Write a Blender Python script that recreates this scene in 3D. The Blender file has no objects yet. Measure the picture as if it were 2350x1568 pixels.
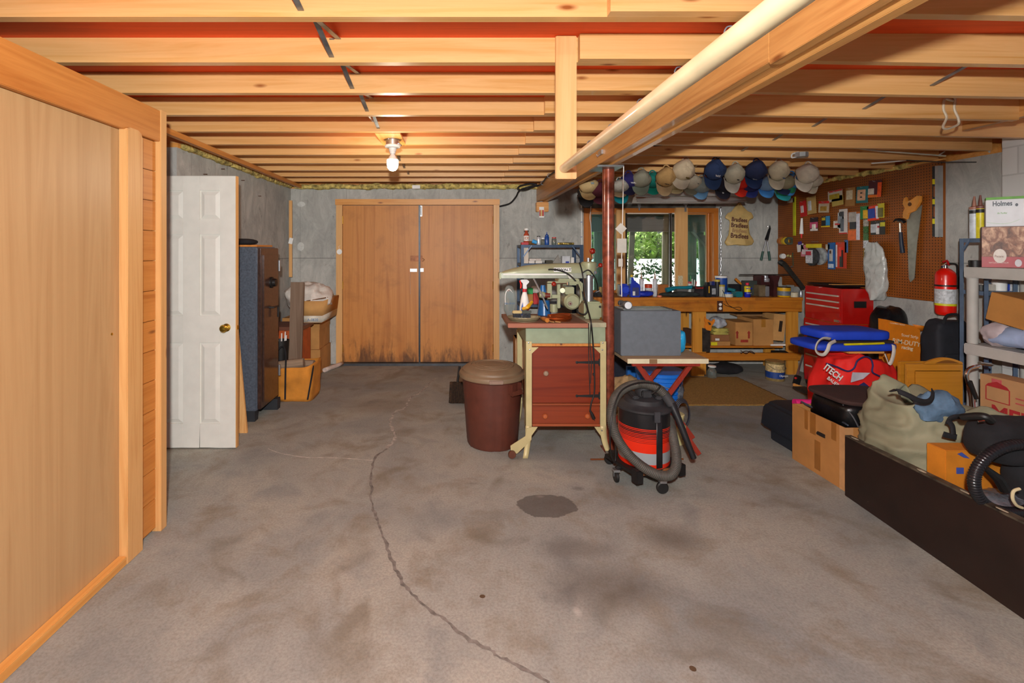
import bpy, bmesh, math, random
from mathutils import Vector, Matrix, Euler, noise as mnoise
S = bpy.context.scene
COL = S.collection
PI = math.pi
# ---------------- camera ----------------
F = 1080.0; CX = 1050.0; CY = 572.0; HC = 1.486      # focal length in px, vanishing point, eye height
cam_d = bpy.data.cameras.new('camera'); cam = bpy.data.objects.new('camera', cam_d); COL.objects.link(cam)
cam.location = (0, 0, HC); cam.rotation_euler = (PI/2, 0, 0)
cam_d.sensor_width = 36; cam_d.lens = 36*F/2350
cam_d.shift_x = (1175-CX)/2350; cam_d.shift_y = -(784-CY)/2350
cam_d.clip_start = 0.02; cam_d.clip_end = 1000
S.camera = cam
# ---------------- view ----------------
S.view_settings.view_transform = 'Standard'; S.view_settings.look = 'None'
S.view_settings.gamma = 1; S.view_settings.use_curve_mapping = False
S.view_settings.exposure = 0.34
# ---------------- world, sun, lamps ----------------
W = bpy.data.worlds.new('world'); S.world = W; W.use_nodes = True
bg = W.node_tree.nodes['Background']; bg.inputs[0].default_value = (0.86, 0.93, 1.0, 1); bg.inputs[1].default_value = 0.16
sd = bpy.data.lights.new('sun', 'SUN'); sd.energy = 11.0; sd.angle = 0.01; sd.color = (1, .95, .85)
so = bpy.data.objects.new('sun', sd); COL.objects.link(so); so.rotation_euler = (math.radians(52), 0, math.radians(205))
def lamp(name, kind, loc, energy, size, color=(1, 1, 1), rot=(0, 0, 0)):
    d = bpy.data.lights.new(name, kind); d.energy = energy; d.color = color
    if kind == 'AREA': d.size = size
    else: d.shadow_soft_size = size
    o = bpy.data.objects.new(name, d); COL.objects.link(o); o.location = loc; o.rotation_euler = rot
    return o
fl = lamp('camera_flash', 'POINT', (-0.02, -0.12, 1.74), 96, 0.035, (1, 0.985, 0.96))
fl.data.use_nodes = True; _nt = fl.data.node_tree; _fo = _nt.nodes.new('ShaderNodeLightFalloff'); _fo.inputs['Strength'].default_value = 1.0
_nt.links.new(_fo.outputs['Linear'], _nt.nodes['Emission'].inputs['Strength'])
lamp('left_bay_fill', 'POINT', (-0.15, -0.35, 2.17), 28, 0.06, (1, 0.97, 0.90))  # added fill light without a fixture, brightens the left bay

# ---------------- helpers ----------------
def P(px, py, Y): return Vector(((px-CX)/F*Y, Y, HC-(py-CY)/F*Y))
def XX(px, Y): return (px-CX)/F*Y
def ZZ(py, Y): return HC-(py-CY)/F*Y
def FY(py): return HC*F/(py-CY)           # depth of a floor point
def lin(c):
    if isinstance(c, str):
        c = c.lstrip('#'); c = [int(c[i:i+2], 16)/255 for i in (0, 2, 4)]
    return tuple((x/12.92 if x <= .04045 else ((x+.055)/1.055)**2.4) for x in c)+(1,)
class MB:
    def __init__(s): s.v = []; s.f = []
    def add(s, vs, fs):
        n = len(s.v); s.v += [Vector(v) for v in vs]; s.f += [tuple(i+n for i in f) for f in fs]; return s
    def box(s, x0, x1, y0, y1, z0, z1):
        return s.add([(x0,y0,z0),(x1,y0,z0),(x1,y1,z0),(x0,y1,z0),(x0,y0,z1),(x1,y0,z1),(x1,y1,z1),(x0,y1,z1)],
                     [(0,3,2,1),(4,5,6,7),(0,1,5,4),(1,2,6,5),(2,3,7,6),(3,0,4,7)])
    def obox(s, c, size, rot=(0,0,0)):
        m = Matrix.Translation(c) @ Euler(rot).to_matrix().to_4x4(); a, b, d = [q/2 for q in size]
        t = MB().box(-a, a, -b, b, -d, d); return s.add([m @ v for v in t.v], t.f)
    def fbox(s, px0, py0, px1, py1, Y, d, z0=None):
        a = P(px0, py1, Y); b = P(px1, py0, Y)
        return s.box(a.x, b.x, Y, Y+d, a.z if z0 is None else z0, b.z)
    def prism(s, poly, axis, a0, a1):
        n = len(poly)
        def mk(p, a): return {'x': (a, p[0], p[1]), 'y': (p[0], a, p[1]), 'z': (p[0], p[1], a)}[axis]
        vs = [mk(p, a0) for p in poly]+[mk(p, a1) for p in poly]
        return s.add(vs, [tuple(range(n-1, -1, -1)), tuple(range(n, 2*n))]+[(i, (i+1) % n, n+(i+1) % n, n+i) for i in range(n)])
    def tube(s, pts, r, n=8, closed=False):
        pts = [Vector(p) for p in pts]; m = len(pts); rs = r if isinstance(r, (list, tuple)) else [r]*m
        vs = []; up = None
        for i, p in enumerate(pts):
            if closed: t = pts[(i+1) % m]-pts[i-1]
            else: t = pts[min(i+1, m-1)]-pts[max(i-1, 0)]
            t.normalize()
            if up is None: up = t.orthogonal().normalized()
            up = (up-t*up.dot(t)); up = up.normalized() if up.length > 1e-6 else t.orthogonal().normalized()
            w = t.cross(up)
            for k in range(n): a = 2*PI*k/n; vs.append(p+(up*math.cos(a)+w*math.sin(a))*rs[i])
        fs = []
        for i in range(m if closed else m-1):
            j = (i+1) % m
            for k in range(n): fs.append((i*n+k, i*n+(k+1) % n, j*n+(k+1) % n, j*n+k))
        if not closed: fs += [tuple(range(n-1, -1, -1)), tuple(range((m-1)*n, m*n))]
        return s.add(vs, fs)
    def cyl(s, a, b, r, n=20, r2=None): return s.tube([a, b], [r, r if r2 is None else r2], n)
    def lathe(s, prof, c, n=28, axis='z', caps=True):
        vs = []; c = Vector(c)
        for r, h in prof:
            for k in range(n):
                a = 2*PI*k/n; u, w = r*math.cos(a), r*math.sin(a)
                vs.append(c+Vector({'z': (u, w, h), 'y': (u, h, w), 'x': (h, u, w)}[axis]))
        fs = [(i*n+k, i*n+(k+1) % n, (i+1)*n+(k+1) % n, (i+1)*n+k) for i in range(len(prof)-1) for k in range(n)]
        if caps: fs += [tuple(range(n-1, -1, -1)), tuple(range((len(prof)-1)*n, len(prof)*n))]
        return s.add(vs, fs)
    def ell(s, c, r, n=20, m=12, e=1.0, amp=0, fr=6, seed=0, flat=None):
        # (super)ellipsoid with fabric-like noise; flat = lowest z allowed
        def sp(x): return math.copysign(abs(x)**e, x)
        vs = []; c = Vector(c); off = Vector((seed*3.7, seed*1.3, seed*2.1))
        for i in range(m+1):
            th = -PI/2+PI*i/m
            for k in range(n):
                ph = 2*PI*k/n
                d = Vector((r[0]*sp(math.cos(th))*sp(math.cos(ph)), r[1]*sp(math.cos(th))*sp(math.sin(ph)), r[2]*sp(math.sin(th))))
                if amp:
                    q = c+d; a = mnoise.fractal(q*fr+off, 1.0, 2.0, 4)
                    w = 1-abs(mnoise.noise(q*fr*1.7+off*2))*2
                    d = d+d.normalized()*amp*(a+.35*w)
                v = c+d
                if flat is not None and v.z < flat: v.z = flat
                vs.append(v)
        fs = [(i*n+k, i*n+(k+1) % n, (i+1)*n+(k+1) % n, (i+1)*n+k) for i in range(m) for k in range(n)]
        return s.add(vs, fs)
    def grid(s, fn, nu, nv):
        vs = [fn(i/nu, j/nv) for i in range(nu+1) for j in range(nv+1)]
        return s.add(vs, [(i*(nv+1)+j, (i+1)*(nv+1)+j, (i+1)*(nv+1)+j+1, i*(nv+1)+j+1) for i in range(nu) for j in range(nv)])
    def xf(s, m): s.v = [m @ v for v in s.v]; return s
    def build(s, name, mat, parent=None, bev=0, ang=35, solid=0, loc=None):
        me = bpy.data.meshes.new(name); o = bpy.data.objects.new(name, me)
        if parent is not None:
            off = Vector(parent['_o']); o.parent = parent
        elif loc is not None: off = Vector(loc)
        else:
            xs = [v.x for v in s.v]; ys = [v.y for v in s.v]; zs = [v.z for v in s.v]
            off = Vector(((min(xs)+max(xs))/2, (min(ys)+max(ys))/2, min(zs)))
        if parent is None: o.location = off
        o['_o'] = tuple(off)
        bm = bmesh.new(); vv = [bm.verts.new(v-off) for v in s.v]
        for f in s.f:
            try: bm.faces.new([vv[i] for i in f])
            except ValueError: pass
        bmesh.ops.remove_doubles(bm, verts=bm.verts, dist=1e-6)
        if not solid: bmesh.ops.recalc_face_normals(bm, faces=bm.faces)
        if bev:
            ed = [e for e in bm.edges if len(e.link_faces) == 2 and e.calc_face_angle(0) > .6]
            bmesh.ops.bevel(bm, geom=ed, offset=bev, segments=2, affect='EDGES', clamp_overlap=True)
        bm.to_mesh(me); bm.free()
        me.materials.append(mat); me.shade_smooth(); me.set_sharp_from_angle(angle=math.radians(ang))
        COL.objects.link(o)
        if solid:
            q = o.modifiers.new('solid', 'SOLIDIFY'); q.thickness = solid
        return o
def thing(name, label, cat, loc=(0,0,0), group=None):
    o = bpy.data.objects.new(name, None); COL.objects.link(o); o.location = loc; o.empty_display_size = .05
    o['label'] = label; o['category'] = cat; o['_o'] = tuple(loc)
    if group: o['group'] = group
    return o
def tag(o, label, cat, group=None, kind=None):
    o['label'] = label; o['category'] = cat
    if group: o['group'] = group
    if kind: o['kind'] = kind
    return o
def struct(o): o['kind'] = 'structure'; return o
def curve(pts, n=6, closed=False):
    pts = [Vector(p) for p in pts]; m = len(pts); out = []
    for i in range(m if closed else m-1):
        if closed: a, b, c, d = pts[i-1], pts[i], pts[(i+1) % m], pts[(i+2) % m]
        else: a, b, c, d = pts[max(i-1, 0)], pts[i], pts[i+1], pts[min(i+2, m-1)]
        for k in range(n):
            t = k/n; out.append(.5*((2*b)+(c-a)*t+(2*a-5*b+4*c-d)*t*t+(3*b-a-3*c+d)*t**3))
    if not closed: out.append(pts[-1])
    return out
def text(s, size, loc, mat, parent, rot=(PI/2,0,0), name='lettering', depth=.0006, sx=1, bold=0, align='CENTER'):
    c = bpy.data.curves.new(name, 'FONT'); c.body = s; c.size = size; c.extrude = depth; c.align_x = align; c.align_y = 'CENTER'; c.offset = bold
    t = bpy.data.objects.new(name, c); COL.objects.link(t)
    me = bpy.data.meshes.new_from_object(t.evaluated_get(bpy.context.evaluated_depsgraph_get()))
    bpy.data.objects.remove(t); o = bpy.data.objects.new(name, me); COL.objects.link(o)
    me.materials.clear(); me.materials.append(mat)
    o.parent = parent; o.location = Vector(loc)-Vector(parent['_o']); o.rotation_euler = rot; o.scale = (sx, 1, 1)
    return o

# ---------------- materials ----------------
def newmat(name):
    m = bpy.data.materials.new(name); m.use_nodes = True; nt = m.node_tree
    return m, nt, nt.nodes['Principled BSDF']
def coords(nt, scale, rnd=True, world=False):
    N = nt.nodes; L = nt.links
    if world: src = N.new('ShaderNodeNewGeometry').outputs['Position']
    else: src = N.new('ShaderNodeTexCoord').outputs['Object']
    if rnd:
        oi = N.new('ShaderNodeObjectInfo'); mu = N.new('ShaderNodeVectorMath'); mu.operation = 'MULTIPLY_ADD'
        cb = N.new('ShaderNodeCombineXYZ')
        for i in range(3): L.new(oi.outputs['Random'], cb.inputs[i])
        L.new(cb.outputs[0], mu.inputs[0]); mu.inputs[1].default_value = (7.3, 11.7, 5.1); L.new(src, mu.inputs[2]); src = mu.outputs[0]
    mp = N.new('ShaderNodeMapping'); mp.inputs['Scale'].default_value = scale; L.new(src, mp.inputs['Vector'])
    return mp.outputs[0]
def noise(nt, vec, sc, det=5, rough=.55, dist=0):
    n = nt.nodes.new('ShaderNodeTexNoise'); n.inputs['Scale'].default_value = sc; n.inputs['Detail'].default_value = det
    n.inputs['Roughness'].default_value = rough; n.inputs['Distortion'].default_value = dist
    if vec is not None: nt.links.new(vec, n.inputs['Vector'])
    return n.outputs['Fac']
def ramp(nt, fac, stops, interp='LINEAR'):
    r = nt.nodes.new('ShaderNodeValToRGB'); cr = r.color_ramp; cr.interpolation = interp
    while len(cr.elements) < len(stops): cr.elements.new(.5)
    for e, (p, c) in zip(cr.elements, stops): e.position = p; e.color = lin(c) if isinstance(c, str) else c
    nt.links.new(fac, r.inputs[0]); return r.outputs[0]
def mix(nt, fac, a, b, mode='MIX'):
    m = nt.nodes.new('ShaderNodeMix'); m.data_type = 'RGBA'; m.blend_type = mode
    for sock, val in ((m.inputs[0], fac), (m.inputs[6], a), (m.inputs[7], b)):
        if isinstance(val, (int, float)): sock.default_value = val
        elif isinstance(val, str): sock.default_value = lin(val)
        elif isinstance(val, tuple): sock.default_value = val
        else: nt.links.new(val, sock)
    return m.outputs[2]
def math_(nt, op, a, b=0, c=None):
    m = nt.nodes.new('ShaderNodeMath'); m.operation = op
    for i, val in enumerate((a, b, c)):
        if val is None: continue
        if isinstance(val, (int, float)): m.inputs[i].default_value = val
        else: nt.links.new(val, m.inputs[i])
    return m.outputs[0]
def bump(nt, bs, h, st=.3, d=.01):
    b = nt.nodes.new('ShaderNodeBump'); b.inputs['Strength'].default_value = st; b.inputs['Distance'].default_value = d
    nt.links.new(h, b.inputs['Height']); nt.links.new(b.outputs[0], bs.inputs['Normal'])
_cache = {}
def M(col, rough=.6, metal=0, var=.12, vs=12, bumpy=0, spec=.5, name=None, coat=0):
    key = (col, rough, metal, var, vs, bumpy, name)
    if key in _cache: return _cache[key]
    m, nt, b = newmat(name or 'paint_'+str(len(_cache)))
    v = coords(nt, (1,1,1)); n = noise(nt, v, vs, 4)
    c = lin(col); dk = tuple(x*(1-var*1.6) for x in c[:3])+(1,); lt = tuple(min(1, x*(1+var)) for x in c[:3])+(1,)
    nt.links.new(ramp(nt, n, [(.3, dk), (.7, lt)]), b.inputs['Base Color'])
    b.inputs['Roughness'].default_value = rough; b.inputs['Metallic'].default_value = metal
    b.inputs['Specular IOR Level'].default_value = spec; b.inputs['Coat Weight'].default_value = coat
    if bumpy: bump(nt, b, noise(nt, v, vs*3, 4), bumpy)
    _cache[key] = m; return m
def wood(name, c1, c2, axis='x', rough=.5, knots=True, sc=1, dark='#7a4a22', world=False, coat=0, stain=0):
    m, nt, b = newmat(name)
    s = {'x': (.35, 9, 9), 'y': (9, .35, 9), 'z': (9, 9, .35)}[axis]; s = tuple(q*sc for q in s)
    v = coords(nt, s, world=world)
    g = noise(nt, v, 1.6, 6, .6, 1.2); fine = noise(nt, v, 9, 3, .6, .5)
    c = ramp(nt, g, [(.30, c2), (.5, c1), (.72, c2)]); c = mix(nt, math_(nt, 'MULTIPLY', fine, .35), c, c2)
    big = noise(nt, coords(nt, (1,1,1), world=world), 1.3, 2); c = mix(nt, math_(nt, 'MULTIPLY', big, .3), c, c2)
    if knots:
        s2 = {'x': (2.2, 7, 7), 'y': (7, 2.2, 7), 'z': (7, 7, 2.2)}[axis]
        vo = nt.nodes.new('ShaderNodeTexVoronoi'); nt.links.new(coords(nt, s2, world=world), vo.inputs['Vector']); vo.inputs['Scale'].default_value = 1
        k = ramp(nt, vo.outputs['Distance'], [(.03, (1,1,1,1)), (.10, (0,0,0,1))]); c = mix(nt, k, c, dark)
    if stain:
        st = ramp(nt, noise(nt, coords(nt, (1,1,1), world=world), 3.5, 6, .65, .4), [(.5, (0,0,0,1)), (.75, (stain,)*3+(1,))]); c = mix(nt, st, c, dark)
    nt.links.new(c, b.inputs['Base Color']); b.inputs['Roughness'].default_value = rough; b.inputs['Coat Weight'].default_value = coat
    bump(nt, b, g, .12, .004); return m
def concrete_wall():
    m, nt, b = newmat('cast_concrete'); v = coords(nt, (1,1,1), False, True)
    vs = coords(nt, (2.0, 2.0, 1.0), False, True)
    n1 = noise(nt, v, 1.6, 6, .6); n2 = noise(nt, vs, 3, 8, .74, 1.4); n3 = noise(nt, v, 60, 3, .6)
    c = ramp(nt, n1, [(.3, '#a5a6a2'), (.7, '#c4c3bc')])
    c = mix(nt, ramp(nt, n2, [(.42, (.0,)*3+(1,)), (.7, (.6,)*3+(1,))]), c, '#7c7d79')
    c = mix(nt, ramp(nt, n2, [(.28, (.5,)*3+(1,)), (.42, (0,)*3+(1,))]), c, '#d6d4cc')
    c = mix(nt, ramp(nt, noise(nt, coords(nt, (1,1,.6), False, True), 9, 6, .75, .3), [(.60, (0,)*3+(1,)), (.72, (.75,)*3+(1,))]), c, '#5c5d58')
    c = mix(nt, math_(nt, 'MULTIPLY', n3, .3), c, '#8a8a86')
    sp = nt.nodes.new('ShaderNodeSeparateXYZ'); nt.links.new(nt.nodes.new('ShaderNodeNewGeometry').outputs['Position'], sp.inputs[0])
    def line(sock, at, per, w):
        q = math_(nt, 'SUBTRACT', sock, at)
        if per: q = math_(nt, 'PINGPONG', q, per)
        return math_(nt, 'LESS_THAN', math_(nt, 'ABSOLUTE', q), w)
    z = line(sp.outputs[2], 1.37, 0, .004)
    xl = line(math_(nt, 'ADD', sp.outputs[0], sp.outputs[1]), 4.06, .3, .003)
    c = mix(nt, math_(nt, 'MULTIPLY', z, .7), c, '#585955'); c = mix(nt, math_(nt, 'MULTIPLY', xl, .35), c, '#5f605c')
    nt.links.new(c, b.inputs['Base Color']); b.inputs['Roughness'].default_value = .9
    bump(nt, b, math_(nt, 'ADD', n2, math_(nt, 'MULTIPLY', n3, .4)), .35, .01); return m
def concrete_floor():
    m, nt, b = newmat('worn_concrete_floor'); v = coords(nt, (1,1,1), False, True)
    n1 = noise(nt, v, .9, 6, .6, .5); n2 = noise(nt, v, 3.2, 7, .65, .4); n3 = noise(nt, v, 90, 3, .7)
    c = ramp(nt, n1, [(.3, '#7c8180'), (.5, '#999b94'), (.7, '#adaa9c')])
    c = mix(nt, ramp(nt, n2, [(.5, (0,)*3+(1,)), (.7, (.62,)*3+(1,))]), c, '#756850')
    c = mix(nt, ramp(nt, n2, [(.3, (.6,)*3+(1,)), (.45, (0,)*3+(1,))]), c, '#7c8180')
    c = mix(nt, ramp(nt, noise(nt, v, 1.7, 3, .5, 1.5), [(.58, (0,)*3+(1,)), (.74, (.6,)*3+(1,))]), c, '#68604f')
    c = mix(nt, ramp(nt, n3, [(.35, (.35,)*3+(1,)), (.6, (0,)*3+(1,))]), c, '#5e5a54')
    # oil stains with shapes of their own
    for (px, py, rx, ry, a, col) in ((1257,1160,.185,.125,.75,'#4f4c49'), (1328,1122,.04,.03,.4,'#57534f'), (1540,1235,.22,.15,.55,'#4e4841'), (1400,1345,.34,.18,.5,'#4e4841'), (1330,1260,.22,.1,.4,'#554d44'), (1085,1110,.05,.02,.35,'#57534f'), (880,930,.5,.3,.4,'#5f5040'), (1107,1369,.013,.011,.9,'#4a3213'), (1590,1535,.012,.012,.9,'#4a3213'), (1240,1140,.03,.018,.5,'#8f8a84'), (1325,1405,.02,.03,.35,'#c6c1ba')):
        Y = FY(py); X = XX(px, Y); mp = nt.nodes.new('ShaderNodeMapping'); mp.vector_type = 'POINT'
        mp.inputs['Location'].default_value = (-X/rx, -Y/ry, 0); mp.inputs['Scale'].default_value = (1/rx, 1/ry, 0)
        nt.links.new(nt.nodes.new('ShaderNodeNewGeometry').outputs['Position'], mp.inputs[0])
        le = nt.nodes.new('ShaderNodeVectorMath'); le.operation = 'LENGTH'; nt.links.new(mp.outputs[0], le.inputs[0])
        d = math_(nt, 'ADD', le.outputs['Value'], math_(nt, 'MULTIPLY', math_(nt, 'SUBTRACT', n2, .5), 1.1))
        soft = .96 if a > .6 else .3
        c = mix(nt, ramp(nt, d, [(soft, (a,)*3+(1,)), (1.0, (0,)*3+(1,))]), c, col)
    nt.links.new(c, b.inputs['Base Color']); b.inputs['Roughness'].default_value = .72; b.inputs['Specular IOR Level'].default_value = .35
    bump(nt, b, math_(nt, 'ADD', n2, math_(nt, 'MULTIPLY', n3, .25)), .2, .01); return m
def pegmat():
    m, nt, b = newmat('brown_pegboard'); g = nt.nodes.new('ShaderNodeNewGeometry'); sp = nt.nodes.new('ShaderNodeSeparateXYZ'); nt.links.new(g.outputs['Position'], sp.inputs[0])
    def fr(s): return math_(nt, 'SUBTRACT', math_(nt, 'FRACT', math_(nt, 'MULTIPLY', s, 39.37), 0), .5)
    a = fr(sp.outputs[1]); c_ = fr(sp.outputs[2])
    r = math_(nt, 'SQRT', math_(nt, 'ADD', math_(nt, 'MULTIPLY', a, a), math_(nt, 'MULTIPLY', c_, c_)))
    hole = math_(nt, 'LESS_THAN', r, .2)
    base = ramp(nt, noise(nt, coords(nt, (1,1,1), False, True), 3, 5), [(.3, '#7c400c'), (.7, '#965214')])
    c = mix(nt, hole, base, '#2a1404'); nt.links.new(c, b.inputs['Base Color']); b.inputs['Roughness'].default_value = .55
    return m
def glassmat(name, tint='#ffffff', haze=0.0, gl=.08):
    m, nt, b = newmat(name); N = nt.nodes; L = nt.links
    tr = N.new('ShaderNodeBsdfTransparent'); tr.inputs[0].default_value = lin(tint)
    gs = N.new('ShaderNodeBsdfGlossy'); gs.inputs['Roughness'].default_value = .03
    mx = N.new('ShaderNodeMixShader'); mx.inputs[0].default_value = gl; L.new(tr.outputs[0], mx.inputs[1]); L.new(gs.outputs[0], mx.inputs[2]); out = mx.outputs[0]
    if haze:
        tl = N.new('ShaderNodeBsdfTranslucent'); tl.inputs[0].default_value = lin('#b8dcd8')
        df = N.new('ShaderNodeBsdfDiffuse'); df.inputs[0].default_value = lin('#d6e6e4')
        ad = N.new('ShaderNodeMixShader'); ad.inputs[0].default_value = .4; L.new(tl.outputs[0], ad.inputs[1]); L.new(df.outputs[0], ad.inputs[2])
        m2 = N.new('ShaderNodeMixShader'); m2.inputs[0].default_value = haze; L.new(out, m2.inputs[1]); L.new(ad.outputs[0], m2.inputs[2]); out = m2.outputs[0]
    L.new(out, N['Material Output'].inputs[0]); return m
def emat(name, col, st):
    m, nt, b = newmat(name); b.inputs['Emission Color'].default_value = lin(col); b.inputs['Emission Strength'].default_value = st
    b.inputs['Base Color'].default_value = lin(col); return m
# ================= STRUCTURE =================
MC = concrete_wall(); MF = concrete_floor()
W_joist = wood('spruce_joist', '#dfb27a', '#c8924e', 'x', .38, dark='#8a4d20', coat=.15)
W_joistR = W_joist
W_beam = wood('beam_fir', '#cf9c5c', '#a8703a', 'y', .42, dark='#7a4218', coat=.1)
W_pine = wood('pine_trim', '#dcae72', '#c58d50', 'z', .45, dark='#7c4316')
W_pinex = wood('pine_trim_across', '#e0a55c', '#c78339', 'x', .45, dark='#7c4316')
W_piney = wood('pine_trim_deep', '#e0aa62', '#c9893f', 'y', .45, dark='#7c4316')
W_cedar = wood('cedar_board', '#cf8c44', '#b06a2a', 'y', .45, dark='#5f2c10')
W_ply = wood('birch_plywood', '#bd9a6c', '#a88256', 'z', .42, knots=False, sc=.6)
W_sub = wood('red_subfloor', '#f2581a', '#d8480c', 'x', .6, knots=False)
W_doorply = wood('fir_plywood_door', '#cc8a42', '#ab6826', 'z', .5, knots=False, sc=.6, dark='#7a4416', stain=.45)
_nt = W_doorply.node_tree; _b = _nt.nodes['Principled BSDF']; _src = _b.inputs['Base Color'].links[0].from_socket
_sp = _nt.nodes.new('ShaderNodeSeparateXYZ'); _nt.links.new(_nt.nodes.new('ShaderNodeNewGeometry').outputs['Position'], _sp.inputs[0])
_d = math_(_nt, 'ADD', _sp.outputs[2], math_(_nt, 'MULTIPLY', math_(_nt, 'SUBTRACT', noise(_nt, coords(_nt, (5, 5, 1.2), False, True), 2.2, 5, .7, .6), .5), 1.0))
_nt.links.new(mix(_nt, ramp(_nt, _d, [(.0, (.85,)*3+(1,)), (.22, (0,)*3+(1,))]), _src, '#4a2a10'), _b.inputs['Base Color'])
W_frame = wood('window_wood', '#c9792c', '#a95d1a', 'z', .4, dark='#5a2c0a')
W_bench = wood('bench_wood', '#c98226', '#a4590f', 'x', .5, dark='#3c1c05', stain=.6)
W_benchleg = wood('bench_leg', '#d99b3c', '#b87422', 'z', .5, dark='#5c300c')
INS = M('#c9b568', .95, var=.45, vs=20, bumpy=.8, name='fibreglass_insulation')
STEEL = M('#b9bcc0', .35, .9, .1, name='galvanised_steel')
CHROME = M('#d8dadc', .15, 1, .05, name='chrome')
BLACK = M('#151515', .5, var=.3, name='black_plastic')
BLKCLOTH = M('#17171b', .9, var=.4, vs=8, bumpy=.4, name='black_cloth')
WHITE = M('#e4e4e0', .5, var=.05, name='white_plastic')
CARD = M('#b98549', .85, var=.12, vs=5, name='cardboard')
CARD2 = M('#c69558', .85, var=.12, vs=5, name='light_cardboard')
BRASS = M('#c8a040', .25, .9, .1, name='brass')

BW = 6.10; LW = -2.16; RW = 4.17; ZT = 2.27
struct(MB().box(-3.4, 5.2, -2.2, 6.4, -.15, 0).build('floor', MF))
# back wall with the window opening
wx0, wx1, wz0, wz1 = XX(1340, BW), XX(1646, BW), .90, ZZ(480, BW)
struct(MB().box(-3.2, wx0, BW, BW+.22, 0, ZT).box(wx1, 4.4, BW, BW+.22, 0, ZT).box(wx0, wx1, BW, BW+.22, 0, wz0).box(wx0, wx1, BW, BW+.22, wz1, ZT).build('wall_back', MC))
struct(MB().box(LW-.2, LW, 3.62, BW, 0, ZT).box(-3.1, LW-.2, 3.62, 3.8, 0, ZT).build('wall_left', MC))
struct(MB().box(-3.2, -3.0, -.5, 3.8, 0, ZT).build('wall_left_rear', MC))
struct(MB().box(RW, RW+.2, 2.2, BW, 0, ZT-.04).build('wall_right', MC))
# painted block chimney face
def cmu():
    m, nt, b = newmat('painted_block'); br = nt.nodes.new('ShaderNodeTexBrick'); v = coords(nt, (1,1,1), False, True)
    mp = nt.nodes.new('ShaderNodeMapping'); mp.inputs['Rotation'].default_value = (PI/2, 0, PI/2); nt.links.new(v, mp.inputs[0])
    sp = nt.nodes.new('ShaderNodeSeparateXYZ'); nt.links.new(v, sp.inputs[0]); cb = nt.nodes.new('ShaderNodeCombineXYZ')
    nt.links.new(sp.outputs[1], cb.inputs[0]); nt.links.new(sp.outputs[2], cb.inputs[1]); nt.links.new(cb.outputs[0], br.inputs['Vector'])
    br.inputs['Scale'].default_value = 1; br.inputs['Brick Width'].default_value = .4; br.inputs['Row Height'].default_value = .203; br.inputs['Mortar Size'].default_value = .006
    br.inputs['Color1'].default_value = lin('#c9c9c6'); br.inputs['Color2'].default_value = lin('#c0c1bf'); br.inputs['Mortar'].default_value = lin('#b2b2b0')
    nt.links.new(br.outputs['Color'], b.inputs['Base Color']); b.inputs['Roughness'].default_value = .7
    bump(nt, b, br.outputs['Color'], .4, .01); return m
struct(MB().box(4.05, 4.5, 2.1, 3.50, 0, 2.6).build('wall_chimney', cmu()))
struct(MB().box(-3.4, 5.2, -.4, 6.4, 2.42, 2.45).build('ceiling', W_sub))
# sill plate and puffy insulation along wall tops
struct(MB().box(-3.1, 4.3, BW+.01, BW+.16, ZT, 2.31).box(LW-.17, LW-.01, 3.65, BW, ZT, 2.31).box(RW+.01, RW+.17, 2.3, BW, ZT-.04, 2.27).build('trim_1', W_pinex))
struct(MB().box(-3.2, 4.4, BW+.165, BW+.2, ZT, 2.46).box(LW-.21, LW-.175, 3.62, BW, ZT, 2.46).box(RW+.175, RW+.2, 2.2, BW, 2.2, 2.46).build('trim_10', W_pinex))
random.seed(4)
def puffs(name, a, b, n, r, z, lab):
    a = Vector(a); b = Vector(b); mb = MB()
    for i in range(n):
        p = a.lerp(b, (i+.5)/n); p.z = z+random.uniform(-.006, .008)
        L = (b-a)/n*.62
        mb.ell(p, (max(abs(L.x)*1.5, r), max(abs(L.y)*1.5, r), r*random.uniform(.7, 1.0)), 24, 10, .7, .016, 22, i)
    o = mb.build(name, INS); return struct(o)
puffs('trim_2', (LW+.1, BW-.03, 0), (1.0, BW-.03, 0), 26, .035, 2.292, 0)
puffs('trim_3', (LW+.02, 3.7, 0), (LW+.02, BW-.1, 0), 20, .03, 2.292, 0)
puffs('trim_4', (RW-.01, 4.3, 0), (RW-.01, BW-.1, 0), 12, .028, 2.255, 0)

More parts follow.
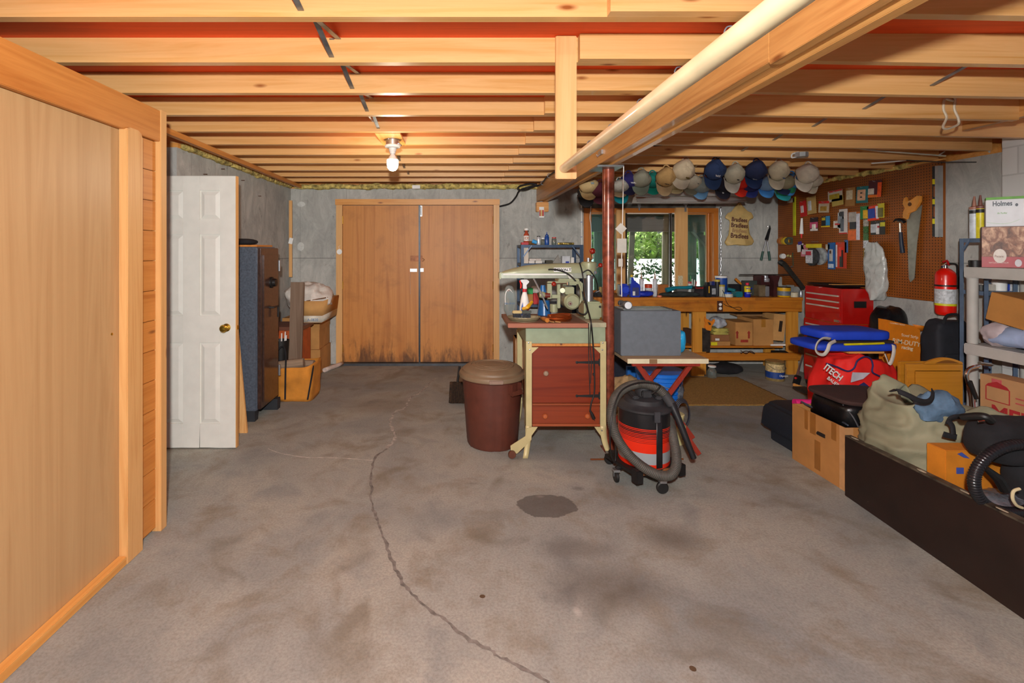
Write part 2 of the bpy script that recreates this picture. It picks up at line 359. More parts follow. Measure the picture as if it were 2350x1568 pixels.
# joists: left bay and right bay lap over the beam
JY = [0.856+.4064*k for k in range(13)]
pl = None
gj = 'floor joists'
def joist_mesh(x0, x1, drop=0):
    mb = MB(); n = 12
    for i in range(n):
        a = x0+(x1-x0)*i/n; b = x0+(x1-x0)*(i+1)/n
        za = -drop*max(0, a-1.1); zb = -drop*max(0, b-1.1)
        mb.add([(a,0,2.31+za),(b,0,2.31+zb),(b,.038,2.31+zb),(a,.038,2.31+za),(a,0,2.419),(b,0,2.419),(b,.038,2.419),(a,.038,2.419)], [(0,3,2,1),(4,5,6,7),(0,1,5,4),(2,3,7,6)]+([(3,0,4,7)] if i == 0 else [])+([(1,2,6,5)] if i == n-1 else []))
    return mb
protoL = None; protoR = {}
for k, y in enumerate(JY):
    if y > BW-.05: continue
    if protoL is None:
        o = protoL = joist_mesh(-3.2, 1.22).build('floor_joist', W_joist, loc=(0,0,0), ang=20)
    else: o = protoL.copy(); COL.objects.link(o)
    o.location = (0, y, 0)
    tag(o, 'exposed pine floor joist across the left bay, '+['first','second','third','fourth','fifth','sixth','seventh','eighth','ninth','tenth','eleventh','twelfth','thirteenth'][12-k]+' from the far wall', 'joist', 'joists of the left bay')
    end = 3.40 if y < 3.2 else 4.16
    if end not in protoR:
        o = protoR[end] = joist_mesh(.53, end, .018).build('floor_joist', W_joistR, loc=(0,0,0), ang=20)
    else: o = protoR[end].copy(); COL.objects.link(o)
    o.location = (0, y-.039, 0)
    tag(o, 'exposed pine floor joist across the right bay, '+['first','second','third','fourth','fifth','sixth','seventh','eighth','ninth','tenth','eleventh','twelfth','thirteenth'][12-k]+' from the far wall', 'joist', 'joists of the right bay')
o = MB().box(3.40, 3.44, 1.6, 3.17, 2.285, 2.419).build('header_joist', W_beam); tag(o, 'doubled header joist running front to back beside the white block chimney', 'joist')
# main beam, three plies with a butt joint
t = thing('support_beam', 'built-up wooden main beam running overhead to the far wall', 'beam', (1.08, 3.2, 2.09))
MB().box(1.02, 1.058, .3, 1.54, 2.09, 2.31).build('ply', W_beam, t, .002)
MB().box(1.022, 1.058, 1.545, BW-.003, 2.10, 2.31).build('ply', W_beam, t, .002)
MB().box(1.059, 1.101, .3, BW-.003, 2.104, 2.31).build('ply', W_beam, t, .002)
MB().box(1.102, 1.145, .3, BW-.003, 2.09, 2.31).build('ply', W_beam, t, .002)
# block pocket and shim under the beam end
o = MB().box(1.01, 1.165, BW-.09, BW-.002, 1.965, 2.089).build('bearing_block', W_pinex, None, .006); tag(o, 'small orange wooden block under the far end of the beam', 'block')
t = thing('hanging_card', 'narrow red and white packaged card hanging below the beam block', 'card', P(1243, 500, 6.0))
MB().fbox(1237.5, 475, 1248.5, 500, 5.995, .004).build('card', WHITE, t); MB().fbox(1238, 482, 1248, 496, 5.99, .004).build('printed_panel', M('#b8201c', .5), t); MB().fbox(1240.5, 482, 1244.5, 496, 5.985, .004).build('content', M('#d8b878', .6), t)

# ---- left partition: plywood sliding panel, post, cedar wall
struct(MB().box(-1.70, -1.61, -.3, 2.50, 0, 2.20).build('wall_partition', W_ply))
struct(MB().box(-1.609, -1.595, -.3, 2.23, .04, 2.05).build('wall_partition_plywood', W_ply))
t = thing('end_post', 'pine 2x4 post with rounded top against the plywood panel', 'post', (-1.575, 2.27, .0))
mb = MB(); a, b = 2.215, 2.325
mb.prism([(a, .0), (b, .0), (b, 2.03), (b-.012, 2.055), (b-.03, 2.065), (a+.02, 2.065), (a, 2.055)], 'x', -1.596, -1.553); mb.build('post_body', W_pine, t, .003)
struct(MB().box(-1.596, -1.556, -.3, 2.214, 0, .042).build('baseboard_left', W_piney, None, .003))
struct(MB().box(-1.609, -1.565, -.3, 2.50, 2.052, 2.215).build('trim_5', W_cedar, None, .003))
nb = 13
mb = MB()
for i in range(nb):
    z0 = .02+i*(2.03/nb); mb.box(-1.609, -1.588, 2.326, 2.475, z0+.002, z0+2.03/nb-.001)
struct(mb.build('wall_cedar_planks', W_cedar, None, .002))
struct(MB().box(-1.62, -1.56, 2.476, 2.525, 0, 2.22).build('trim_6', W_pine, None, .002))
o = MB().lathe([(.001,0),(.006,.001),(.006,.005),(.001,.006)], P(270, 767, 2.17)+Vector((0,0,0)), 12, 'x').build('door_catch', BRASS); o.location.x = -1.594; tag(o, 'tiny brass catch set in the tall plywood panel', 'catch')
# strip of wood under joists near left wall
o = MB().add([(-1.99,2.55,2.268),(-1.95,2.55,2.268),(-2.0,BW-.05,2.268),(-2.04,BW-.05,2.268),(-1.99,2.55,2.308),(-1.95,2.55,2.308),(-2.0,BW-.05,2.308),(-2.04,BW-.05,2.308)], [(0,3,2,1),(4,5,6,7),(0,1,5,4),(1,2,6,5),(2,3,7,6),(3,0,4,7)]).build('strapping_strip', W_cedar); tag(o, 'long dark wooden strip fixed under the joists beside the left wall', 'strip')

# ---- double door in back wall
yd = 6.02
t = thing('double_door', 'pair of stained fir plywood doors in a pine frame', 'door', (XX(958, yd), yd, 0)); t['kind'] = 'structure'; t.name = 'door_1'
D = t; x0, x1 = XX(771, yd), XX(1146, yd); zt = ZZ(457, yd)
MB().box(x0, x0+.08, yd, BW-.002, 0, zt-.075).build('door_jamb', W_pine, t, .003)
MB().box(x1-.075, x1, yd, BW-.002, 0, zt-.075).build('door_jamb', W_pine, t, .003)
MB().box(x0-.01, x1+.005, yd-.005, BW-.002, zt-.074, zt).build('head_casing', W_pinex, t, .003)
xm = XX(962.5, yd)
for (a, b) in ((x0+.084, xm-.008), (xm+.008, x1-.079)):
    lf = MB().box(a, b, yd+.025, yd+.065, .035, zt-.08).build('door_leaf', W_doorply, t, .002)
mb = MB().box(xm-.011, xm+.011, yd+.005, yd+.024, .01, zt-.078)
for i in range(14): mb.lathe([(.004,-.004),(.003,-.007)], (xm, yd+.006, .1+i*.145), 8, 'y')
mb.build('meeting_bar', M('#3c4046', .4, .7), t)
MB().box(xm+.006, xm+.033, yd+.012, yd+.024, zt-.22, zt-.085).tube([(xm+.02, yd+.006, zt-.21), (xm+.02, yd+.006, zt-.09)], .006).build('bolt', STEEL, t)
MB().fbox(942, 587, 969, 600, yd+.012, .012).tube([P(970,593,yd-.0), P(974,596,yd-.01), P(970,600,yd-.0)], .004).build('rusty_hasp', M('#a06a4a', .6, .5, .3), t)
MB().fbox(941, 617, 957, 624, yd+.01, .014).fbox(963, 616, 972, 624, yd+.01, .014).build('latch', STEEL, t)
MB().tube([P(942,620,yd+.015), P(941,640,yd+.015), P(942,676,yd+.015)], .0015, 5).build('latch_cord', STEEL, t)
mb = MB()
for py in (505, 655, 800):
    mb.cyl((x0+.082, yd+.018, ZZ(py+9,yd)), (x0+.082, yd+.018, ZZ(py-9,yd)), .007, 8)
    mb.cyl((x1-.077, yd+.018, ZZ(py+9,yd)), (x1-.077, yd+.018, ZZ(py-9,yd)), .007, 8)
mb.build('hinges', BRASS, t)
MB().box(x0+.08, x1-.07, yd-.03, yd+.07, 0, .03).build('threshold', M('#5d6166', .4, .8), t)
o = MB().lathe([(.012,-.004),(.034,-.004),(.034,.0),(.012,.0)], P(779, 578, yd-.006), 18, 'y').tube([P(779,572,yd-.01), P(777,566,yd-.012), P(781,564,yd-.01)], .002, 5).build('tape_roll', WHITE); tag(o, 'small white ring hung on a hook on the left door jamb', 'ring')

# ---- window
t = thing('window', 'w', 'w', (XX(1493, BW), BW, 0)); del t['category']; t['label'] = 'three-pane wooden window looking out on trees and a bright lake'; t['kind'] = 'structure'; t.name = 'window_1'
Wn = t
mb = MB(); y0, y1 = BW-.02, BW+.20
cw = .055
mb.box(wx0-.005, wx0+cw, y0, y1, wz0, wz1).box(wx1-cw, wx1+.005, y0, y1, wz0, wz1)
mb.build('window_frame', W_frame, t, .003)
MB().box(wx0-.005, wx1+.005, y0-.004, y1, wz1-.05, wz1+.01).build('window_head', wood('window_wood_x', '#c9792c', '#a95d1a', 'x', .4, dark='#5a2c0a'), t, .003)
MB().box(wx0-.03, wx1+.03, y0-.06, y1, wz0-.03, wz0+.01).build('window_sill', wood('window_wood_x2', '#c9792c', '#a95d1a', 'x', .4), t, .003)
yg = BW+.10
G0 = glassmat('window_glass'); G1 = glassmat('glare_tint_glass', '#cfe8e6', .05)  # pale tint and haze of the side panes imitate glare on the glass
def sash(px0, px1, py0, g, m=W_frame, w=.035):
    a, b = XX(px0, yg), XX(px1, yg); z1 = ZZ(py0, yg); z0 = wz0+.01
    s_ = MB().box(a-w, a, yg-.02, yg+.02, z0, z1+w).box(b, b+w, yg-.02, yg+.02, z0, z1+w).box(a, b, yg-.02, yg+.02, z1, z1+w).box(a, b, yg-.02, yg+.02, z0, z0+w).build('sash', m, Wn, .002)
    MB().box(a-.001, b+.001, yg-.003, yg+.003, z0+w-.001, z1+.001).build('pane', g, s_)
sash(1356, 1412, 492, G1)
sash(1438, 1536, 489, G0, M('#2a211a', .4, .3), .028)
sash(1574, 1620, 493, glassmat('pale_glass', '#dff2f0', .02))
ys = BW-.062
o = MB().box(XX(1549, ys), XX(1577, ys), ys-.02, ys+.018, .921, ZZ(477, ys)).build('window_stud', W_pine, None, .003); tag(o, 'pale pine stud standing in front of the window with a paper thermometer', 'stud')
MB().fbox(1556, 633, 1567, 656, ys-.023, .002).build('paper_scale', M('#cfc3a0', .7, var=.3, vs=90), o)
o = MB().box(XX(1414, ys), XX(1434, ys), ys-.02, ys+.018, .921, ZZ(482, ys)).build('window_stud', W_pine, None, .003); tag(o, 'pale pine stud in front of the window behind the rust-red steel post', 'stud')
# foil strip at window edge
o = MB().grid(lambda u, v: Vector((wx1+.03+.02*v+.004*math.sin(u*70), BW-.006-.01*math.sin(v*3)-.003*math.sin(u*90), .95+u*1.08)), 60, 4).build('foil_strip', STEEL, None, solid=.002); tag(o, 'crinkled silver foil strip down the right side of the window', 'strip')

# ---- outside
random.seed(11)
GR = M('#4e6a2c', .95, var=.5, vs=1.2, bumpy=.5, name='ground_green')
o = MB().box(-25, 40, 6.6, 11.5, -1.4, -.75).build('shore_ground', GR); tag(o, 'leaf-covered ground outside the window', 'ground', kind='stuff')
LK = M('#f2f7fa', .6, var=.03, name='lake_water')
o = MB().box(-200, 300, 11.6, 205, -2.6, -2.5).build('lake', LK); tag(o, 'bright lake surface beyond the trees outside', 'lake', kind='stuff')
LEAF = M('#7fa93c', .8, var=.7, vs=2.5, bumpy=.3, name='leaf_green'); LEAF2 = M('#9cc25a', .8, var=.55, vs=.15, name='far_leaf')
mb = MB()
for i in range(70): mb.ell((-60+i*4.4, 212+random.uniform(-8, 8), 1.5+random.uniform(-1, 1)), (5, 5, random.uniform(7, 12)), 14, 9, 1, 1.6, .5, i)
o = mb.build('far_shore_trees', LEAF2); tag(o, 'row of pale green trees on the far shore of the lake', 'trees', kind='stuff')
BARK = wood('bark', '#8d8a78', '#5f5c4e', 'z', .9, knots=False, sc=2)
def trunk(px, pyb, Y, r, lean, label):
    p = P(px, pyb, Y); b = Vector((p.x-lean*.5, Y, -.74)); tp = Vector((p.x+lean, Y, 6))
    o = MB().tube(curve([b, p, tp], 6), [r*1.3]+[r]*11+[r*.7], 12).build('tree_trunk', BARK); tag(o, label, 'tree trunk', 'tree trunks outside')
trunk(1448, 600, 9.5, .055, .2, 'slim dark tree trunk at the left edge of the middle window pane')
trunk(1527, 600, 9.0, .065, .05, 'grey tree trunk at the right edge of the middle window pane')
trunk(1588, 600, 8.5, .075, .0, 'pale grey tree trunk seen in the right window pane')
trunk(1612, 620, 9.6, .06, -.2, 'leaning tree trunk at the right edge of the right window pane')
trunk(1372, 600, 9.0, .08, 0, 'tree trunk seen in the hazy left window pane')
def leaves(name, c, r, n, label, mat=LEAF, sz=.055):
    mb = MB(); c = Vector(c)
    for i in range(n):
        d = Vector((random.gauss(0, r[0]), random.gauss(0, r[1]), random.gauss(0, r[2]))); p = c+d
        m = Euler((random.uniform(-1, 1), random.uniform(-1, 1), random.uniform(0, 6))).to_matrix(); s_ = sz*random.uniform(.6, 1.4)
        mb.add([p+m @ Vector(q)*s_ for q in ((-1,0,0),(-.2,-.45,.1),(1,0,0),(-.2,.45,.1))], [(0,1,2,3)])
    o = mb.build(name, mat); tag(o, label, 'foliage', kind='stuff'); return o
leaves('tree_foliage', P(1490, 548, 11), (1.0, .5, .28), 1300, 'sunlit green oak leaves hanging beyond the window')
leaves('tree_foliage', P(1608, 560, 11), (.3, .5, .35), 170, 'green leaves seen through the right window pane')
leaves('tree_foliage', P(1380, 545, 11), (.4, .5, .35), 170, 'green leaves seen through the left window pane')
leaves('pine_branch', P(1500, 622, 10.5), (.40, .3, .12), 420, 'dark pine branch low over the bright lake', M('#3f6a4a', .9, var=.4), .05)
DK = wood('deck_underside', '#5d564a', '#453f36', 'x', .9)
mb = MB().box(-1, 8, 6.36, 9.2, 2.2, 2.3)
for i in range(6): mb.box(-1, 8, 6.5+i*.45, 6.54+i*.45, 1.98, 2.2)
mb.box(-1, 8, 7.3, 7.42, 1.76, 1.99)
o = mb.build('deck_overhang', DK); tag(o, 'dark wooden deck overhead outside the window', 'deck')
o = MB().obox(P(1612, 548, 7.36), (.09, .09, .95), (0, -.75, 0)).build('deck_brace', DK); tag(o, 'slanted timber brace under the deck outside the right pane', 'brace')

# ---- floor cracks
def ribbon(name, pix, w, mat, z=.0012):
    pts = curve([(XX(x, FY(y)), FY(y), z) for x, y in pix], 5); random.seed(len(pix)); mb = MB(); vs = []
    for i, p in enumerate(pts):
        t_ = (pts[min(i+1, len(pts)-1)]-pts[max(i-1, 0)]); t_.z = 0; t_.normalize(); n_ = Vector((-t_.y, t_.x, 0))
        ww = w*random.uniform(.5, 1.5); j = n_*random.uniform(-1, 1)*w*.8; vs += [p+j+n_*ww, p+j-n_*ww]
    mb.add(vs, [(2*i, 2*i+1, 2*i+3, 2*i+2) for i in range(len(pts)-1)]); return struct(mb.build(name, mat))
ck = [(1000,868),(985,882),(965,900),(940,915),(932,935),(910,945),(897,965),(900,985),(907,1005),(888,1030),(864,1048),(853,1080),(852,1120),(852,1150),(862,1185),(872,1215),(890,1260),(905,1300),(922,1335),(945,1365),(985,1398),(1025,1428),(1070,1465),(1120,1490),(1150,1510),(1210,1540),(1262,1567)]
ribbon('trim_7', ck, .007, M('#77736d', .9, var=.3, vs=30)); ribbon('trim_8', ck[:10], .012, M('#a39e96', .9, var=.3, vs=30), .0016)
ribbon('trim_9', [(615,1030),(640,1040),(700,1050),(760,1051),(810,1054),(855,1057)], .004, M('#bdb8b0', .9, var=.2, vs=30))
# ================= LEFT SIDE =================
# white six-panel door
yd = 3.50
t = thing('panel_door', 'white six-panel interior door standing ajar beside the left partition', 'door', (XX(440, yd), yd, .005))
DW = M('#dcdbd2', .45, var=.03, name='door_white')
xl, xr = -2.34, XX(545, 3.53); zb, zt = .008, 2.03
mid = XX(440, yd); 
rails = [(zb, .20), (.86, 1.02), (1.60, 1.70), (1.90, zt)]
cols = [(XX(367, yd), XX(420, yd)), (XX(458, yd), XX(505, yd))]
rows = [(.20, .80), (1.00, 1.60), (1.70, 1.92)]
rows = [(ZZ(973,yd), ZZ(787,yd)), (ZZ(725,yd), ZZ(538,yd)), (ZZ(504,yd), ZZ(437,yd))]
mb = MB().box(xl, xr, yd+.012, yd+.035, zb, zt)
xs = [xl, cols[0][0], cols[0][1], cols[1][0], cols[1][1], xr]; zs = [zb]+[z for r in rows for z in r]+[zt]
for i in range(0, 5, 2): mb.box(xs[i], xs[i+1], yd, yd+.0125, zb, zt)
for j in range(0, 7, 2):
    for i in (1, 3): mb.box(xs[i], xs[i+1], yd, yd+.0125, zs[j], zs[j+1])
mb.build('door_slab', DW, t, .002)
for (a, b) in cols:
    for (c, d) in rows:
        q = MB(); e = .035
        q.add([(a+.006,yd+.011,c+.006),(b-.006,yd+.011,c+.006),(b-.006,yd+.011,d-.006),(a+.006,yd+.011,d-.006),(a+e,yd+.002,c+e),(b-e,yd+.002,c+e),(b-e,yd+.002,d-e),(a+e,yd+.002,d-e)], [(4,5,6,7),(0,1,5,4),(1,2,6,5),(2,3,7,6),(3,0,4,7)])
        q.build('raised_panel', DW, t, ang=15)
MB().box(xr, xr+.006, yd+.0, yd+.035, zb, zt-.0).build('edge_strip', W_pine, t)
k = P(520, 752, yd)
kn = MB().lathe([(.003,0),(.03,0),(.03,-.006),(.012,-.012),(.012,-.03),(.026,-.04),(.029,-.052),(.022,-.063),(.004,-.066)], (k.x, yd, k.z), 24, 'y').build('door_knob', BRASS, t)
MB().box(xr+.006, xr+.012, yd+.008, yd+.026, k.z-.015, k.z+.015).build('latch', BRASS, t)

# gun safe
Y0, Y1 = 4.02, 4.44; xs_, xf_ = -2.12, -1.685
SAFE = M('#5c6674', .35, .3, .2, 60, name='grey_hammertone'); SAFEF = M('#4a3630', .28, .3, .25, 40, name='brown_hammertone', coat=.4)
t = thing('gun_safe', 'tall grey steel safe with brown door against the left wall', 'safe', (-1.9, 4.23, 0))
zt = 1.505
MB().box(xs_, xf_-.03, Y0, Y1, .10, zt).build('body', SAFE, t, .008)
MB().box(xf_-.03, xf_, Y0+.012, Y1-.01, .11, zt-.01).build('door_frame', SAFEF, t, .006)
MB().box(xf_, xf_+.012, Y0+.05, Y1-.05, .16, zt-.07).build('safe_door', SAFEF, t, .004)
o = MB().lathe([(.004,.0),(.05,.0),(.05,.012),(.036,.02),(.034,.045),(.004,.047)], (xf_+.012, (Y0+Y1)/2, ZZ(649, 4.2)), 24, 'x').build('dial', BLACK, t)
z = ZZ(705, 4.2); yy = (Y0+Y1)/2
MB().tube([(xf_+.012,yy-.05,z),(xf_+.05,yy-.05,z),(xf_+.05,yy+.06,z),(xf_+.05,yy+.06,z-.10)], .009).build('handle', BLACK, t)
for zz in (1.33, .35): MB().cyl((xf_+.01, Y1-.015, zz-.05), (xf_+.01, Y1-.015, zz+.05), .012, 10).build('hinge', STEEL, t)
for q_ in (MB().box(xs_, xf_-.06, Y0+.03, Y0+.10, 0, .10), MB().box(xs_, xf_+.02, Y1-.09, Y1-.02, 0, .10)): q_.build('base_block', M('#23262b', .8), t)
o = MB().box(-2.1, -1.73, 4.06, 4.4, zt+.001, zt+.018).build('wood_board', W_cedar, None, .002); tag(o, 'reddish board lying on top of the safe', 'board')
o = MB().ell((-1.93, 4.2, zt+.045), (.14, .11, .03), 20, 8, .8, .008, 8, 3, zt+.019).build('dark_cloth', BLKCLOTH); tag(o, 'dark folded cloth on the board on top of the safe', 'cloth')
o = MB().add([(-1.80,3.80,0),(-1.70,3.80,0),(-1.70,3.82,0),(-1.80,3.82,0),(-1.93,3.98,.76),(-1.86,3.98,.80),(-1.86,4.0,.80),(-1.93,4.0,.76)], [(0,3,2,1),(4,5,6,7),(0,1,5,4),(1,2,6,5),(2,3,7,6),(3,0,4,7)]).build('leaning_board', W_pine); tag(o, 'narrow pine board leaning against the side of the safe', 'board')

# orange-brown cabinet, plank, firewood bag, bin
t = thing('low_cabinet', 'low orange-brown cabinet with overhanging top near the left wall', 'cabinet', (-1.87, 5.12, 0))
OB = M('#b4501c', .5, var=.15, name='orange_varnish')
MB().box(-2.13, -1.655, 4.97, 5.30, 0, .63).build('cabinet_body', OB, t, .003)
MB().box(-2.15, -1.63, 4.94, 5.33, .631, .668).build('cabinet_top', wood('dark_top', '#7a4a34', '#5c3424', 'x', .5, False), t, .003)
o = MB().obox((XX(677, 4.86), 4.89, .572), (.136, .022, 1.14), (-.03, 0.02, 0)).build('weathered_plank', wood('weathered', '#85705e', '#65503f', 'z', .8, dark='#40301f')); tag(o, 'weathered grey-brown plank standing in front of the low cabinet', 'plank')
t = thing('canvas_bag', 'open orange canvas carrier bag full of firewood beside the safe', 'bag', (-1.6, 4.75, 0))
OC = M('#c9822a', .85, var=.15, vs=6, bumpy=.3, name='orange_canvas')
def bagwall(u, v):
    a = 2*PI*u; s_ = .82+.18*v; x = math.copysign(abs(math.cos(a))**.35, math.cos(a))*.19*s_; y = math.copysign(abs(math.sin(a))**.35, math.sin(a))*.19*s_
    w = mnoise.noise(Vector((x*9, y*9, v*4)))*.018
    return Vector((-1.60+x+w+.05*(1-v)*math.cos(a)*.6, 4.74+y-w, .002+v*(.335+.03*math.cos(a))))
MB().grid(bagwall, 48, 10).build('canvas', OC, t, solid=.004)
MB().box(-1.75, -1.46, 4.6, 4.88, .004, .01).build('bottom', OC, t)
MB().tube(curve([(-1.66,4.53,.04),(-1.66,4.54,.30),(-1.68,4.60,.47),(-1.74,4.66,.52),(-1.80,4.62,.44),(-1.80,4.545,.30),(-1.79,4.53,.05)]), .009, 6).build('strap', BLKCLOTH, t)
MB().tube(curve([(-1.45,4.55,.03),(-1.415,4.60,.3),(-1.42,4.62,.34)]), .009, 6).build('strap', BLKCLOTH, t)
for i, (a, b, r) in enumerate([((-1.76,4.64,.33),(-1.52,4.66,.36),.05), ((-1.75,4.78,.31),(-1.45,4.76,.32),.045), ((-1.72,4.70,.26),(-1.46,4.70,.27),.05), ((-1.74,4.86,.28),(-1.48,4.85,.27),.045)]):
    o = MB().tube([a, Vector(a).lerp(Vector(b), .5), b], [r, r*1.05, r*.95], 12).build('firewood_log', wood('logbark%d' % i, '#a08a72', '#6d5a48', 'x', .9, False)); tag(o, ['split log lying topmost in the orange canvas bag, cut end to the right', 'log at the back right inside the orange canvas bag', 'log low in the front of the orange canvas bag', 'log at the very back of the orange canvas bag'][i], 'log', 'firewood in the canvas bag')
t = thing('slender_bin', 'small black bin holding white sticks between safe and plank', 'bin', (XX(647, 4.8), 4.78, 0))
c = Vector((XX(644, 4.8), 4.8, 0))
MB().lathe([(.05,.001),(.085,.56),(.078,.56),(.045,.01)], c, 20).build('bin_body', BLACK, t)
mb = MB(); random.seed(2)
for i in range(9): a = random.uniform(0, 6.3); mb.tube([c+Vector((.02*math.cos(a), .02*math.sin(a), .03)), c+Vector((.055*math.cos(a), .055*math.sin(a), .62+random.uniform(-.02, .03)))], .006, 6)
mb.build('white_sticks', WHITE, t)
# stack of boxes in corner
def cbox(name, x0, x1, y0, y1, z0, z1, label, mat=None, group=None, tape=True, open_=False):
    t = thing(name, label, 'box', ((x0+x1)/2, (y0+y1)/2, z0), group); mat = mat or CARD
    if open_:
        w = .006
        MB().box(x0,x1,y0,y0+w,z0,z1).box(x0,x1,y1-w,y1,z0,z1).box(x0,x0+w,y0+w,y1-w,z0,z1).box(x1-w,x1,y0+w,y1-w,z0,z1).box(x0+w,x1-w,y0+w,y1-w,z0,z0+w).build('carton', mat, t, .001)
    else: MB().box(x0, x1, y0, y1, z0, z1).build('carton', mat, t, .003)
    if tape:
        xm = (x0+x1)/2; MB().box(xm-.025, xm+.025, y0-.0012, y0, z0+(z1-z0)*.7, z1+.001).box(xm-.025, xm+.025, y0, y1, z1, z1+.0012).build('tape', M('#a8742f', .3, var=.05), t)
    return t
cbox('cardboard_box', -2.08, -1.63, 5.58, 6.05, 0, .29, 'brown cardboard box at the bottom of the corner stack')
t = cbox('cardboard_box', -2.08, -1.645, 5.60, 6.06, .292, .66, 'brown cardboard box in the middle of the corner stack')
MB().box(-2.085, -1.64, 5.595, 6.065, .52, .665).build('lid', CARD, t, .003)
t = thing('cardboard_box', 'open carton with white lower band on top of the corner stack', 'box', (-1.85, 5.45, .668))
b0 = .672; x0, x1, y0_, y1_ = XX(680, 5.2), XX(737, 5.2), 5.22, 5.86
def flare(z0, z1, e0, e1, x0=x0, x1=x1, y0=y0_, y1=y1_):
    m = MB(); w = .005
    for (ax, ay, bx, by) in ((x0,y0,x1,y0),(x1,y0,x1,y1),(x1,y1,x0,y1),(x0,y1,x0,y0)):
        cx, cy = (x0+x1)/2, (y0+y1)/2
        def pt(x, y, e, z): return (x+math.copysign(e, x-cx), y+math.copysign(e, y-cy), z)
        m.add([pt(ax,ay,e0,z0), pt(bx,by,e0,z0), pt(bx,by,e1,z1), pt(ax,ay,e1,z1)], [(0,1,2,3)])
    return m
flare(b0, b0+.075, 0, .008).build('lower_band', M('#cfcabb', .7), t, solid=.004)
flare(b0+.075, b0+.24, .008, .025).build('carton', CARD2, t, solid=.004)
MB().box(x0, x1, y0_, y1_, b0-.003, b0+.003).build('bottom', CARD, t)
text('A-0820', .04, ((x0+x1)/2+.04, y0_-.007, b0+.03), M('#3f6f9f', .6), t, name='printed_code')
WB = M('#d5cfc6', .6, var=.12, vs=9, bumpy=.5, name='white_plastic_sheet')
o = MB().ell(((x0+x1)/2-.09, 5.5, b0+.26), (.25, .22, .16), 40, 26, .9, .05, 5, 4, b0+.05).build('plastic_bundle', WB); tag(o, 'crumpled white plastic bundle heaped in the open carton', 'bundle')
mb = MB(); random.seed(8)
for i in range(7): mb.tube([(x1-.18+.02*i, 5.25+.03*i, b0+.235), (x1+.0+.01*i, 5.32+.04*i, b0+.262)], .006, 5)
o = mb.build('bark_sticks', wood('stickbark', '#8a5a38', '#5a3820', 'x', .9, False)); tag(o, 'loose brown sticks across the rim of the open carton', 'sticks')
t = thing('paper_roll', 'rolled sheet of white paper on the floor beside the double door', 'paper', (XX(768, 5.75), 5.78, 0))
a = P(748, 855, 5.7); rp = []
def roll(u, v):
    th = v*9; r = .028-.0007*th; q = Vector((-1.60, 5.66, .03)).lerp(Vector((-1.47, 5.98, .03)), u)
    return q+Vector((math.cos(th)*r, -.1*math.cos(th)*r, math.sin(th)*r))
MB().grid(roll, 4, 60).build('sheet', M('#cbb9ae', .7), t, solid=.0015)
# wooden stick on wall, tag, wall patches
t = thing('wooden_stick', 'thin pine stick fixed upright in the back left corner', 'stick', (XX(667, 5.9), 5.92, 1.14))
MB().fbox(663, 460, 670, 636, 5.92, .02).build('stick', W_pine, t, .001)
MB().obox(P(667.5, 553, 5.91), (.05, .002, .075), (0, .25, 0)).build('paper_tag', WHITE, t)
PW = M('#c6c8c4', .9, var=.08, vs=40, bumpy=.5)
for i, (px, py, rx, rz) in enumerate(((691, 469, .05, .033), (690, 566, .045, .055))):
    o = MB().ell(P(px, py, BW-.001), (rx, .004, rz), 20, 8, 1, .006, 20, i).build('plaster_patch', PW); tag(o, ['small oval white plaster patch high in the back left corner', 'larger ragged white plaster patch below the oval one'][i], 'patch')
mb = MB()
for py, y in ((388, 4.3), (400, 4.0), (414, 4.7), (450, 5.1)):
    p = Vector((LW-.002, y, ZZ(py, y))); mb.tube([p, p+Vector((.035, 0, .0))], .0035, 5)
o = mb.build('wall_nails', M('#5a3a2a', .7, .5)); tag(o, 'rusty nails and form ties sticking out of the left concrete wall', 'nails', kind='stuff')

# ================= TRASH CAN =================
c = Vector((.268, 3.63, 0)); BR = M('#5a2e22', .5, var=.12, name='brown_can'); LID = M('#7c6850', .55, var=.12, vs=6, name='dusty_lid')
t = thing('trash_can', 'round brown plastic trash can with dusty tan lid beside the saw', 'trash can', c)
n = 64; prof = [(.188, .002), (.196, .02), (.214, .27), (.232, .50), (.238, .505), (.238, .525)]
vs = []
for r, z in prof:
    for k in range(n):
        a = 2*PI*k/n; q = r-(.006 if (k % 16) in (0, 1) and z < .45 else 0)+(.004 if (k % 16) in (5,) and z < .45 else 0); vs.append(c+Vector((q*math.cos(a), q*math.sin(a), z)))
MB().add(vs, [(i*n+k, i*n+(k+1) % n, (i+1)*n+(k+1) % n, (i+1)*n+k) for i in range(len(prof)-1) for k in range(n)]+[tuple(range(n-1, -1, -1))]).build('can_body', BR, t)
MB().lathe([(.240,.515),(.255,.515),(.258,.530),(.252,.545),(.232,.556),(.228,.570),(.205,.588),(.12,.600),(.004,.604)], c, 56).build('can_lid', LID, t)
def onring(ang, r, z): a = math.radians(ang); return c+Vector((r*math.cos(a), r*math.sin(a), z))
for i in range(3):
    MB().lathe([(.10+.03*i, .5985-.003*i), (.104+.03*i, .6035-.003*i), (.108+.03*i, .5975-.003*i)], c, 40, caps=False).build('lid_ring', LID, t)
m = Matrix.Translation(onring(-88, .255, .53)) @ Matrix.Rotation(math.radians(2), 4, 'Z')
MB().box(-.05, .05, -.012, .004, -.014, .012).xf(m).build('lid_tab', M('#8d7565', .5), t, .003)
for ang in (-52, 128):
    m = Matrix.Translation(onring(ang, .232, .46)) @ Matrix.Rotation(math.radians(ang+90), 4, 'Z')
    MB().box(-.05, -.042, -.035, .005, -.03, .045).box(.042, .05, -.035, .005, -.03, .045).box(-.055, .055, -.045, -.02, -.035, -.025).box(-.05, .05, -.045, -.037, -.03, .0).xf(m).build('can_handle', BR, t, .002)
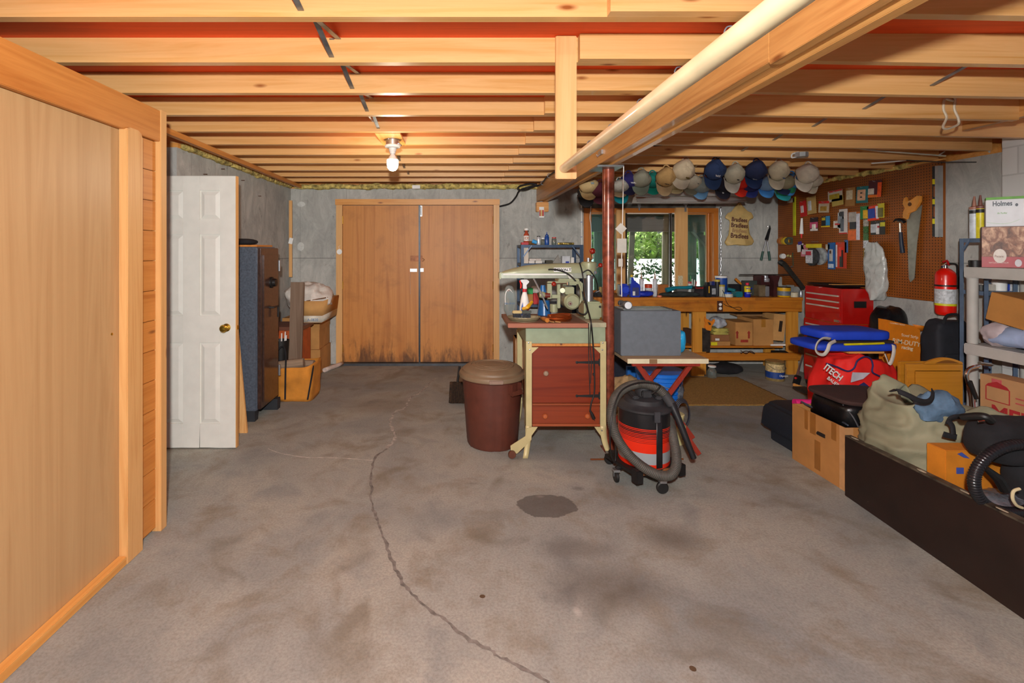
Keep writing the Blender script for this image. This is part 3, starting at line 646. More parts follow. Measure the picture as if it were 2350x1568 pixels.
t = thing('whisk_broom', 'small dark whisk broom standing on the floor behind the trash can', 'broom', (-.02, 4.55, 0))
def wb(u, v): return Vector((-.065+u*.15*(1-.25*v)+.01*v, 4.53+.012*math.sin(u*60), .003+.20*v))
MB().grid(wb, 60, 4).build('bristles', M('#3a2616', .95, var=.5, vs=60), t, solid=.02)
MB().tube([(0, 4.54, .20), (.02, 4.6, .34)], .012, 8).build('handle', BLACK, t)

# ================= RADIAL ARM SAW =================
GN = M('#989d7c', .38, .1, .08, 8, name='sage_machine_enamel', coat=.3); CR = M('#c2b584', .42, .1, .08, 8, name='cream_steel')
RB = wood('red_varnish', '#84300f', '#661f07', 'x', .42, False); REDB = M('#8c1f14', .15, name='red_ball', coat=.6)
Yf = 3.36
t = thing('radial_arm_saw', 'sage-green radial arm saw on a stand with a red-brown cabinet', 'saw', (XX(1297, Yf), 3.6, 0)); SAW = t
xL, xR = XX(1206, Yf), XX(1392, Yf); yB = 3.86
zc0, zc1 = ZZ(786, Yf), ZZ(752, Yf)
MB().box(xL+.004, xR-.004, Yf+.01, yB, zc0-.01, zc1).build('base_housing', M('#8f9b80', .5, .1, .08, name='green_housing'), t, .004)
for sx in (0, 1):
    for yy, fr in ((Yf, 1), (yB+.005, -1)):
        x0 = xL if sx == 0 else xR-.045; d = .02*fr
        mb = MB().box(x0, x0+.045, min(yy, yy+.003*fr), max(yy, yy+.003*fr), .22, ZZ(784, Yf))
        xo = xL if sx == 0 else xR-.003; mb.box(xo, xo+.003, min(yy, yy+.045*fr), max(yy, yy+.045*fr), .22, ZZ(784, Yf))
        # splayed curved foot
        def foot(u, v, x0=x0, yy=yy, sx=sx): 
            z = .22*(1-u)+.004; bend = (u**2.5)*.06*(-1 if sx == 0 else 1)*(-1 if sx == 0 else 1)
            return Vector((x0+.045*v*(1-.2*u)+(bend if sx else -bend*.4), yy-(.03*u**3 if yy < 3.5 else -.03*u**3), z))
        mb.grid(foot, 10, 2)
        mb.build('leg', CR, t, solid=.003)
for px, sg in ((1220, 1), (1378, -1)):
    x = XX(px, Yf); w = XX(px+sg*16, Yf)
    MB().prism([(x, ZZ(797,Yf)), (w, ZZ(797,Yf)), (x, ZZ(812,Yf))], 'y', Yf-.002, Yf+.001).build('gusset', CR, t)
    MB().prism([(x, ZZ(980,Yf)), (XX(px+sg*14,Yf), ZZ(980,Yf)), (x, ZZ(1000,Yf))], 'y', Yf-.002, Yf+.001).build('gusset', CR, t)
mb = MB()
for px, py in ((1213,787),(1216,803),(1383,787),(1382,803),(1381,988),(1215,986)): mb.lathe([(.001,-.006),(.005,-.005),(.006,0)], P(px,py,Yf-.002), 10, 'y')
mb.build('bolt_heads', STEEL, t)
MB().fbox(1221, 789, 1377, 795, Yf+.004, .02).build('cross_rail', W_cedar, t, .001)
cab = MB().box(XX(1222,Yf), XX(1377,Yf), Yf+.02, yB-.02, ZZ(979,Yf), ZZ(797,Yf)).build('cabinet', RB, t, .002)
cd = MB().fbox(1222.5, 797, 1376.5, 925, Yf+.006, .0135).build('cabinet_door', RB, t, .003)
dr = MB().fbox(1222.5, 932, 1376.5, 972, Yf+.008, .0115).build('drawer', wood('red_varnish2', '#8c3a18', '#70290c', 'x', .45, False), t, .002)
MB().fbox(1222, 926.5, 1377, 931, Yf+.004, .015).fbox(1222, 973, 1377, 979, Yf+.002, .018).build('cabinet_rail', wood('red_varnish3', '#a0502a', '#803a18', 'x', .5, False), t, .001)
KN = [(.004,-.028),(.014,-.026),(.019,-.018),(.016,-.009),(.008,-.004),(.009,0)]
kk = MB().lathe(KN, P(1252, 856, Yf+.006), 18, 'y').build('knob', M('#96806a', .4), cd); kk.parent = SAW
MB().lathe(KN, P(1250, 954, Yf+.008), 18, 'y').build('knob', M('#a5552c', .4), t); MB().lathe(KN, P(1347, 954, Yf+.008), 18, 'y').build('knob', M('#a5552c', .4), t)
for py in (832, 909):
    MB().add([P(1324,py-2,Yf+.003), P(1377,py-4,Yf+.003), P(1377,py+4,Yf+.003), P(1324,py+2,Yf+.003), P(1324,py-2,Yf+.006), P(1377,py-4,Yf+.006), P(1377,py+4,Yf+.006), P(1324,py+2,Yf+.006)], [(0,1,2,3),(7,6,5,4),(0,3,7,4),(1,5,6,2),(0,4,5,1),(3,2,6,7)]).lathe([(.001,-.003),(.010,-.002),(.010,.003)], P(1324,py,Yf+.004), 12, 'y').fbox(1374, py-8, 1377.5, py+8, Yf, .006).build('strap_hinge', BLACK, t)
# table boards
TB = wood('saw_table', '#8a6650', '#6d4c3a', 'x', .75, dark='#402a1c', stain=.5); TBF = wood('saw_table_edge', '#a86c52', '#925846', 'x', .7)
zt1 = ZZ(743, 3.30); yt0 = 3.30
MB().box(XX(1166,yt0), XX(1352,yt0), yt0+.02, 3.80, zt1-.028, zt1).build('table_board', TB, t, .002)
MB().box(XX(1166,yt0), XX(1352,yt0), yt0, yt0+.0195, zt1-.03, zt1+.0).build('table_edge', TBF, t, .002)
MB().box(XX(1353,yt0), xR, Yf+.005, yB, zc1, zt1-.004).build('rear_plate', M('#a9a488', .7, var=.15), t, .002)
# column
Yc = 3.62; xc = XX(1351, Yc)
MB().box(xc-.058, xc+.075, Yc-.09, Yc+.09, zt1-.002, ZZ(690,Yc)).build('column_base', GN, t, .012)
MB().lathe([(.001,0),(.009,0),(.009,-.004),(.001,-.004)], (xc+.06, Yc-.09, ZZ(701,Yc)), 12, 'y').build('bolt', BLACK, t)
MB().cyl((xc, Yc, ZZ(692,Yc)), (xc, Yc, ZZ(632,Yc)), .033, 28).cyl((xc, Yc, ZZ(640,Yc)), (xc, Yc, ZZ(634,Yc)), .037, 28).build('column', STEEL, t)
za0, za1 = ZZ(641,Yc), ZZ(602,Yc)
MB().lathe([(.05, ZZ(630,Yc)), (.058, ZZ(620,Yc)), (.058, ZZ(604,Yc)), (.05, ZZ(601,Yc)), (.012, ZZ(600,Yc))], (xc, Yc, 0), 28).build('arm_head', GN, t)
MB().cyl((xc-.004, Yc, ZZ(601,Yc)), (xc-.004, Yc, ZZ(592,Yc)), .012, 14).build('cap_nut', STEEL, t)
# arm profile: tapered top
pr = []; xa0, xa1 = XX(1147,Yc), XX(1342,Yc)
tops = [(1147,626.5),(1160,621),(1180,615),(1205,609.5),(1235,606),(1275,604.5),(1342,603)]
poly = [(XX(a,Yc), ZZ(b,Yc)) for a, b in tops]; zlow = ZZ(626.5,Yc)
def armg(u, v):
    i = min(int(u*(len(poly)-1)), len(poly)-2); f = u*(len(poly)-1)-i; x = poly[i][0]*(1-f)+poly[i+1][0]*f; zt_ = poly[i][1]*(1-f)+poly[i+1][1]*f
    a = PI*v; hw = .05*(.6+.4*min(1, u*3)); return Vector((x, Yc-hw*math.cos(a)*1.0, zlow+(zt_-zlow)*math.sin(a)**.7))
MB().grid(armg, 24, 16).box(xa0, xa1, Yc-.03, Yc+.03, zlow-.002, zlow+.006).build('arm', GN, t)
MB().box(xa0+.005, xa1, Yc-.05, Yc+.05, ZZ(638,Yc), zlow).build('arm_track', M('#a2a797', .35, .3), t, .003)
MB().box(xa0-.008, xa0+.006, Yc-.054, Yc+.054, ZZ(640,Yc), ZZ(625,Yc)).build('arm_end_cap', GN, t, .003)
sc_ = MB().box(XX(1155,Yc-.05), XX(1300,Yc-.05), Yc-.053, Yc-.05, ZZ(631.5,Yc-.05), ZZ(628.5,Yc-.05)).build('rule_strip', WHITE, t)
pl_ = MB().fbox(1271, 614.5, 1311, 624.5, Yc-.064, .014).build('name_plate', WHITE, t, .001)
text('DEWALT', .026, P(1291, 619.5, Yc-.0650), M('#22252a', .5), t, sx=1.25, bold=.0008)
MB().lathe([(.001,-.002),(.004,-.002),(.004,0)], P(1274, 619.5, Yc-.0650), 10, 'y').build('red_dot', M('#c02020', .4), t)
# carriage, yoke, motor
Ym = 3.56; mc = P(1307, 690, Ym)
MB().fbox(1282, 640, 1330, 648, Ym-.03, .14).fbox(1290, 646, 1325, 655, Ym-.05, .16).build('carriage', GN, t, .006)
MB().lathe([(.001,-.014),(.018,-.014),(.020,-.004),(.020,.002)], P(1308.5, 634.5, Yc-.052), 20, 'y').build('clamp_knob', M('#c9c9be', .4), t)
MB().lathe([(.052,-.085),(.060,-.075),(.062,.06),(.05,.08),(.005,.085)], mc+Vector((0,0,0)), 36, 'y').lathe([(.012,-.094),(.046,-.094),(.05,-.086)], mc, 30, 'y').build('motor', GN, t)
MB().lathe([(.001,-.012),(.016,-.012),(.018,0)], mc+Vector((-.018,-.09,-.012)), 16, 'y').build('motor_hub', M('#8d8272', .4, .4), t)
MB().lathe([(.001,-.003),(.006,-.003),(.006,0)], mc+Vector((-.018,-.103,-.012)), 12, 'y').build('hub_dot', M('#5c1a20', .4), t)
MB().fbox(1297, 659, 1318, 676, Ym-.075, .12).cyl(P(1291,667,Ym-.08), P(1291,667,Ym+.05), .019, 18).build('switch_housing', GN, t, .005)
MB().box(XX(1253,Ym), XX(1263,Ym), Ym-.06, Ym-.03, ZZ(684,Ym), ZZ(647,Ym)).box(XX(1253,Ym), XX(1330,Ym), Ym-.06, Ym-.03, ZZ(651,Ym), ZZ(645,Ym)).box(XX(1262,Ym), XX(1282,Ym), Ym-.06, Ym-.03, ZZ(683,Ym), ZZ(675,Ym)).box(XX(1276,Ym), XX(1283,Ym), Ym-.05, Ym-.02, ZZ(706,Ym), ZZ(650,Ym)).box(XX(1328,Ym), XX(1334,Ym), Ym-.05, Ym-.02, ZZ(690,Ym), ZZ(648,Ym)).build('yoke', GN, t, .004)
MB().tube(curve([P(1328,648,Ym-.06), P(1334,668,Ym-.06), P(1333,690,Ym-.06), P(1326,700,Ym-.06)]), .008, 8).build('yoke_curve', GN, t)
MB().cyl(P(1250,678,Ym-.05), P(1262,678,Ym-.05), .02, 16).build('arbor_collar', M('#6c2a20', .4), t)
MB().lathe([(.02,-.02),(.026,0),(.02,.02)], P(1244,677,Ym-.05), 16, 'x').build('arbor_end', GN, t)
MB().lathe([(.003,-.03),(.03,-.03),(.03,.03),(.003,.03)], P(1271,707,Ym), 18, 'z').build('lower_joint', GN, t, .003)
MB().cyl(P(1276,651,Ym-.07), P(1304,651,Ym-.07), .005, 8).cyl(P(1303,647,Ym-.07), P(1303,654,Ym-.07), .011, 10).build('clamp_rod', CHROME, t)
MB().ell(P(1271,652,Ym-.07), (.019,)*3, 18, 12).build('knob', REDB, t)
MB().ell(P(1359.5,576.5,Yc), (.0235,)*3, 20, 14).build('knob', REDB, t)
MB().ell(P(1378,609,Yc-.02), (.018,)*3, 20, 14).build('knob', REDB, t)
MB().tube(curve([P(1349,596,Yc), P(1357,596,Yc), P(1360,590,Yc), P(1360,584,Yc)]), .005, 8).build('crank', CHROME, t)
MB().tube([P(1364,620,Yc-.01), P(1372,613,Yc-.02), P(1377,610,Yc-.02)], .004, 8).lathe([(.001,-.02),(.012,-.02),(.014,-.0)], P(1364.5,625.5,Yc-.04), 14, 'y').build('arm_latch', CHROME, t)
MB().tube([P(1225,640,Ym-.12), P(1242,672,Ym-.12), P(1252,697,Ym-.12)], .006, 8).tube([P(1251,696,Ym-.12), P(1257,709,Ym-.12)], [.009, .005], 8).build('kickback_rod', STEEL, t)
MB().tube(curve([P(1259,619,Yc-.06), P(1264,618.5,Yc-.07), P(1280,620,Yc-.075), P(1300,627,Yc-.08), P(1318,642,Yc-.1), P(1333,665,Yc-.12), P(1342,690,Yc-.13), P(1348,712,Yc-.14), P(1340,722,Yc-.14), P(1326,716,Yc-.14), P(1322,700,Yc-.1)], 6), .006, 8).build('power_cable', BLACK, t)
MB().tube(curve([P(1330,603,Yc-.04), P(1336,625,Yc-.09), P(1342,665,Yc-.13), P(1348,705,Yc-.17), P(1356,738,Yf-.06), P(1361,790,Yf-.03), P(1364,850,Yf-.03), P(1364,900,Yf-.03), P(1357,925,Yf-.03), P(1354,945,Yf-.03)], 6), .0055, 8).fbox(1361,857,1366,862,Yf-.034,.01).build('power_cable', BLACK, t)
MB().tube([P(1354,942,Yf-.03), P(1359,952,Yf-.03), P(1363,961,Yf-.03)], [.006,.012,.013], 10).tube([P(1362,960,Yf-.03), P(1365,966,Yf-.03)], .003, 4).build('plug', BLACK, t)
MB().tube(curve([P(1356,745,Yf-.075), P(1354,790,Yf-.03), P(1357,830,Yf-.03), P(1355,880,Yf-.03)], 6), .003, 6).tube(curve([P(1351,742,Yf-.07), P(1351,800,Yf-.03), P(1352,850,Yf-.03), P(1354,905,Yf-.03)], 6), .003, 6).build('thin_cord', BLACK, t)
MB().tube(curve([P(1336,627,Yc-.06), P(1350,620,Yc-.07), P(1362,632,Yc-.06), P(1370,650,Yc-.03), P(1372,668,Yc)], 6), .005, 8).build('power_cable', BLACK, t)
# mobile base bracket
MB().prism([(XX(1205,Yf), ZZ(1000,Yf)), (XX(1209,Yf), ZZ(981,Yf)), (XX(1220,Yf), ZZ(980,Yf)), (XX(1219,Yf), ZZ(1008,Yf)), (XX(1186,Yf), ZZ(1040,Yf)), (XX(1172,Yf), ZZ(1036,Yf)), (XX(1171,Yf), ZZ(1022,Yf))], 'y', Yf-.012, Yf-.006).build('caster_bracket', CR, t)
MB().lathe([(.002,-.014),(.025,-.014),(.028,-.006),(.028,.006),(.025,.014),(.002,.014)], (XX(1175,Yf-.02), Yf-.02, .0285), 22, 'y').build('wheel', M('#5a3324', .4), t)
MB().lathe([(.002,-.012),(.022,-.012),(.024,0),(.022,.012),(.002,.012)], (XX(1373,3.75), 3.75, .12), 20, 'y').box(XX(1370,3.75)-.01, XX(1376,3.75)+.01, 3.76, 3.765, .1, .22).build('raised_wheel', STEEL, t)
# things lying on the saw table
zt = zt1+.001
CU = M('#c9743c', .28, .9, .1, name='copper')
mb = MB(); random.seed(5); cc = P(1284, 0, 3.42); cc.z = zt
for i in range(7):
    r = .075+random.uniform(-.012, .014); z = zt+.006+.0065*i; pts = []
    for k in range(28): a = 2*PI*k/28; pts.append(cc+Vector((r*math.cos(a)+random.uniform(-.002,.002), .55*r*math.sin(a), z-cc.z+.003*math.sin(a*2+i))))
    mb.tube(pts, .0036, 6, True)
o = mb.build('copper_coil', CU); tag(o, 'coil of bare copper wire lying on the saw table', 'wire coil')
t = thing('chisel', 'tool with turned wooden handle pointing at the viewer on the saw table', 'tool', (XX(1252,3.36), 3.38, zt))
MB().tube([(XX(1256,3.34),3.34,zt+.016),(XX(1251,3.38),3.39,zt+.018),(XX(1246,3.4),3.46,zt+.012)], [.016,.018,.010], 14).build('handle', M('#b8742c', .35, coat=.4), t)
MB().tube([(XX(1246,3.4),3.46,zt+.012),(XX(1238,3.5),3.58,zt+.008)], .004, 6).build('blade', STEEL, t)
o = MB().obox((XX(1258,3.40), 3.40, zt+.004), (.035,.02,.006), (0,.2,.5)).obox((XX(1266,3.36), 3.36, zt+.004), (.012,.05,.006), (0,0,.4)).obox((XX(1280,3.36), 3.35, zt+.004), (.01,.04,.006), (0,0,.9)).build('wood_offcuts', CARD2); tag(o, 'few small wood offcuts scattered on the saw table edge', 'offcuts', kind='stuff')
t = thing('spray_bottle', 'white trigger spray bottle with red collar on the saw table', 'spray bottle', (XX(1204,3.56), 3.56, zt))
q = Vector((XX(1204,3.56), 3.56, 0)); z0 = zt; h = ZZ(640,3.56)-zt
MB().lathe([(.035,0),(.04,.01),(.038,.09),(.026,.16),(.017,.19),(.013,.20)], q+Vector((0,0,z0)), 20).build('bottle', WHITE, t)
MB().lathe([(.016,.198),(.017,.222),(.014,.222)], q+Vector((0,0,z0)), 18).build('collar', M('#c8323c', .4), t)
MB().prism([(q.x-.014,z0+.222),(q.x+.016,z0+.222),(q.x+.012,z0+.25),(q.x+.035,z0+.275),(q.x+.018,z0+.292),(q.x-.028,z0+.292),(q.x-.034,z0+.282),(q.x-.014,z0+.262)], 'y', 3.545, 3.575).build('spray_head', M('#cfd3d6', .4), t, .003)
MB().tube([(q.x-.036,3.56,z0+.284),(q.x-.026,3.56,z0+.25),(q.x-.03,3.56,z0+.225)], .006, 8).build('trigger', M('#e0201c', .4), t)
MB().prism([(q.x-.036,z0+.02),(q.x-.014,z0+.03),(q.x-.020,z0+.125),(q.x-.03,z0+.09)], 'y', 3.516, 3.519).build('blue_label', M('#2a4fa8', .5), t)
MB().prism([(q.x+.012,z0+.05),(q.x+.036,z0+.08),(q.x+.03,z0+.12),(q.x+.014,z0+.10)], 'y', 3.516, 3.519).build('red_label', M('#c04048', .5), t)
t = thing('foil_tray', 'shallow tray of brushes and scraps on the left of the saw table', 'tray', (XX(1200,3.45), 3.45, zt))
q = Vector((XX(1202,3.45), 3.45, zt))
def tray(u, v):
    a = 2*PI*u; r = 1.0+.22*v+.02*math.sin(u*150)*v; return q+Vector((.10*r*math.cos(a), .07*r*math.sin(a), .001+.028*v))
MB().grid(tray, 90, 3).build('tray_rim', M('#8d8468', .5, .3), t, solid=.0015); MB().lathe([(.002,0),(.1,0),(.1,.003),(.002,.003)], q, 30).build('tray_bottom', M('#8d8468', .5, .3), t)
def brush(px, py, col, name, lab, ang):
    t = thing(name, lab, 'brush', q+Vector((0,0,.004))); p = P(px, py, 3.42)
    m = Matrix.Translation((p.x, 3.42, 0)) @ Matrix.Rotation(ang, 4, 'Z')
    b = MB().box(-.03,.03,-.012,.012, zt+.006, zt+.055)
    b.xf(m).build('bristles', M('#2e3238', .9, var=.5, vs=90), t)
    MB().box(-.035,.035,-.014,.014, zt+.055, zt+.075).xf(m).build('brush_head', col, t, .004)
    return t
brush(1187, 705, M('#c9b47c', .6), 'scrub_brush', 'cream-backed brush standing in the tray on the saw table', .1)
t = brush(1208, 706, M('#3a4038', .6), 'scrub_brush', 'dark-bristled brush with yellow handle in the tray on the saw table', -.1)
MB().tube(curve([P(1199,709,3.36), P(1209,706,3.35), P(1216,699,3.37), P(1221,693,3.40)]), [.011]*6+[.014]*6+[.012]*6+[.01], 10).build('yellow_handle', M('#d8a41c', .35, coat=.3), t)
t = thing('plastic_bag', 'clear plastic bag with blue print hanging left of the saw table', 'bag', (XX(1169,3.62), 3.62, .9))
MB().ell(P(1170, 692, 3.60), (.045, .025, .115), 24, 18, .8, .015, 12, 2).build('bag_skin', glassmat('clear_bag', '#eef2f6', .32, .15), t)
text('BAG OF ICE', .018, P(1170, 697, 3.565), M('#3a6a9a', .5), t, sx=.8)
MB().tube(curve([P(1160,700,3.58), P(1160,675,3.58), P(1168,664,3.58), P(1176,672,3.58)]), .003, 6).build('bag_neck', WHITE, t)
# blue funnel bucket behind (on metal shelf), cup
t = thing('blue_funnel', 'blue plastic cone standing behind the saw arbor', 'funnel', (XX(1248,3.74), 3.74, zt))
MB().lathe([(.052,0),(.056,.004),(.041,.12),(.036,.12)], (XX(1249,3.72), 3.72, zt), 26).build('cone', M('#1f5c96', .3, coat=.5), t)
o = MB().lathe([(.03,0),(.048,.05),(.045,.055),(.03,.01)], (XX(1246,3.72), 3.72, ZZ(669,3.72)), 20).build('dark_bowl', M('#3c3834', .3, .3)); o.location.z = zt+.121; tag(o, 'dark metal cup on top of the blue cone behind the saw', 'cup')
o = MB().lathe([(.028,0),(.018,.06),(.016,.06)], (XX(1246,3.72), 3.72, 0), 20).build('plastic_cup', M('#2a6aa8', .3)); o.location.z = zt+.177; tag(o, 'small blue plastic cap on top of the dark metal cup', 'cap')

# ================= METAL SHELF BEHIND SAW =================
SL = M('#3c4c62', .4, .5, .1, name='slate_steel')
t = thing('metal_shelf', 'slate-blue slotted steel shelf unit on the back wall behind the saw', 'shelf', (1.15, 5.75, 0))
sx0, sx1, sy0, sy1 = XX(1195,5.55), XX(1338,5.55), 5.55, 5.92; ztop = ZZ(562,5.55)
for x in (sx0, sx1):
    for y in (sy0, sy1):
        dx = .038 if x == sx0 else -.038; dy = .038 if y == sy0 else -.038
        MB().box(min(x,x+dx), max(x,x+dx), min(y,y+.003), max(y,y+.003), 0, ztop).box(min(x,x+.003), max(x,x+.003), min(y,y+dy), max(y,y+dy), 0, ztop).build('post', SL, t)
shz = [ztop-.033, 1.285, .80, .35]
for z in shz: MB().box(sx0+.002, sx1-.002, sy0+.003, sy1-.003, z, z+.032).build('shelf_tray', SL, t, .002)
mb = MB()
for x, d in ((sx0+.03, 1), (sx1-.03, -1)): mb.tube([(x, sy0-.002, ztop-.14), (x+d*.10, sy0-.002, ztop-.01)], .009, 4)
mb.build('corner_brace', SL, t)
yy = 5.62; zs = ztop
def jar(name, px, w, h, y, z, mat, label, cat='jar', lid=None, lidh=.2, prof=None, group=None):
    x = XX(px, y); t = thing(name, label, cat, (x, y, z), group); r = w/2
    pf = prof or [(r*.9,0),(r,.01*1),(r,h*(1-lidh)*.85),(r*.8,h*(1-lidh))]
    MB().lathe(pf, (x, y, z), 18).build('body', mat, t)
    if lid: MB().lathe([(r*.85,h*(1-lidh)),(r*.85,h),(r*.7,h+.001)], (x, y, z), 18).build('lid', lid, t)
    return t
CG = glassmat('jar_glass', '#d8dcd4', .25, .2)
def bot(r, h): return [(r*.9,0),(r,.01),(r,h*.5),(r*.45,h*.75),(r*.4,h*.85)]
o = cbox('small_red_box', XX(1196,yy), XX(1212,yy), yy-.04, yy+.05, zs, zs+.03, 'flat red and white box under the orange-red bottle on the shelf', M('#c02430', .5), tape=False)
t = jar('bottle', 1208, .07, .165, yy+.005, zs+.031, M('#b04a30', .25, coat=.4), 'orange-red bottle with white cap and label on top of the metal shelf', 'bottle', WHITE, .15, bot(.035, .165))
MB().lathe([(.0355,.015),(.0355,.078)], (XX(1208,yy+.005), yy+.005, zs+.031), 18, caps=False).build('label', WHITE, t); text('O!', .045, (XX(1208,yy), yy-.032, zs+.078), M('#c06a2a', .5), t, bold=.001)
o = MB().cyl((XX(1221,yy),yy-.02,zs+.045),(XX(1231,yy),yy-.03,zs+.026),.022,16).build('foam_roll', M('#3f9fe0', .7)); tag(o, 'short bright blue foam roll on top of the metal shelf', 'roll')
mb = MB(); random.seed(3)
for i in range(6): mb.ell((XX(1217+i*3,yy)+0, yy+.01*i, zs+.022), (.02,.02,.022), 10, 6, 1, .006, 20, i)
o = mb.build('corks', M('#8a5a24', .8, var=.3)); tag(o, 'heap of brown corks on the shelf beside the blue roll', 'corks', kind='stuff')
jar('spray_can', 1236, .05, .105, yy+.02, zs, M('#d8dade', .25, .3), 'tall white can with dark rim on top of the metal shelf', 'can', BLACK, .08)
jar('glass_jar', 1246, .05, .085, yy+.02, zs, CG, 'small clear jar with pale lid between white can and blue bottle', 'jar', WHITE, .2)
t = jar('glue_bottle', 1255, .055, .155, yy, zs, M('#1e4fa0', .3, coat=.4), 'blue glue bottle with pointed nozzle on top of the metal shelf', 'bottle', None, .2, [(.025,0),(.028,.01),(.028,.09),(.022,.1),(.022,.115),(.006,.13),(.003,.155)])
jar('glass_jar', 1271.5, .06, .09, yy, zs, CG, 'clear jar of hardware with red lid on top of the metal shelf', 'jar', M('#c0342c', .4), .14)
mb = MB()
for i in range(9): mb.ell((XX(1283+i*4,yy), yy+.03*math.sin(i), zs+.014), (.02,.02,.014), 8, 6, .6, .004, 20, i)
o = mb.build('loose_hardware', M('#8f7a3a', .4, .6, .4)); tag(o, 'loose brass fittings along the top of the metal shelf', 'fittings', kind='stuff')
z2 = 1.318; WX = M('#d9d4cf', .6, var=.08)
for i, (a, b, h0, h1, col, lab) in enumerate(((1201,1212,0,.19,'#d6c8b8','tall white and orange box on the second shelf, leftmost'),(1213,1226,0,.03,'#e0dad4','flat white box at the bottom of the second shelf, left of centre'),(1214,1229,.031,.055,'#d8cfc8','white box lying upon the flat box on the second shelf'),(1228,1243,0,.028,'#e2dcd4','long flat white box in the middle of the second shelf'),(1229,1241,.029,.056,'#c8bdb4','small white box with red mark stacked in the middle of the second shelf'),(1252,1268,0,.035,'#3a3420','dark box with yellow stripe on the second shelf'),(1289,1307,0,.085,'#cfd3d8','white and blue lettered carton on the second shelf, right of centre'),(1309,1316,0,.07,'#e4e2dc','narrow white carton at the right of the second shelf'))):
    cbox('small_carton', XX(a,yy), XX(b,yy), yy-.03, yy+.05, z2+h0, z2+h1, lab, M(col, .6), 'cartons on the metal shelf', False)
o = MB().fbox(1298.5, 600, 1306, 605, yy-.04, .008, z2).build('blue_box', M('#2038a0', .5)); tag(o, 'tiny deep-blue box in front of the blue lettered carton', 'box')
o = MB().prism([(XX(1267,yy),z2),(XX(1287,yy),z2),(XX(1281,yy),z2+.10)], 'y', yy-.01, yy+.01).build('folded_card', M('#8d8a82', .7)); tag(o, 'grey triangular folded card on the second shelf', 'card')
z3 = .833
o = cbox('green_box', XX(1211,yy), XX(1222,yy), yy-.04, yy+.05, z3+.12, z3+.19, 'small bright green box behind the spray bottle', M('#0f9a48', .5), tape=False)
cbox('parts_box', XX(1205,yy), XX(1222,yy), yy-.04, yy+.06, z3, z3+.118, 'brown parts box under the green box on the metal shelf', CARD, tape=False)
cbox('red_white_box', XX(1223,yy), XX(1236,yy), yy-.04, yy+.05, z3, z3+.13, 'red and white box on the metal shelf left of the blue cone', M('#c4262a', .5), tape=False)
jar('white_tub', 1229, .10, .10, yy, z3+.132, M('#d2d2cc', .5), 'white tub on the red and white box in the metal shelf', 'tub')
cbox('parts_carton', XX(1183,5.2), XX(1203,5.2), 5.2, 5.42, 0, .50, 'open carton with red stripe on the floor left of the saw stand', M('#c9a37a', .7), open_=True, tape=False)
# wall-mounted wood panel seen behind the saw arm
# ================= POST, VACUUM, TABLE, CRATE =================
t = thing('steel_post', 'rust-red painted steel column under the main beam', 'post', (1.115, 3.48, 0))
RUST = M('#84402c', .28, .2, .34, 26, name='rusty_red_paint', coat=.4)
MB().cyl((1.115, 3.48, .006), (1.115, 3.48, 2.074), .043, 32).build('column', RUST, t)
MB().box(1.0, 1.19, 3.36, 3.58, 2.075, 2.089).build('cap_plate', M('#8a8c8c', .4, .8), t, .002)
MB().box(1.075, 1.2, 3.41, 3.55, 0, .006).build('base_plate', RUST, t)
mb = MB().tube(curve([(1.172,3.32,2.07),(1.172,3.33,1.9),(1.166,3.33,1.6),(1.160,3.33,1.35),(1.162,3.33,1.15)]), .003, 6)
o = mb.build('pull_string', WHITE); tag(o, 'thin white pull cord hanging beside the rust-red post', 'cord')
for i, (px, py, w, h, rot, lab) in enumerate(((1425,525,.058,.058,.75,'pale square tag turned on its corner hanging from the white cord'),(1427,564,.066,.10,.0,'larger pale rectangular tag hanging on the white cord'),(1424,603,.030,.055,.0,'smallest pale tag low on the white cord'))):
    o = MB().obox(P(px, py, 3.315), (w, .003, h), (0, rot, 0)).build('paper_tag', M('#bdbab0', .7, var=.08)); tag(o, lab, 'tag')

# shop vacuum
c = Vector((XX(1477, 3.05), 3.05, 0)); R = .158
t = thing('shop_vacuum', 'black and red drum shop vacuum on a dolly with its hose coiled round it', 'vacuum cleaner', c); VAC = t
def drummat():
    m, nt, b = newmat('striped_drum'); sp = nt.nodes.new('ShaderNodeSeparateXYZ'); nt.links.new(nt.nodes.new('ShaderNodeNewGeometry').outputs['Position'], sp.inputs[0])
    f = math_(nt, 'DIVIDE', sp.outputs[2], .6); K = '#17171a'; Rd = '#e02c10'
    st = [(0, Rd), (.155/.6, '#9aa0a4'), (.225/.6, Rd)]
    z = .285
    for i in range(9): st += [(z/.6, K), ((z+.0012+.0007*i)/.6, Rd)]; z += .0095
    st += [(z/.6, K)]
    nt.links.new(ramp(nt, f, st, 'CONSTANT'), b.inputs['Base Color']); b.inputs['Roughness'].default_value = .35; return m
MB().lathe([(R-.004,.128),(R,.135),(R,.47),(R-.005,.475)], c, 48).build('drum', drummat(), t)
def vstripe(u, v): a = math.radians(-84+6*u*2.6); return c+Vector(((R+.0012)*math.cos(a), (R+.0012)*math.sin(a), .135+.335*v))
MB().grid(vstripe, 6, 2).build('front_stripe', M('#1b1b1e', .4), t, solid=.001)
HD = M('#2c2c2f', .6, var=.3, vs=10, name='dusty_black')
MB().lathe([(R+.006,.462),(R+.014,.470),(R+.014,.482),(R+.002,.490),(.125,.50),(.120,.505),(.118,.53),(.105,.535),(.075,.54),(.055,.545),(.052,.60),(.045,.606),(.004,.608)], c, 48).build('motor_head', HD, t)
for a in (-85, 95):
    m = Matrix.Translation(c) @ Matrix.Rotation(math.radians(a+90), 4, 'Z')
    MB().box(-.018,.018,-R-.022,-R-.010,.425,.49).xf(m).build('latch', M('#3a3a3e', .5), t, .002)
m = Matrix.Translation(c) @ Matrix.Rotation(math.radians(-4), 4, 'Z')
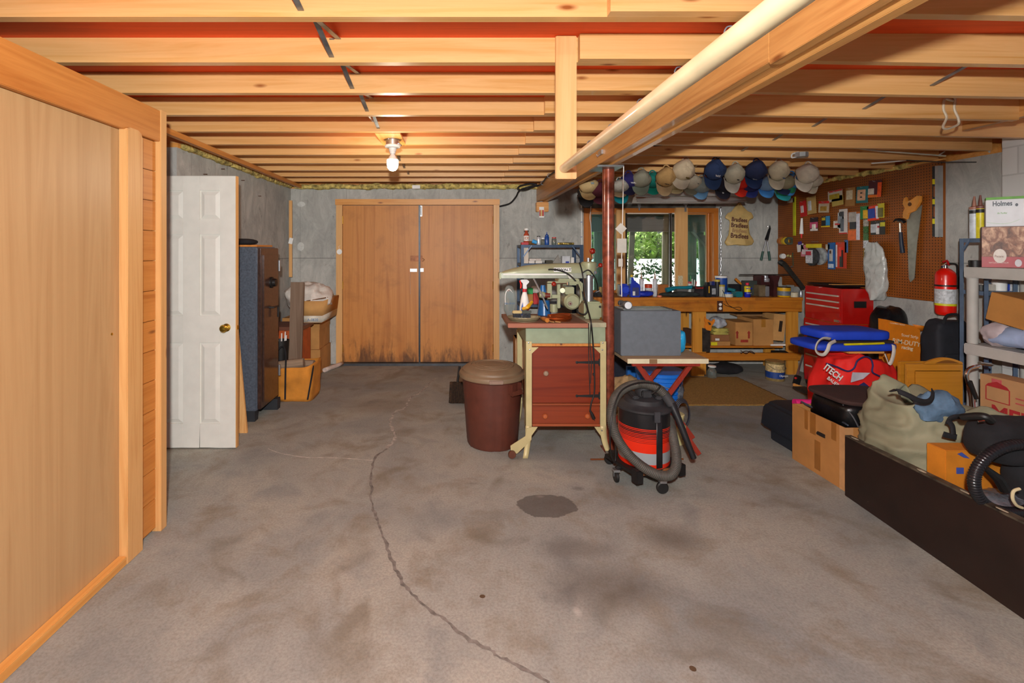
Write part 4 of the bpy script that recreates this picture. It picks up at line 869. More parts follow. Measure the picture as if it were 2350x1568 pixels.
MB().box(-.03,.03,-.075,-.04,.545,.585).box(-.09,-.05,-.08,.08,.535,.555).box(.05,.09,-.08,.08,.535,.555).xf(m).build('switch_box', HD, t, .006)
# dolly
DL = M('#1c1a1a', .6, .3, .3, 9, name='dolly_steel')
m = Matrix.Translation(c) @ Matrix.Rotation(math.radians(20), 4, 'Z')
MB().box(-.19,.19,-.15,.15,.105,.127).box(-.20,-.15,-.17,-.12,.07,.15).box(.12,.17,-.18,-.12,.07,.14).lathe([(.11,.085),(.15,.10),(.155,.127)], (0,0,0), 24).xf(m).build('dolly', DL, t, .003)
rustd = MB().box(-.15,.12,-.152,-.150,.107,.125).xf(m).build('rust_patch', M('#7a4a24', .8, var=.5, vs=30), t)
cpos = [P(1414,1092,3.0), P(1520,1120,2.86), Vector((1.36, 3.2, 0)), Vector((1.05, 3.25, 0))]
for i, p in enumerate(cpos):
    q = Vector((p.x, p.y, .037)); w = thing_w = MB().lathe([(.004,-.012),(.03,-.012),(.036,-.006),(.036,.006),(.03,.012),(.004,.012)], q, 22, 'x' if i == 0 else 'y').build('caster_wheel', BLACK, t)
    MB().box(q.x-.017,q.x+.017,q.y-.002+.0,q.y+.002,.037,.075).box(q.x-.02,q.x+.02,q.y-.02,q.y+.02,.07,.085).build('caster_fork', STEEL, t)
mb = MB()
for p in cpos:
    a = Vector((p.x, p.y, .085)); d = (c-Vector((p.x,p.y,0))); d.normalize(); b = Vector((p.x,p.y,.115))+d*.12; mb.tube([a, b], .016, 6)
mb.build('dolly_arms', DL, t)
# corrugated hose
def hosepts(pix): return curve([P(a, b, y) for a, b, y in pix], 8)
hp = hosepts([(1527,908,2.98),(1512,893,2.98),(1490,884,2.99),(1462,882,3.0),(1435,890,2.98),(1415,908,2.94),(1405,932,2.88),(1403,958,2.84),(1408,985,2.82),(1420,1012,2.81),(1440,1040,2.79),(1465,1064,2.77),(1492,1082,2.76),(1518,1092,2.76),(1540,1090,2.77),(1551,1072,2.80),(1552,1045,2.85),(1547,1015,2.92),(1541,985,3.0),(1537,960,3.10)])
L = [0]
for i in range(1, len(hp)): L.append(L[-1]+(hp[i]-hp[i-1]).length)
N_ = 620; pts = []; rs = []; j = 0
for i in range(N_):
    s_ = L[-1]*i/(N_-1)
    while j < len(L)-2 and L[j+1] < s_: j += 1
    f = (s_-L[j])/max(1e-9, L[j+1]-L[j]); pts.append(hp[j].lerp(hp[j+1], min(1, f))); rs.append(.0265+(.0022 if i % 4 < 2 else -.0010))
MB().tube(pts, rs, 14).build('hose', M('#48453f', .65, var=.25, vs=10, name='hose_rubber'), t, ang=60)
MB().tube([P(1540,925,2.97), P(1546,938,2.96), P(1556,960,2.93), P(1592,1052,2.90)], [.029,.025,.021,.017], 18).build('wand', M('#1d1d20', .4, var=.15), t)
MB().tube([P(1525,905,2.98), P(1541,928,2.97)], .030, 16).build('hose_cuff', M('#3a3a3c', .5), t)
MB().tube(curve([P(1495,905,2.95), P(1515,885,2.93), P(1470,878,2.93), P(1430,893,2.9), P(1412,925,2.85), P(1402,970,2.80), P(1400,1010,2.80), P(1403,1045,2.85), P(1412,1058,2.9), P(1412,1000,2.9), P(1408,950,2.9)], 6), .0045, 7).build('power_cord', BLACK, t)
o = MB().cyl(P(1355,1057,3.31), P(1568,1056,3.31), .006, 10).build('copper_pipe', M('#9a5a34', .35, .7)); o.location.z = .001; tag(o, 'thin copper-brown pipe lying on the floor behind the vacuum', 'pipe')

# folding table
TR = wood('table_red', '#9a3424', '#7d2416', 'z', .4, False, coat=.2)
t = thing('folding_table', 'small folding table with crossed red legs and a pale wooden top', 'table', (1.52, 3.5, 0))
x0, x1, yf, yb = 1.19, XX(1626,3.35), 3.35, 3.74; zt = .705
MB().box(x0+.02, x1, yf, yb, zt-.032, zt).build('table_top', wood('pale_top', '#b39c7a', '#937b5c', 'x', .8, False), t, .002)
MB().box(x0+.02, x1, yf-.002, yf+.0, zt-.034, zt-.001).build('top_edge', M('#d8cfae', .5, var=.1), t)
MB().box(XX(1490,yf), XX(1508,yf), yf-.003, yf-.002, zt-.033, zt-.002).build('edge_patch', M('#8a6a48', .6), t)
MB().box(XX(1452,yf), XX(1608,yf), yf+.005, yf+.03, zt-.055, zt-.034).build('apron', TR, t, .002)
def leg(ax, az, bx, bz, y, w=.026, th=.022):
    m = MB(); d = Vector((bx-ax, 0, bz-az)); n_ = Vector((d.z, 0, -d.x)).normalized()*w/1.0*.62
    a = Vector((ax, y, az)); b = Vector((bx, y, bz)); m.add([a-n_, a+n_, b+n_, b-n_]+[v+Vector((0,th,0)) for v in (a-n_, a+n_, b+n_, b-n_)], [(0,1,2,3),(7,6,5,4),(0,4,5,1),(1,5,6,2),(2,6,7,3),(3,7,4,0)]); return m
y = 3.37
leg(XX(1462,y), ZZ(835,y), XX(1606,y), .012, y-.0).build('leg', TR, t, .002)
leg(XX(1593,y), ZZ(838,y), XX(1500,y)-.19, .012, y+.028).build('leg', TR, t, .002)
y = 3.66
leg(XX(1449,y), zt-.04, XX(1592,y), .012, y).build('leg', TR, t, .002)
leg(XX(1546,y), zt-.04, XX(1400,y)-.05, .012, y+.028).build('leg', TR, t, .002)
MB().cyl((XX(1500,3.37),3.37,.33), (XX(1500,3.37),3.69,.33), .008, 8).cyl((XX(1600,3.37)-.01,3.38,.05), (XX(1600,3.37)-.01,3.67,.05), .008, 8).build('cross_rod', TR, t)
# grey steel box with shiny top trim
t = thing('grey_cabinet', 'plain blue-grey steel box on the folding table', 'box', (1.41, 3.58, zt+.001))
GB = M('#687078', .55, .15, .06, 30, name='blue_grey_enamel'); bx0, bx1 = XX(1425,3.44), XX(1563,3.44); bz = zt+.001; bt = ZZ(714,3.44)
MB().box(bx0, bx1, 3.44, 3.72, bz, bt).build('box_body', GB, t, .004)
MB().box(bx0+.03, bx1-.05, 3.47, 3.69, bt, bt+.006).build('top_plate', M('#a9b0ae', .25, .7), t, .002)
mb = MB()
for k in range(4): mb.box(bx0+.03, bx1-.07, 3.49+.05*k, 3.505+.05*k, bt+.006, bt+.010)
mb.build('top_ribs', M('#c8cecb', .2, .8), t)
t = thing('flashlight', 'silver flashlight with round lens lying on the grey steel box', 'flashlight', (XX(1447,3.5), 3.5, bt+.011))
a = P(1445, 707, 3.40); z_ = bt+.042
MB().lathe([(.002,.0),(.028,.0),(.030,-.002),(.030,.04),(.024,.055),(.022,.16),(.019,.165),(.002,.166)], (a.x, 3.43, z_), 26, 'y').build('barrel', M('#9aa0a2', .25, .8), t)
MB().lathe([(.002,-.004),(.024,-.003),(.026,.001)], (a.x, 3.427, z_), 26, 'y').build('lens', M('#dfe6ea', .15, .1), t)
MB().tube([(a.x-.028,3.47,z_), (a.x-.05,3.47,z_-.004), (a.x-.05,3.47,z_+.02)], .003, 6).build('side_lever', STEEL, t)
# blue plastic bag hanging beside box
o = MB().ell((XX(1566,3.5)+.012, 3.56, zt+.085), (.032, .05, .084), 20, 16, .8, .014, 14, 7, zt+.002).build('blue_bag', M('#1f8fc0', .3, var=.3, vs=8, bumpy=.4)); tag(o, 'bright turquoise plastic bag squeezed beside the grey steel box', 'bag')
# blue bucket and things under the table
t = thing('laundry_basket', 'bright blue ribbed plastic tub behind the crossed red legs', 'tub', (XX(1527,4.05), 4.05, 0))
q = Vector((XX(1513,4.05), 4.05, 0)); pr = []
for k in range(12):
    z = .02+k*.036; r = .13+.06*k/11; pr += [(r,z),(r+.005,z+.006),(r+.005,z+.028),(r,z+.034)]
MB().lathe([(.125,0)]+pr+[(.198,.452),(.19,.452)], q, 40).build('tub_body', M('#1c6fd0', .35, var=.08, name='bright_blue_plastic'), t)
MB().tube(curve([q+Vector((-.19,-.05,.45)), q+Vector((-.05,-.2,.36)), q+Vector((.05,-.205,.36)), q+Vector((.19,-.05,.45))]), .003, 6).build('wire_handle', STEEL, t)
o = MB().box(XX(1440,4.3), XX(1470,4.3), 4.3, 4.34, 0, ZZ(842,4.3)).build('blue_board', M('#1a62b0', .5)); tag(o, 'upright blue panel left of the blue tub under the table', 'panel')
o = MB().ell((XX(1440,4.1), 4.12, .17), (.17, .13, .19), 30, 20, .85, .04, 7, 9, .002).build('burlap_sack', M('#a0825a', .95, var=.2, vs=25, bumpy=.5)); tag(o, 'tan sack slumped behind the vacuum under the table', 'sack')
o = MB().ell((XX(1428,4.9), 4.95, .2), (.28, .2, .21), 26, 16, .8, .05, 6, 12, .002).build('dark_clothes', M('#1d2230', .95, var=.4, vs=8, bumpy=.4)); tag(o, 'dark heap of clothes behind the tan sack', 'clothes')
o = MB().lathe([(.06,0),(.075,.13),(.072,.135),(.05,.14),(.065,.22),(.06,.225)], (XX(1550,3.62), 3.62, 0), 22).build('cream_bucket', M('#c8c08a', .5)); tag(o, 'cream plastic tub behind the vacuum wand', 'tub')
t = thing('cable_coil', 'coil of black cable hooked beside the blue tub', 'cable', (XX(1562,3.8), 3.82, .05)); mb = MB()
for i in range(4): mb.tube([Vector((XX(1568,3.8)+(.075+.006*i)*math.cos(2*PI*k/20)*.7, 3.80+.012*i, .15+(.10+.006*i)*math.sin(2*PI*k/20))) for k in range(20)], .0055, 7, True)
mb.build('cable', M('#2c2c34', .5), t)
o = MB().ell((XX(1551,3.95)+.02, 3.93, .28), (.03, .03, .09), 14, 12, 1, .02, 20, 3).build('grey_wire_tangle', M('#6b7078', .5, .5, .4, 40)); tag(o, 'small tangle of grey wire and blue tape hanging right of the blue tub', 'wire')

# ================= WORKBENCH =================
bx0, bx1 = 1.60, 4.04; by0 = 5.50; bz = .92
t = thing('workbench', 'long stained wooden workbench under the window', 'workbench', ((bx0+bx1)/2, 5.8, 0)); BENCH = t
MB().box(bx0, bx1, by0, 6.06, .885, bz).build('bench_top', W_bench, t, .003)
MB().box(bx0+.01, bx1, by0+.015, by0+.053, ZZ(716,by0), .884).build('front_apron', W_bench, t, .003)
MB().box(bx0+.01, bx1, by0+.03, by0+.068, ZZ(829,by0), ZZ(812,by0)).build('lower_rail', W_bench, t, .003)
lg = ((XX(1597,5.5), XX(1628,5.5)), (XX(1817,5.5), XX(1844,5.5)-.01), (bx0+.02, bx0+.11))
for a, b in lg:
    MB().box(a, b, by0+.069, by0+.107, 0, .884).build('leg', W_benchleg, t, .003); MB().box(a, b, 5.98, 6.02, 0, .884).build('leg', W_benchleg, t, .003)
MB().box(XX(1597,5.4), XX(1627,5.4), by0-.0, by0+.029, 0, ZZ(827,by0)).build('lower_block', W_benchleg, t, .003)
shz_ = ZZ(803,by0)
MB().box(bx0+.02, bx1-.16, by0+.108, 6.05, shz_-.0, shz_+.022).build('lower_shelf', W_bench, t, .002)
ol = MB().fbox(1646.5, 691, 1659, 715, by0+.006, .01).build('outlet_plate', M('#4a2a1c', .5), t, .001)
mb = MB()
for py in (699, 708): mb.lathe([(.001,-.003),(.017,-.003),(.018,0)], P(1653, py, by0+.006), 18, 'y')
mb.build('socket', WHITE, t)
t_ = MB().tube(curve([P(1660,697,by0-.01), P(1668,702,by0-.01), P(1682,706,by0-.012), P(1696,705,by0-.012), P(1703,710,by0-.012), P(1695,712,by0-.012), P(1680,705,by0-.012), P(1672,700,by0-.012), P(1666,690,by0-.012), P(1662,674,by0-.0), P(1655,662,by0+.15)], 6), .003, 6).build('power_lead', BLACK); tag(t_, 'thin black cord looped over the front edge of the workbench', 'cord')
# hand saw hanging on leg
def handsaw(name, label, pix, Y, blade_mat, hcol):
    t = thing(name, label, 'hand saw', P(pix[0][0], pix[0][1], Y)); return t
t = thing('hand_saw', 'hand saw with orange wooden handle hanging on the middle bench leg', 'hand saw', P(1623,770,5.48))
MB().prism([(XX(1612.5,5.55), ZZ(753,5.55)), (XX(1631,5.55), ZZ(757,5.55)), (XX(1631,5.55), ZZ(808,5.55)), (XX(1613,5.55), ZZ(808,5.55))], 'y', 5.560, 5.563).build('blade', M('#4a4440', .45, .6, .3), t)
hp = [(1618,726.5),(1622,732),(1628,735),(1633,738),(1636,736),(1638,732),(1642,735),(1639,742),(1634,749),(1632,760),(1622,758),(1618,752),(1620,742),(1617,735)]
hn = MB().prism([(XX(a,5.55), ZZ(b,5.55)) for a, b in hp], 'y', 5.550, 5.5685).build('saw_handle', M('#d87f20', .45, coat=.3), t, .003)
MB().prism([(XX(a,5.55), ZZ(b,5.55)) for a, b in [(1624,739),(1630,741),(1632,746),(1627,746)]], 'y', 5.5475, 5.5495).build('grip_opening', M('#3a2a1a', .8), t)
# boxes on lower shelf
zs = shz_+.023
def fb(name, a, b, ptop, y, d, z0, label, mat=CARD, **k): return cbox(name, XX(a,y), XX(b,y), y, y+d, z0, ZZ(ptop,y), label, mat, **k)
fb('flat_box', 1632, 1676, 784, 5.62, .3, zs, 'low cardboard box with a yellow label at the bottom left of the bench shelf', CARD, tape=False)
MB().fbox(1632, 785.5, 1646, 793, 5.615, .004).build('yellow_label', M('#d8cc20', .5), bpy.data.objects['flat_box'])
z_ = ZZ(784,5.62)+.001
t = fb('flat_box', 1633, 1674, 769, 5.64, .25, z_, 'thin brown box stacked on the yellow-labelled box', M('#8f5f38', .8), tape=False)
MB().fbox(1642, 777, 1651, 782, 5.635, .004).build('white_label', WHITE, t)
z_ = ZZ(769,5.64)+.001
mb = MB()
for i in range(8): mb.obox((XX(1650,5.7)-.0+.01*math.sin(i*2), 5.75, z_+.005+.009*i), (.17, .2, .008), (0, 0, .1*math.sin(i*5)))
o = mb.build('magazine_pile', M('#c9bc60', .5, var=.35, vs=9)); tag(o, 'pile of yellow magazines on the thin brown box', 'magazines', kind='stuff')
o = MB().ell((XX(1650,5.72), 5.74, z_+.135), (.09, .08, .06), 24, 16, .9, .03, 10, 4, z_+.074).build('plastic_wrap', M('#aeb3bb', .3, var=.2, vs=20)); tag(o, 'crumpled clear plastic on the magazines under the bench', 'wrap')
fb('square_box', 1688, 1727, 740, 5.63, .3, zs, 'cardboard box with red printed arrows on the bench shelf', CARD, tape=False)
SB = bpy.data.objects['square_box']; RP = M('#9a3020', .7)
for px in (1695, 1722): MB().prism([(XX(px-2,5.6), ZZ(778,5.6)), (XX(px+2,5.6), ZZ(778,5.6)), (XX(px+2,5.6), ZZ(766,5.6)), (XX(px+4,5.6), ZZ(766,5.6)), (XX(px,5.6), ZZ(760,5.6)), (XX(px-4,5.6), ZZ(766,5.6)), (XX(px-2,5.6), ZZ(766,5.6))], 'y', 5.626, 5.629).build('red_arrow', RP, SB)
MB().fbox(1700, 780, 1717, 786, 5.626, .003).build('red_print', RP, SB)
fb('square_box', 1729, 1775, 733, 5.62, .33, zs, 'tallest plain cardboard box in the middle of the bench shelf', CARD)
t = thing('leaning_box', 'tilted open cardboard box against the right bench leg with a dark hand slot', 'box', (XX(1795,5.7), 5.75, zs))
MB().obox((XX(1793,5.68)-.02, 5.80, zs+.185), (.15, .22, .32), (0, .10, 0)).build('carton', CARD2, t, .003); MB().obox((XX(1795,5.66), 5.687, zs+.20), (.035, .006, .13), (0, .12, 0)).build('hand_slot', M('#2a1c10', .9), t)
fb('flat_box', 1690, 1760, 722, 5.86, .15, ZZ(733,5.62)+.003, 'flat carton laid across the tops of the boxes on the bench shelf', M('#8f6a42', .8), tape=False)
o = MB().box(XX(1770,5.6), XX(1806,5.6), 5.61, 5.9, zs, zs+.02).build('white_book', WHITE, None, .002); tag(o, 'flat white book at the right end of the bench shelf', 'book'); bpy.data.objects['leaning_box'].location.z += .021
fb('dark_box', 1585, 1596, 758, 5.7, .2, zs, 'small dark brown box left of the middle bench leg', M('#5a3a26', .8), tape=False)
o = MB().tube(curve([P(1700,805,5.5), P(1712,812,5.5), P(1722,806,5.5), P(1732,812,5.5), P(1712,806,5.5), P(1700,812,5.5)]), .005, 6).build('spring_clamp', M('#4a2c1c', .5, .4)); tag(o, 'dark wire clamps resting on the lower bench rail', 'clamp')
o = MB().tube([P(1775,808,5.52), P(1805,808,5.52), P(1812,812,5.52), P(1812,820,5.51)], [.014,.012,.014,.012], 8).build('caulking_gun', BLACK); o.location.y = 5.55; tag(o, 'black caulking gun on the lower bench rail near the right leg', 'caulking gun')
# under the bench, on the floor
t = jar('glass_jug', 1634, .10, .145, 5.42, 0, CG, 'clear glass jug on the floor by the middle bench leg', 'jar', WHITE, .1, [(.048,0),(.05,.01),(.05,.08),(.03,.115),(.02,.13)])
o = MB().ell((XX(1668,5.6), 5.65, .055), (.20, .12, .055), 24, 12, .8, .02, 9, 8, .002).build('black_bag', BLKCLOTH); tag(o, 'flat black bag on the floor under the workbench', 'bag')
c_ = Vector((XX(1784,5.32), 5.36, 0)); t = thing('paint_can', 'old paint can with cream and blue label on the floor by the right bench leg', 'paint can', c_)
MB().lathe([(.090,0),(.093,.005),(.093,.018),(.093,.205),(.096,.21),(.096,.216),(.085,.216)], c_, 32).build('can', M('#a8905c', .4, .4, .3, 20), t)
MB().lathe([(.0938,.03),(.0938,.10)], c_, 32, caps=False).build('blue_label', M('#1c3f86', .45, var=.2, vs=30), t)
MB().lathe([(.0938,.102),(.0938,.19)], c_, 32, caps=False).build('cream_label', M('#cbb27c', .5, var=.4, vs=40), t)
MB().tube(curve([c_+Vector((-.096,0,.18)), c_+Vector((-.06,-.09,.14)), c_+Vector((.06,-.09,.14)), c_+Vector((.096,0,.18))]), .002, 5).build('bail', STEEL, t)
text('Olympic', .03, c_+Vector((.035,-.0955,.065)), WHITE, t)
# rug
mb = MB(); random.seed(1); x0, x1, y0, y1 = 1.98, 3.23, 4.46, 5.44
def rug(u, v): x = x0+(x1-x0)*u; y = y0+(y1-y0)*v; return Vector((x+.004*math.sin(v*80), y+.004*math.sin(u*90), .010+.0015*mnoise.noise(Vector((x*40,y*40,0)))))
o = mb.grid(rug, 60, 50).build('floor_mat', M('#a07a3c', .98, var=.22, vs=60, bumpy=.6, name='coir'), None, solid=.009); tag(o, 'tan coarse mat on the floor in front of the workbench', 'mat')

# ---- bench-top clutter
zb = bz+.001
def item(name, kind, px, w, h, y, col, label, cat, lid=None, prof=None, lidh=.15, label_col=None, rough=.45, metal=0, txt=None):
    x = XX(px, y); t = thing(name, label, cat, (x, y, zb)); r = w/2; m = M(col, rough, metal)
    if kind == 'cyl': MB().lathe(prof or [(r*.95,0),(r,.005),(r,h*(1-lidh)),(r*.9,h*(1-lidh)+.003)], (x,y,zb), 22).build('body', m, t)
    else: MB().box(x-r,x+r,y-.03,y+.05,zb,zb+h*(1-(lidh if lid else 0))).build('body', m, t, .004)
    if lid:
        if kind == 'cyl': MB().lathe([(r*.7,h*(1-lidh)),(r*.7,h),(r*.6,h+.001)] if lidh > .2 else [(r*1.03,h*(1-lidh)),(r*1.03,h),(r*.9,h+.001)], (x,y,zb), 22).build('lid', lid, t)
        else: MB().box(x-r*.6,x+r*.6,y-.02,y+.04,zb+h*(1-lidh),zb+h).build('lid', lid, t, .003)
    if label_col:
        if kind == 'cyl': MB().lathe([(r+.0008,h*.15),(r+.0008,h*.6)], (x,y,zb), 22, caps=False).build('label', M(label_col, .5, var=.2, vs=40), t)
        else: MB().box(x-r*.75,x+r*.75,y-.0315,y-.030,zb+h*.15,zb+h*.55).build('label', M(label_col, .5, var=.2, vs=40), t)
    if txt: text(txt[0], txt[1], (x, y-(r if kind == 'cyl' else .03)-.003, zb+txt[3]), M(txt[2], .5), t)
    return t
BLUE = '#1a35b0'
x = XX(1457,5.55); t = thing('oil_jug', 'blue motor oil bottle with yellow cap on the workbench', 'bottle', (x, 5.55, zb))
MB().prism([(x-.055,zb),(x+.055,zb),(x+.055,zb+.135),(x+.035,zb+.16),(x+.0,zb+.185),(x-.022,zb+.205),(x-.022,zb+.235),(x-.05,zb+.235),(x-.052,zb+.15)], 'y', 5.52, 5.59).build('bottle', M(BLUE, .35, coat=.3), t, .008)
MB().lathe([(.016,.235),(.016,.262),(.012,.264)], (x-.036, 5.555, zb), 14).build('cap', M('#d0b020', .4), t)
MB().box(x-.04,x+.035,5.517,5.519,zb+.02,zb+.115).build('label', M('#3a3f70', .5), t); MB().box(x-.038,x-.01,5.515,5.5165,zb+.022,zb+.07).build('barcode_patch', WHITE, t)
x = XX(1436,5.6); t = thing('blue_jug', 'squat royal-blue jug with round recess behind the oil bottle', 'jug', (x, 5.62, zb))
MB().box(x-.055,x+.045,5.60,5.70,zb,zb+.15).build('jug', M(BLUE, .35), t, .02); MB().lathe([(.012,-.006),(.04,-.005),(.045,.002)], (x, 5.598, zb+.08), 24, 'y').build('round_boss', M('#2444c8', .35), t)
def caulk(px, py0, y, label, col='#c9cbd0'):
    x = XX(px, y); t = thing('caulk_tube', label, 'caulk tube', (x, y, zb)); h = .235
    MB().lathe([(.024,0),(.025,.002),(.025,h-.03),(.022,h-.025)], (x,y,zb), 20).build('tube', M(col, .45, var=.15, vs=30), t)
    MB().lathe([(.011,h-.025),(.008,h+.0),(.004,h+.035),(.003,h+.06)], (x,y,zb), 12).build('nozzle', M('#9a6a50', .5), t); return t
caulk(1472, 0, 5.62, 'pale caulk tube standing just right of the blue oil bottle'); caulk(1503, 0, 5.64, 'pale caulk tube standing in front of the lake view, right of the orange can')
item('orange_can', 'cyl', 1488, .09, .165, 5.68, '#c4401c', 'orange-red can between the two caulk tubes', 'can', None, label_col='#c0c4c6')
item('wood_block', 'box', 1520, .13, .125, 5.86, '#a8642c', 'brown wooden box on the bench below the window sash', 'box')
o = MB().ell((XX(1480,5.57), 5.58, zb+.035), (.10,.05,.034), 20, 12, .9, .02, 14, 6, zb).build('blue_gloves', M(BLUE, .5, var=.3)); tag(o, 'crumpled blue rubber gloves in front of the caulk tubes', 'gloves')
o = MB().lathe([(.022,0),(.026,.004),(.026,.018),(.022,.022)], (XX(1514,5.53), 5.54, zb), 18).build('salmon_roll', M('#e08060', .5)); tag(o, 'small salmon-pink disc on the front of the bench', 'disc')
t = thing('power_sander', 'teal and grey power tool lying under the thermometer', 'power tool', (XX(1562,5.62), 5.64, zb))
MB().box(XX(1552,5.62),XX(1574,5.62),5.58,5.70,zb,zb+.06).build('pad', M('#c9c0a8', .6), t, .004); MB().box(XX(1550,5.62),XX(1576,5.62),5.58,5.70,zb+.061,zb+.09).build('base', M('#5a5c5a', .5), t, .006)
MB().tube([(XX(1532,5.62),5.66,zb+.07),(XX(1550,5.62),5.66,zb+.095),(XX(1576,5.62),5.66,zb+.10),(XX(1594,5.62),5.66,zb+.11)], [.03,.025,.022,.02], 14).build('tool_body', M('#12788a', .4), t)
o = MB().ell((XX(1560,5.56), 5.575, zb+.03), (.24,.05,.029), 30, 10, .9, .016, 12, 16, zb).build('dark_rag', M('#2e3430', .95, var=.5, vs=12)); tag(o, 'long dark rag along the front edge of the bench', 'rag')
item('red_black_box', 'box', 1602, .12, .12, 5.62, '#1c1a1c', 'black box with red lettering on the bench right of the teal tool', 'box', label_col='#2c2628', txt=('Castrol', .03, '#e0301c', .105))
t = thing('marker_set', 'cup of pens and a green marker at the right window pane', 'pens', (XX(1592,5.72), 5.75, zb))
MB().lathe([(.03,0),(.032,.09)], (XX(1593,5.72), 5.75, zb), 16).build('cup', M('#a02a28', .5), t)
for a, b, col, h in ((-.015,-.03,'#1c8a3c',.24),(.01,.02,'#d8d8d4',.19),(.018,.045,'#c83030',.17),(-.005,-.01,'#d8d8d4',.2)): MB().tube([(XX(1593,5.72)+a,5.75,zb+.01),(XX(1593,5.72)+b,5.75,zb+h)], .006, 8).build('pen', M(col, .4), t)
item('white_tube', 'cyl', 1583, .04, .17, 5.74, '#d0d6d2', 'slim white tube left of the pens on the bench', 'tube', M('#a83838', .4))
t = item('black_bottle', 'box', 1624, .055, .175, 5.55, '#17171a', 'black oil bottle with yellow stripe standing on the bench', 'bottle', BLACK, lidh=.2); MB().box(XX(1624,5.55)-.006,XX(1624,5.55)+.006,5.517,5.519,zb+.05,zb+.13).build('yellow_stripe', M('#d0a020', .4), t)
item('grey_bottle', 'box', 1635, .06, .18, 5.62, '#22242c', 'dark bottle with grey label right of the black oil bottle', 'bottle', M('#1c2c6a', .4), lidh=.25, label_col='#a0a4a8')
item('blue_drum', 'cyl', 1655, .135, .235, 5.82, '#1c4a9c', 'large blue and white plastic pail at the back of the bench', 'pail', WHITE, lidh=.1)
item('spray_bottle', 'cyl', 1646, .06, .2, 5.64, '#1b1a20', 'black spray can in front of the blue pail', 'spray can', M('#c8b040', .5), lidh=.12)
item('yellow_can', 'cyl', 1656, .07, .14, 5.62, '#b8b8a8', 'dull can with yellow top in front of the blue pail', 'can', M('#b09a30', .5))
item('blue_tub', 'cyl', 1670, .11, .055, 5.56, '#d2d2c4', 'low white tub with blue lid at the bench edge', 'tub', M('#2860b8', .4), lidh=.35)
o = MB().box(XX(1645,5.6),XX(1692,5.6),5.54,5.62,zb,zb+.001+.0).build('x', W_bench); bpy.data.objects.remove(o)
item('black_case', 'box', 1688, .22, .13, 5.85, '#15151a', 'wide black case at the back of the bench', 'case')
t = thing('file_handle', 'orange tool handle leaning on the black case', 'tool', (XX(1693,5.78), 5.78, zb)); MB().tube([(XX(1706,5.78),5.79,zb+.12),(XX(1700,5.78),5.80,zb+.15),(XX(1690,5.78),5.80,zb+.20)], [.006,.014,.016], 10).build('handle', M('#c87a24', .4), t); MB().tube([(XX(1706,5.78),5.79,zb+.12),(XX(1722,5.78),5.78,zb+.02)], .004, 6).build('shank', STEEL, t)
t = thing('teal_tool', 'teal power tool battery at the bench edge left of the spray can', 'power tool', (XX(1690,5.58), 5.58, zb)); MB().box(XX(1687,5.56),XX(1703,5.56),5.54,5.64,zb,zb+.065).build('battery', M('#0f7078', .4), t, .008); MB().tube([(XX(1690,5.58),5.6,zb+.07),(XX(1680,5.58),5.66,zb+.085)], .02, 12).build('grip', M('#0f7078', .4), t)
x = XX(1715,5.54); t = thing('lubricant_can', 'blue and yellow lubricant spray can with red cap at the bench edge', 'spray can', (x, 5.54, zb))
MB().lathe([(.030,0),(.0325,.004),(.0325,.06),(.0325,.06)], (x,5.54,zb), 24).build('blue_body', M('#1626b0', .3), t); MB().lathe([(.0325,.0605),(.0325,.122),(.028,.128)], (x,5.54,zb), 24).build('yellow_band', M('#e0cc18', .3), t)
MB().lathe([(.026,.128),(.016,.142),(.014,.146)], (x,5.54,zb), 20).build('dome', STEEL, t); MB().lathe([(.017,.143),(.018,.166),(.014,.170)], (x,5.54,zb), 20).build('cap', M('#e01c40', .4), t)
text('WD-40', .026, (x, 5.506, zb+.103), M('#1626b0', .4), t, sx=.9, bold=.0008); text('LUBRICANT', .011, (x, 5.506, zb+.045), WHITE, t)
item('dark_board', 'box', 1723, .18, .18, 5.75, '#3a423e', 'dark grey-green square panel standing behind the lubricant can', 'panel')
# cast drill stand
MR = M('#4a2424', .5, .3, .2, name='maroon_iron'); t = thing('grinder', 'maroon and grey bench machine with a long thin rail on top', 'bench machine', (XX(1763,5.7), 5.72, zb))
MB().box(XX(1740,5.7),XX(1747,5.7),5.64,5.80,zb,zb+.25).build('left_upright', MR, t, .004)
MB().prism([(XX(1765,5.7),zb),(XX(1778,5.7),zb),(XX(1776,5.7),zb+.16),(XX(1781,5.7),zb+.25),(XX(1760,5.7),zb+.25),(XX(1766,5.7),zb+.16)], 'y', 5.62, 5.74).build('right_column', MR, t, .004)
MB().box(XX(1742,5.62),XX(1757,5.62),5.62,5.76,zb,zb+.135).build('cover_box', M('#6b5c44', .6, var=.35), t, .004); MB().box(XX(1757.5,5.62),XX(1766,5.62),5.62,5.76,zb,zb+.12).build('grey_block', M('#8d8f92', .4, .4), t, .004)
MB().lathe([(.04,.17),(.045,.18),(.045,.21),(.03,.22),(.03,.245)], (XX(1755,5.7), 5.69, zb), 20).build('grey_head', M('#b0b2b8', .35, .5), t)
MB().box(XX(1745,5.69),XX(1764,5.69),5.66,5.73,zb+.135,zb+.17).build('head_neck', MR, t)
MB().box(XX(1696,5.7),XX(1817,5.7),5.68,5.705,zb+.251,zb+.262).build('rail', M('#3c3430', .4, .5), t)
t = item('yellow_pail', 'cyl', 1799, .135, .118, 5.58, '#d8a40c', 'yellow plastic tub with dark lid at the right end of the bench', 'tub', BLACK, lidh=.06, label_col='#6a7480')
item('putty_tub', 'cyl', 1822, .085, .062, 5.56, '#cfc6a8', 'cream putty tub beside the yellow tub', 'tub', None)
o = MB().obox((XX(1820,5.6), 5.66, zb+.075), (.085,.02,.13), (0.1,.05,0)).build('grey_pad', M('#7d807e', .8)); o.location.z = zb+.002; tag(o, 'grey block standing behind the cream putty tub', 'block')
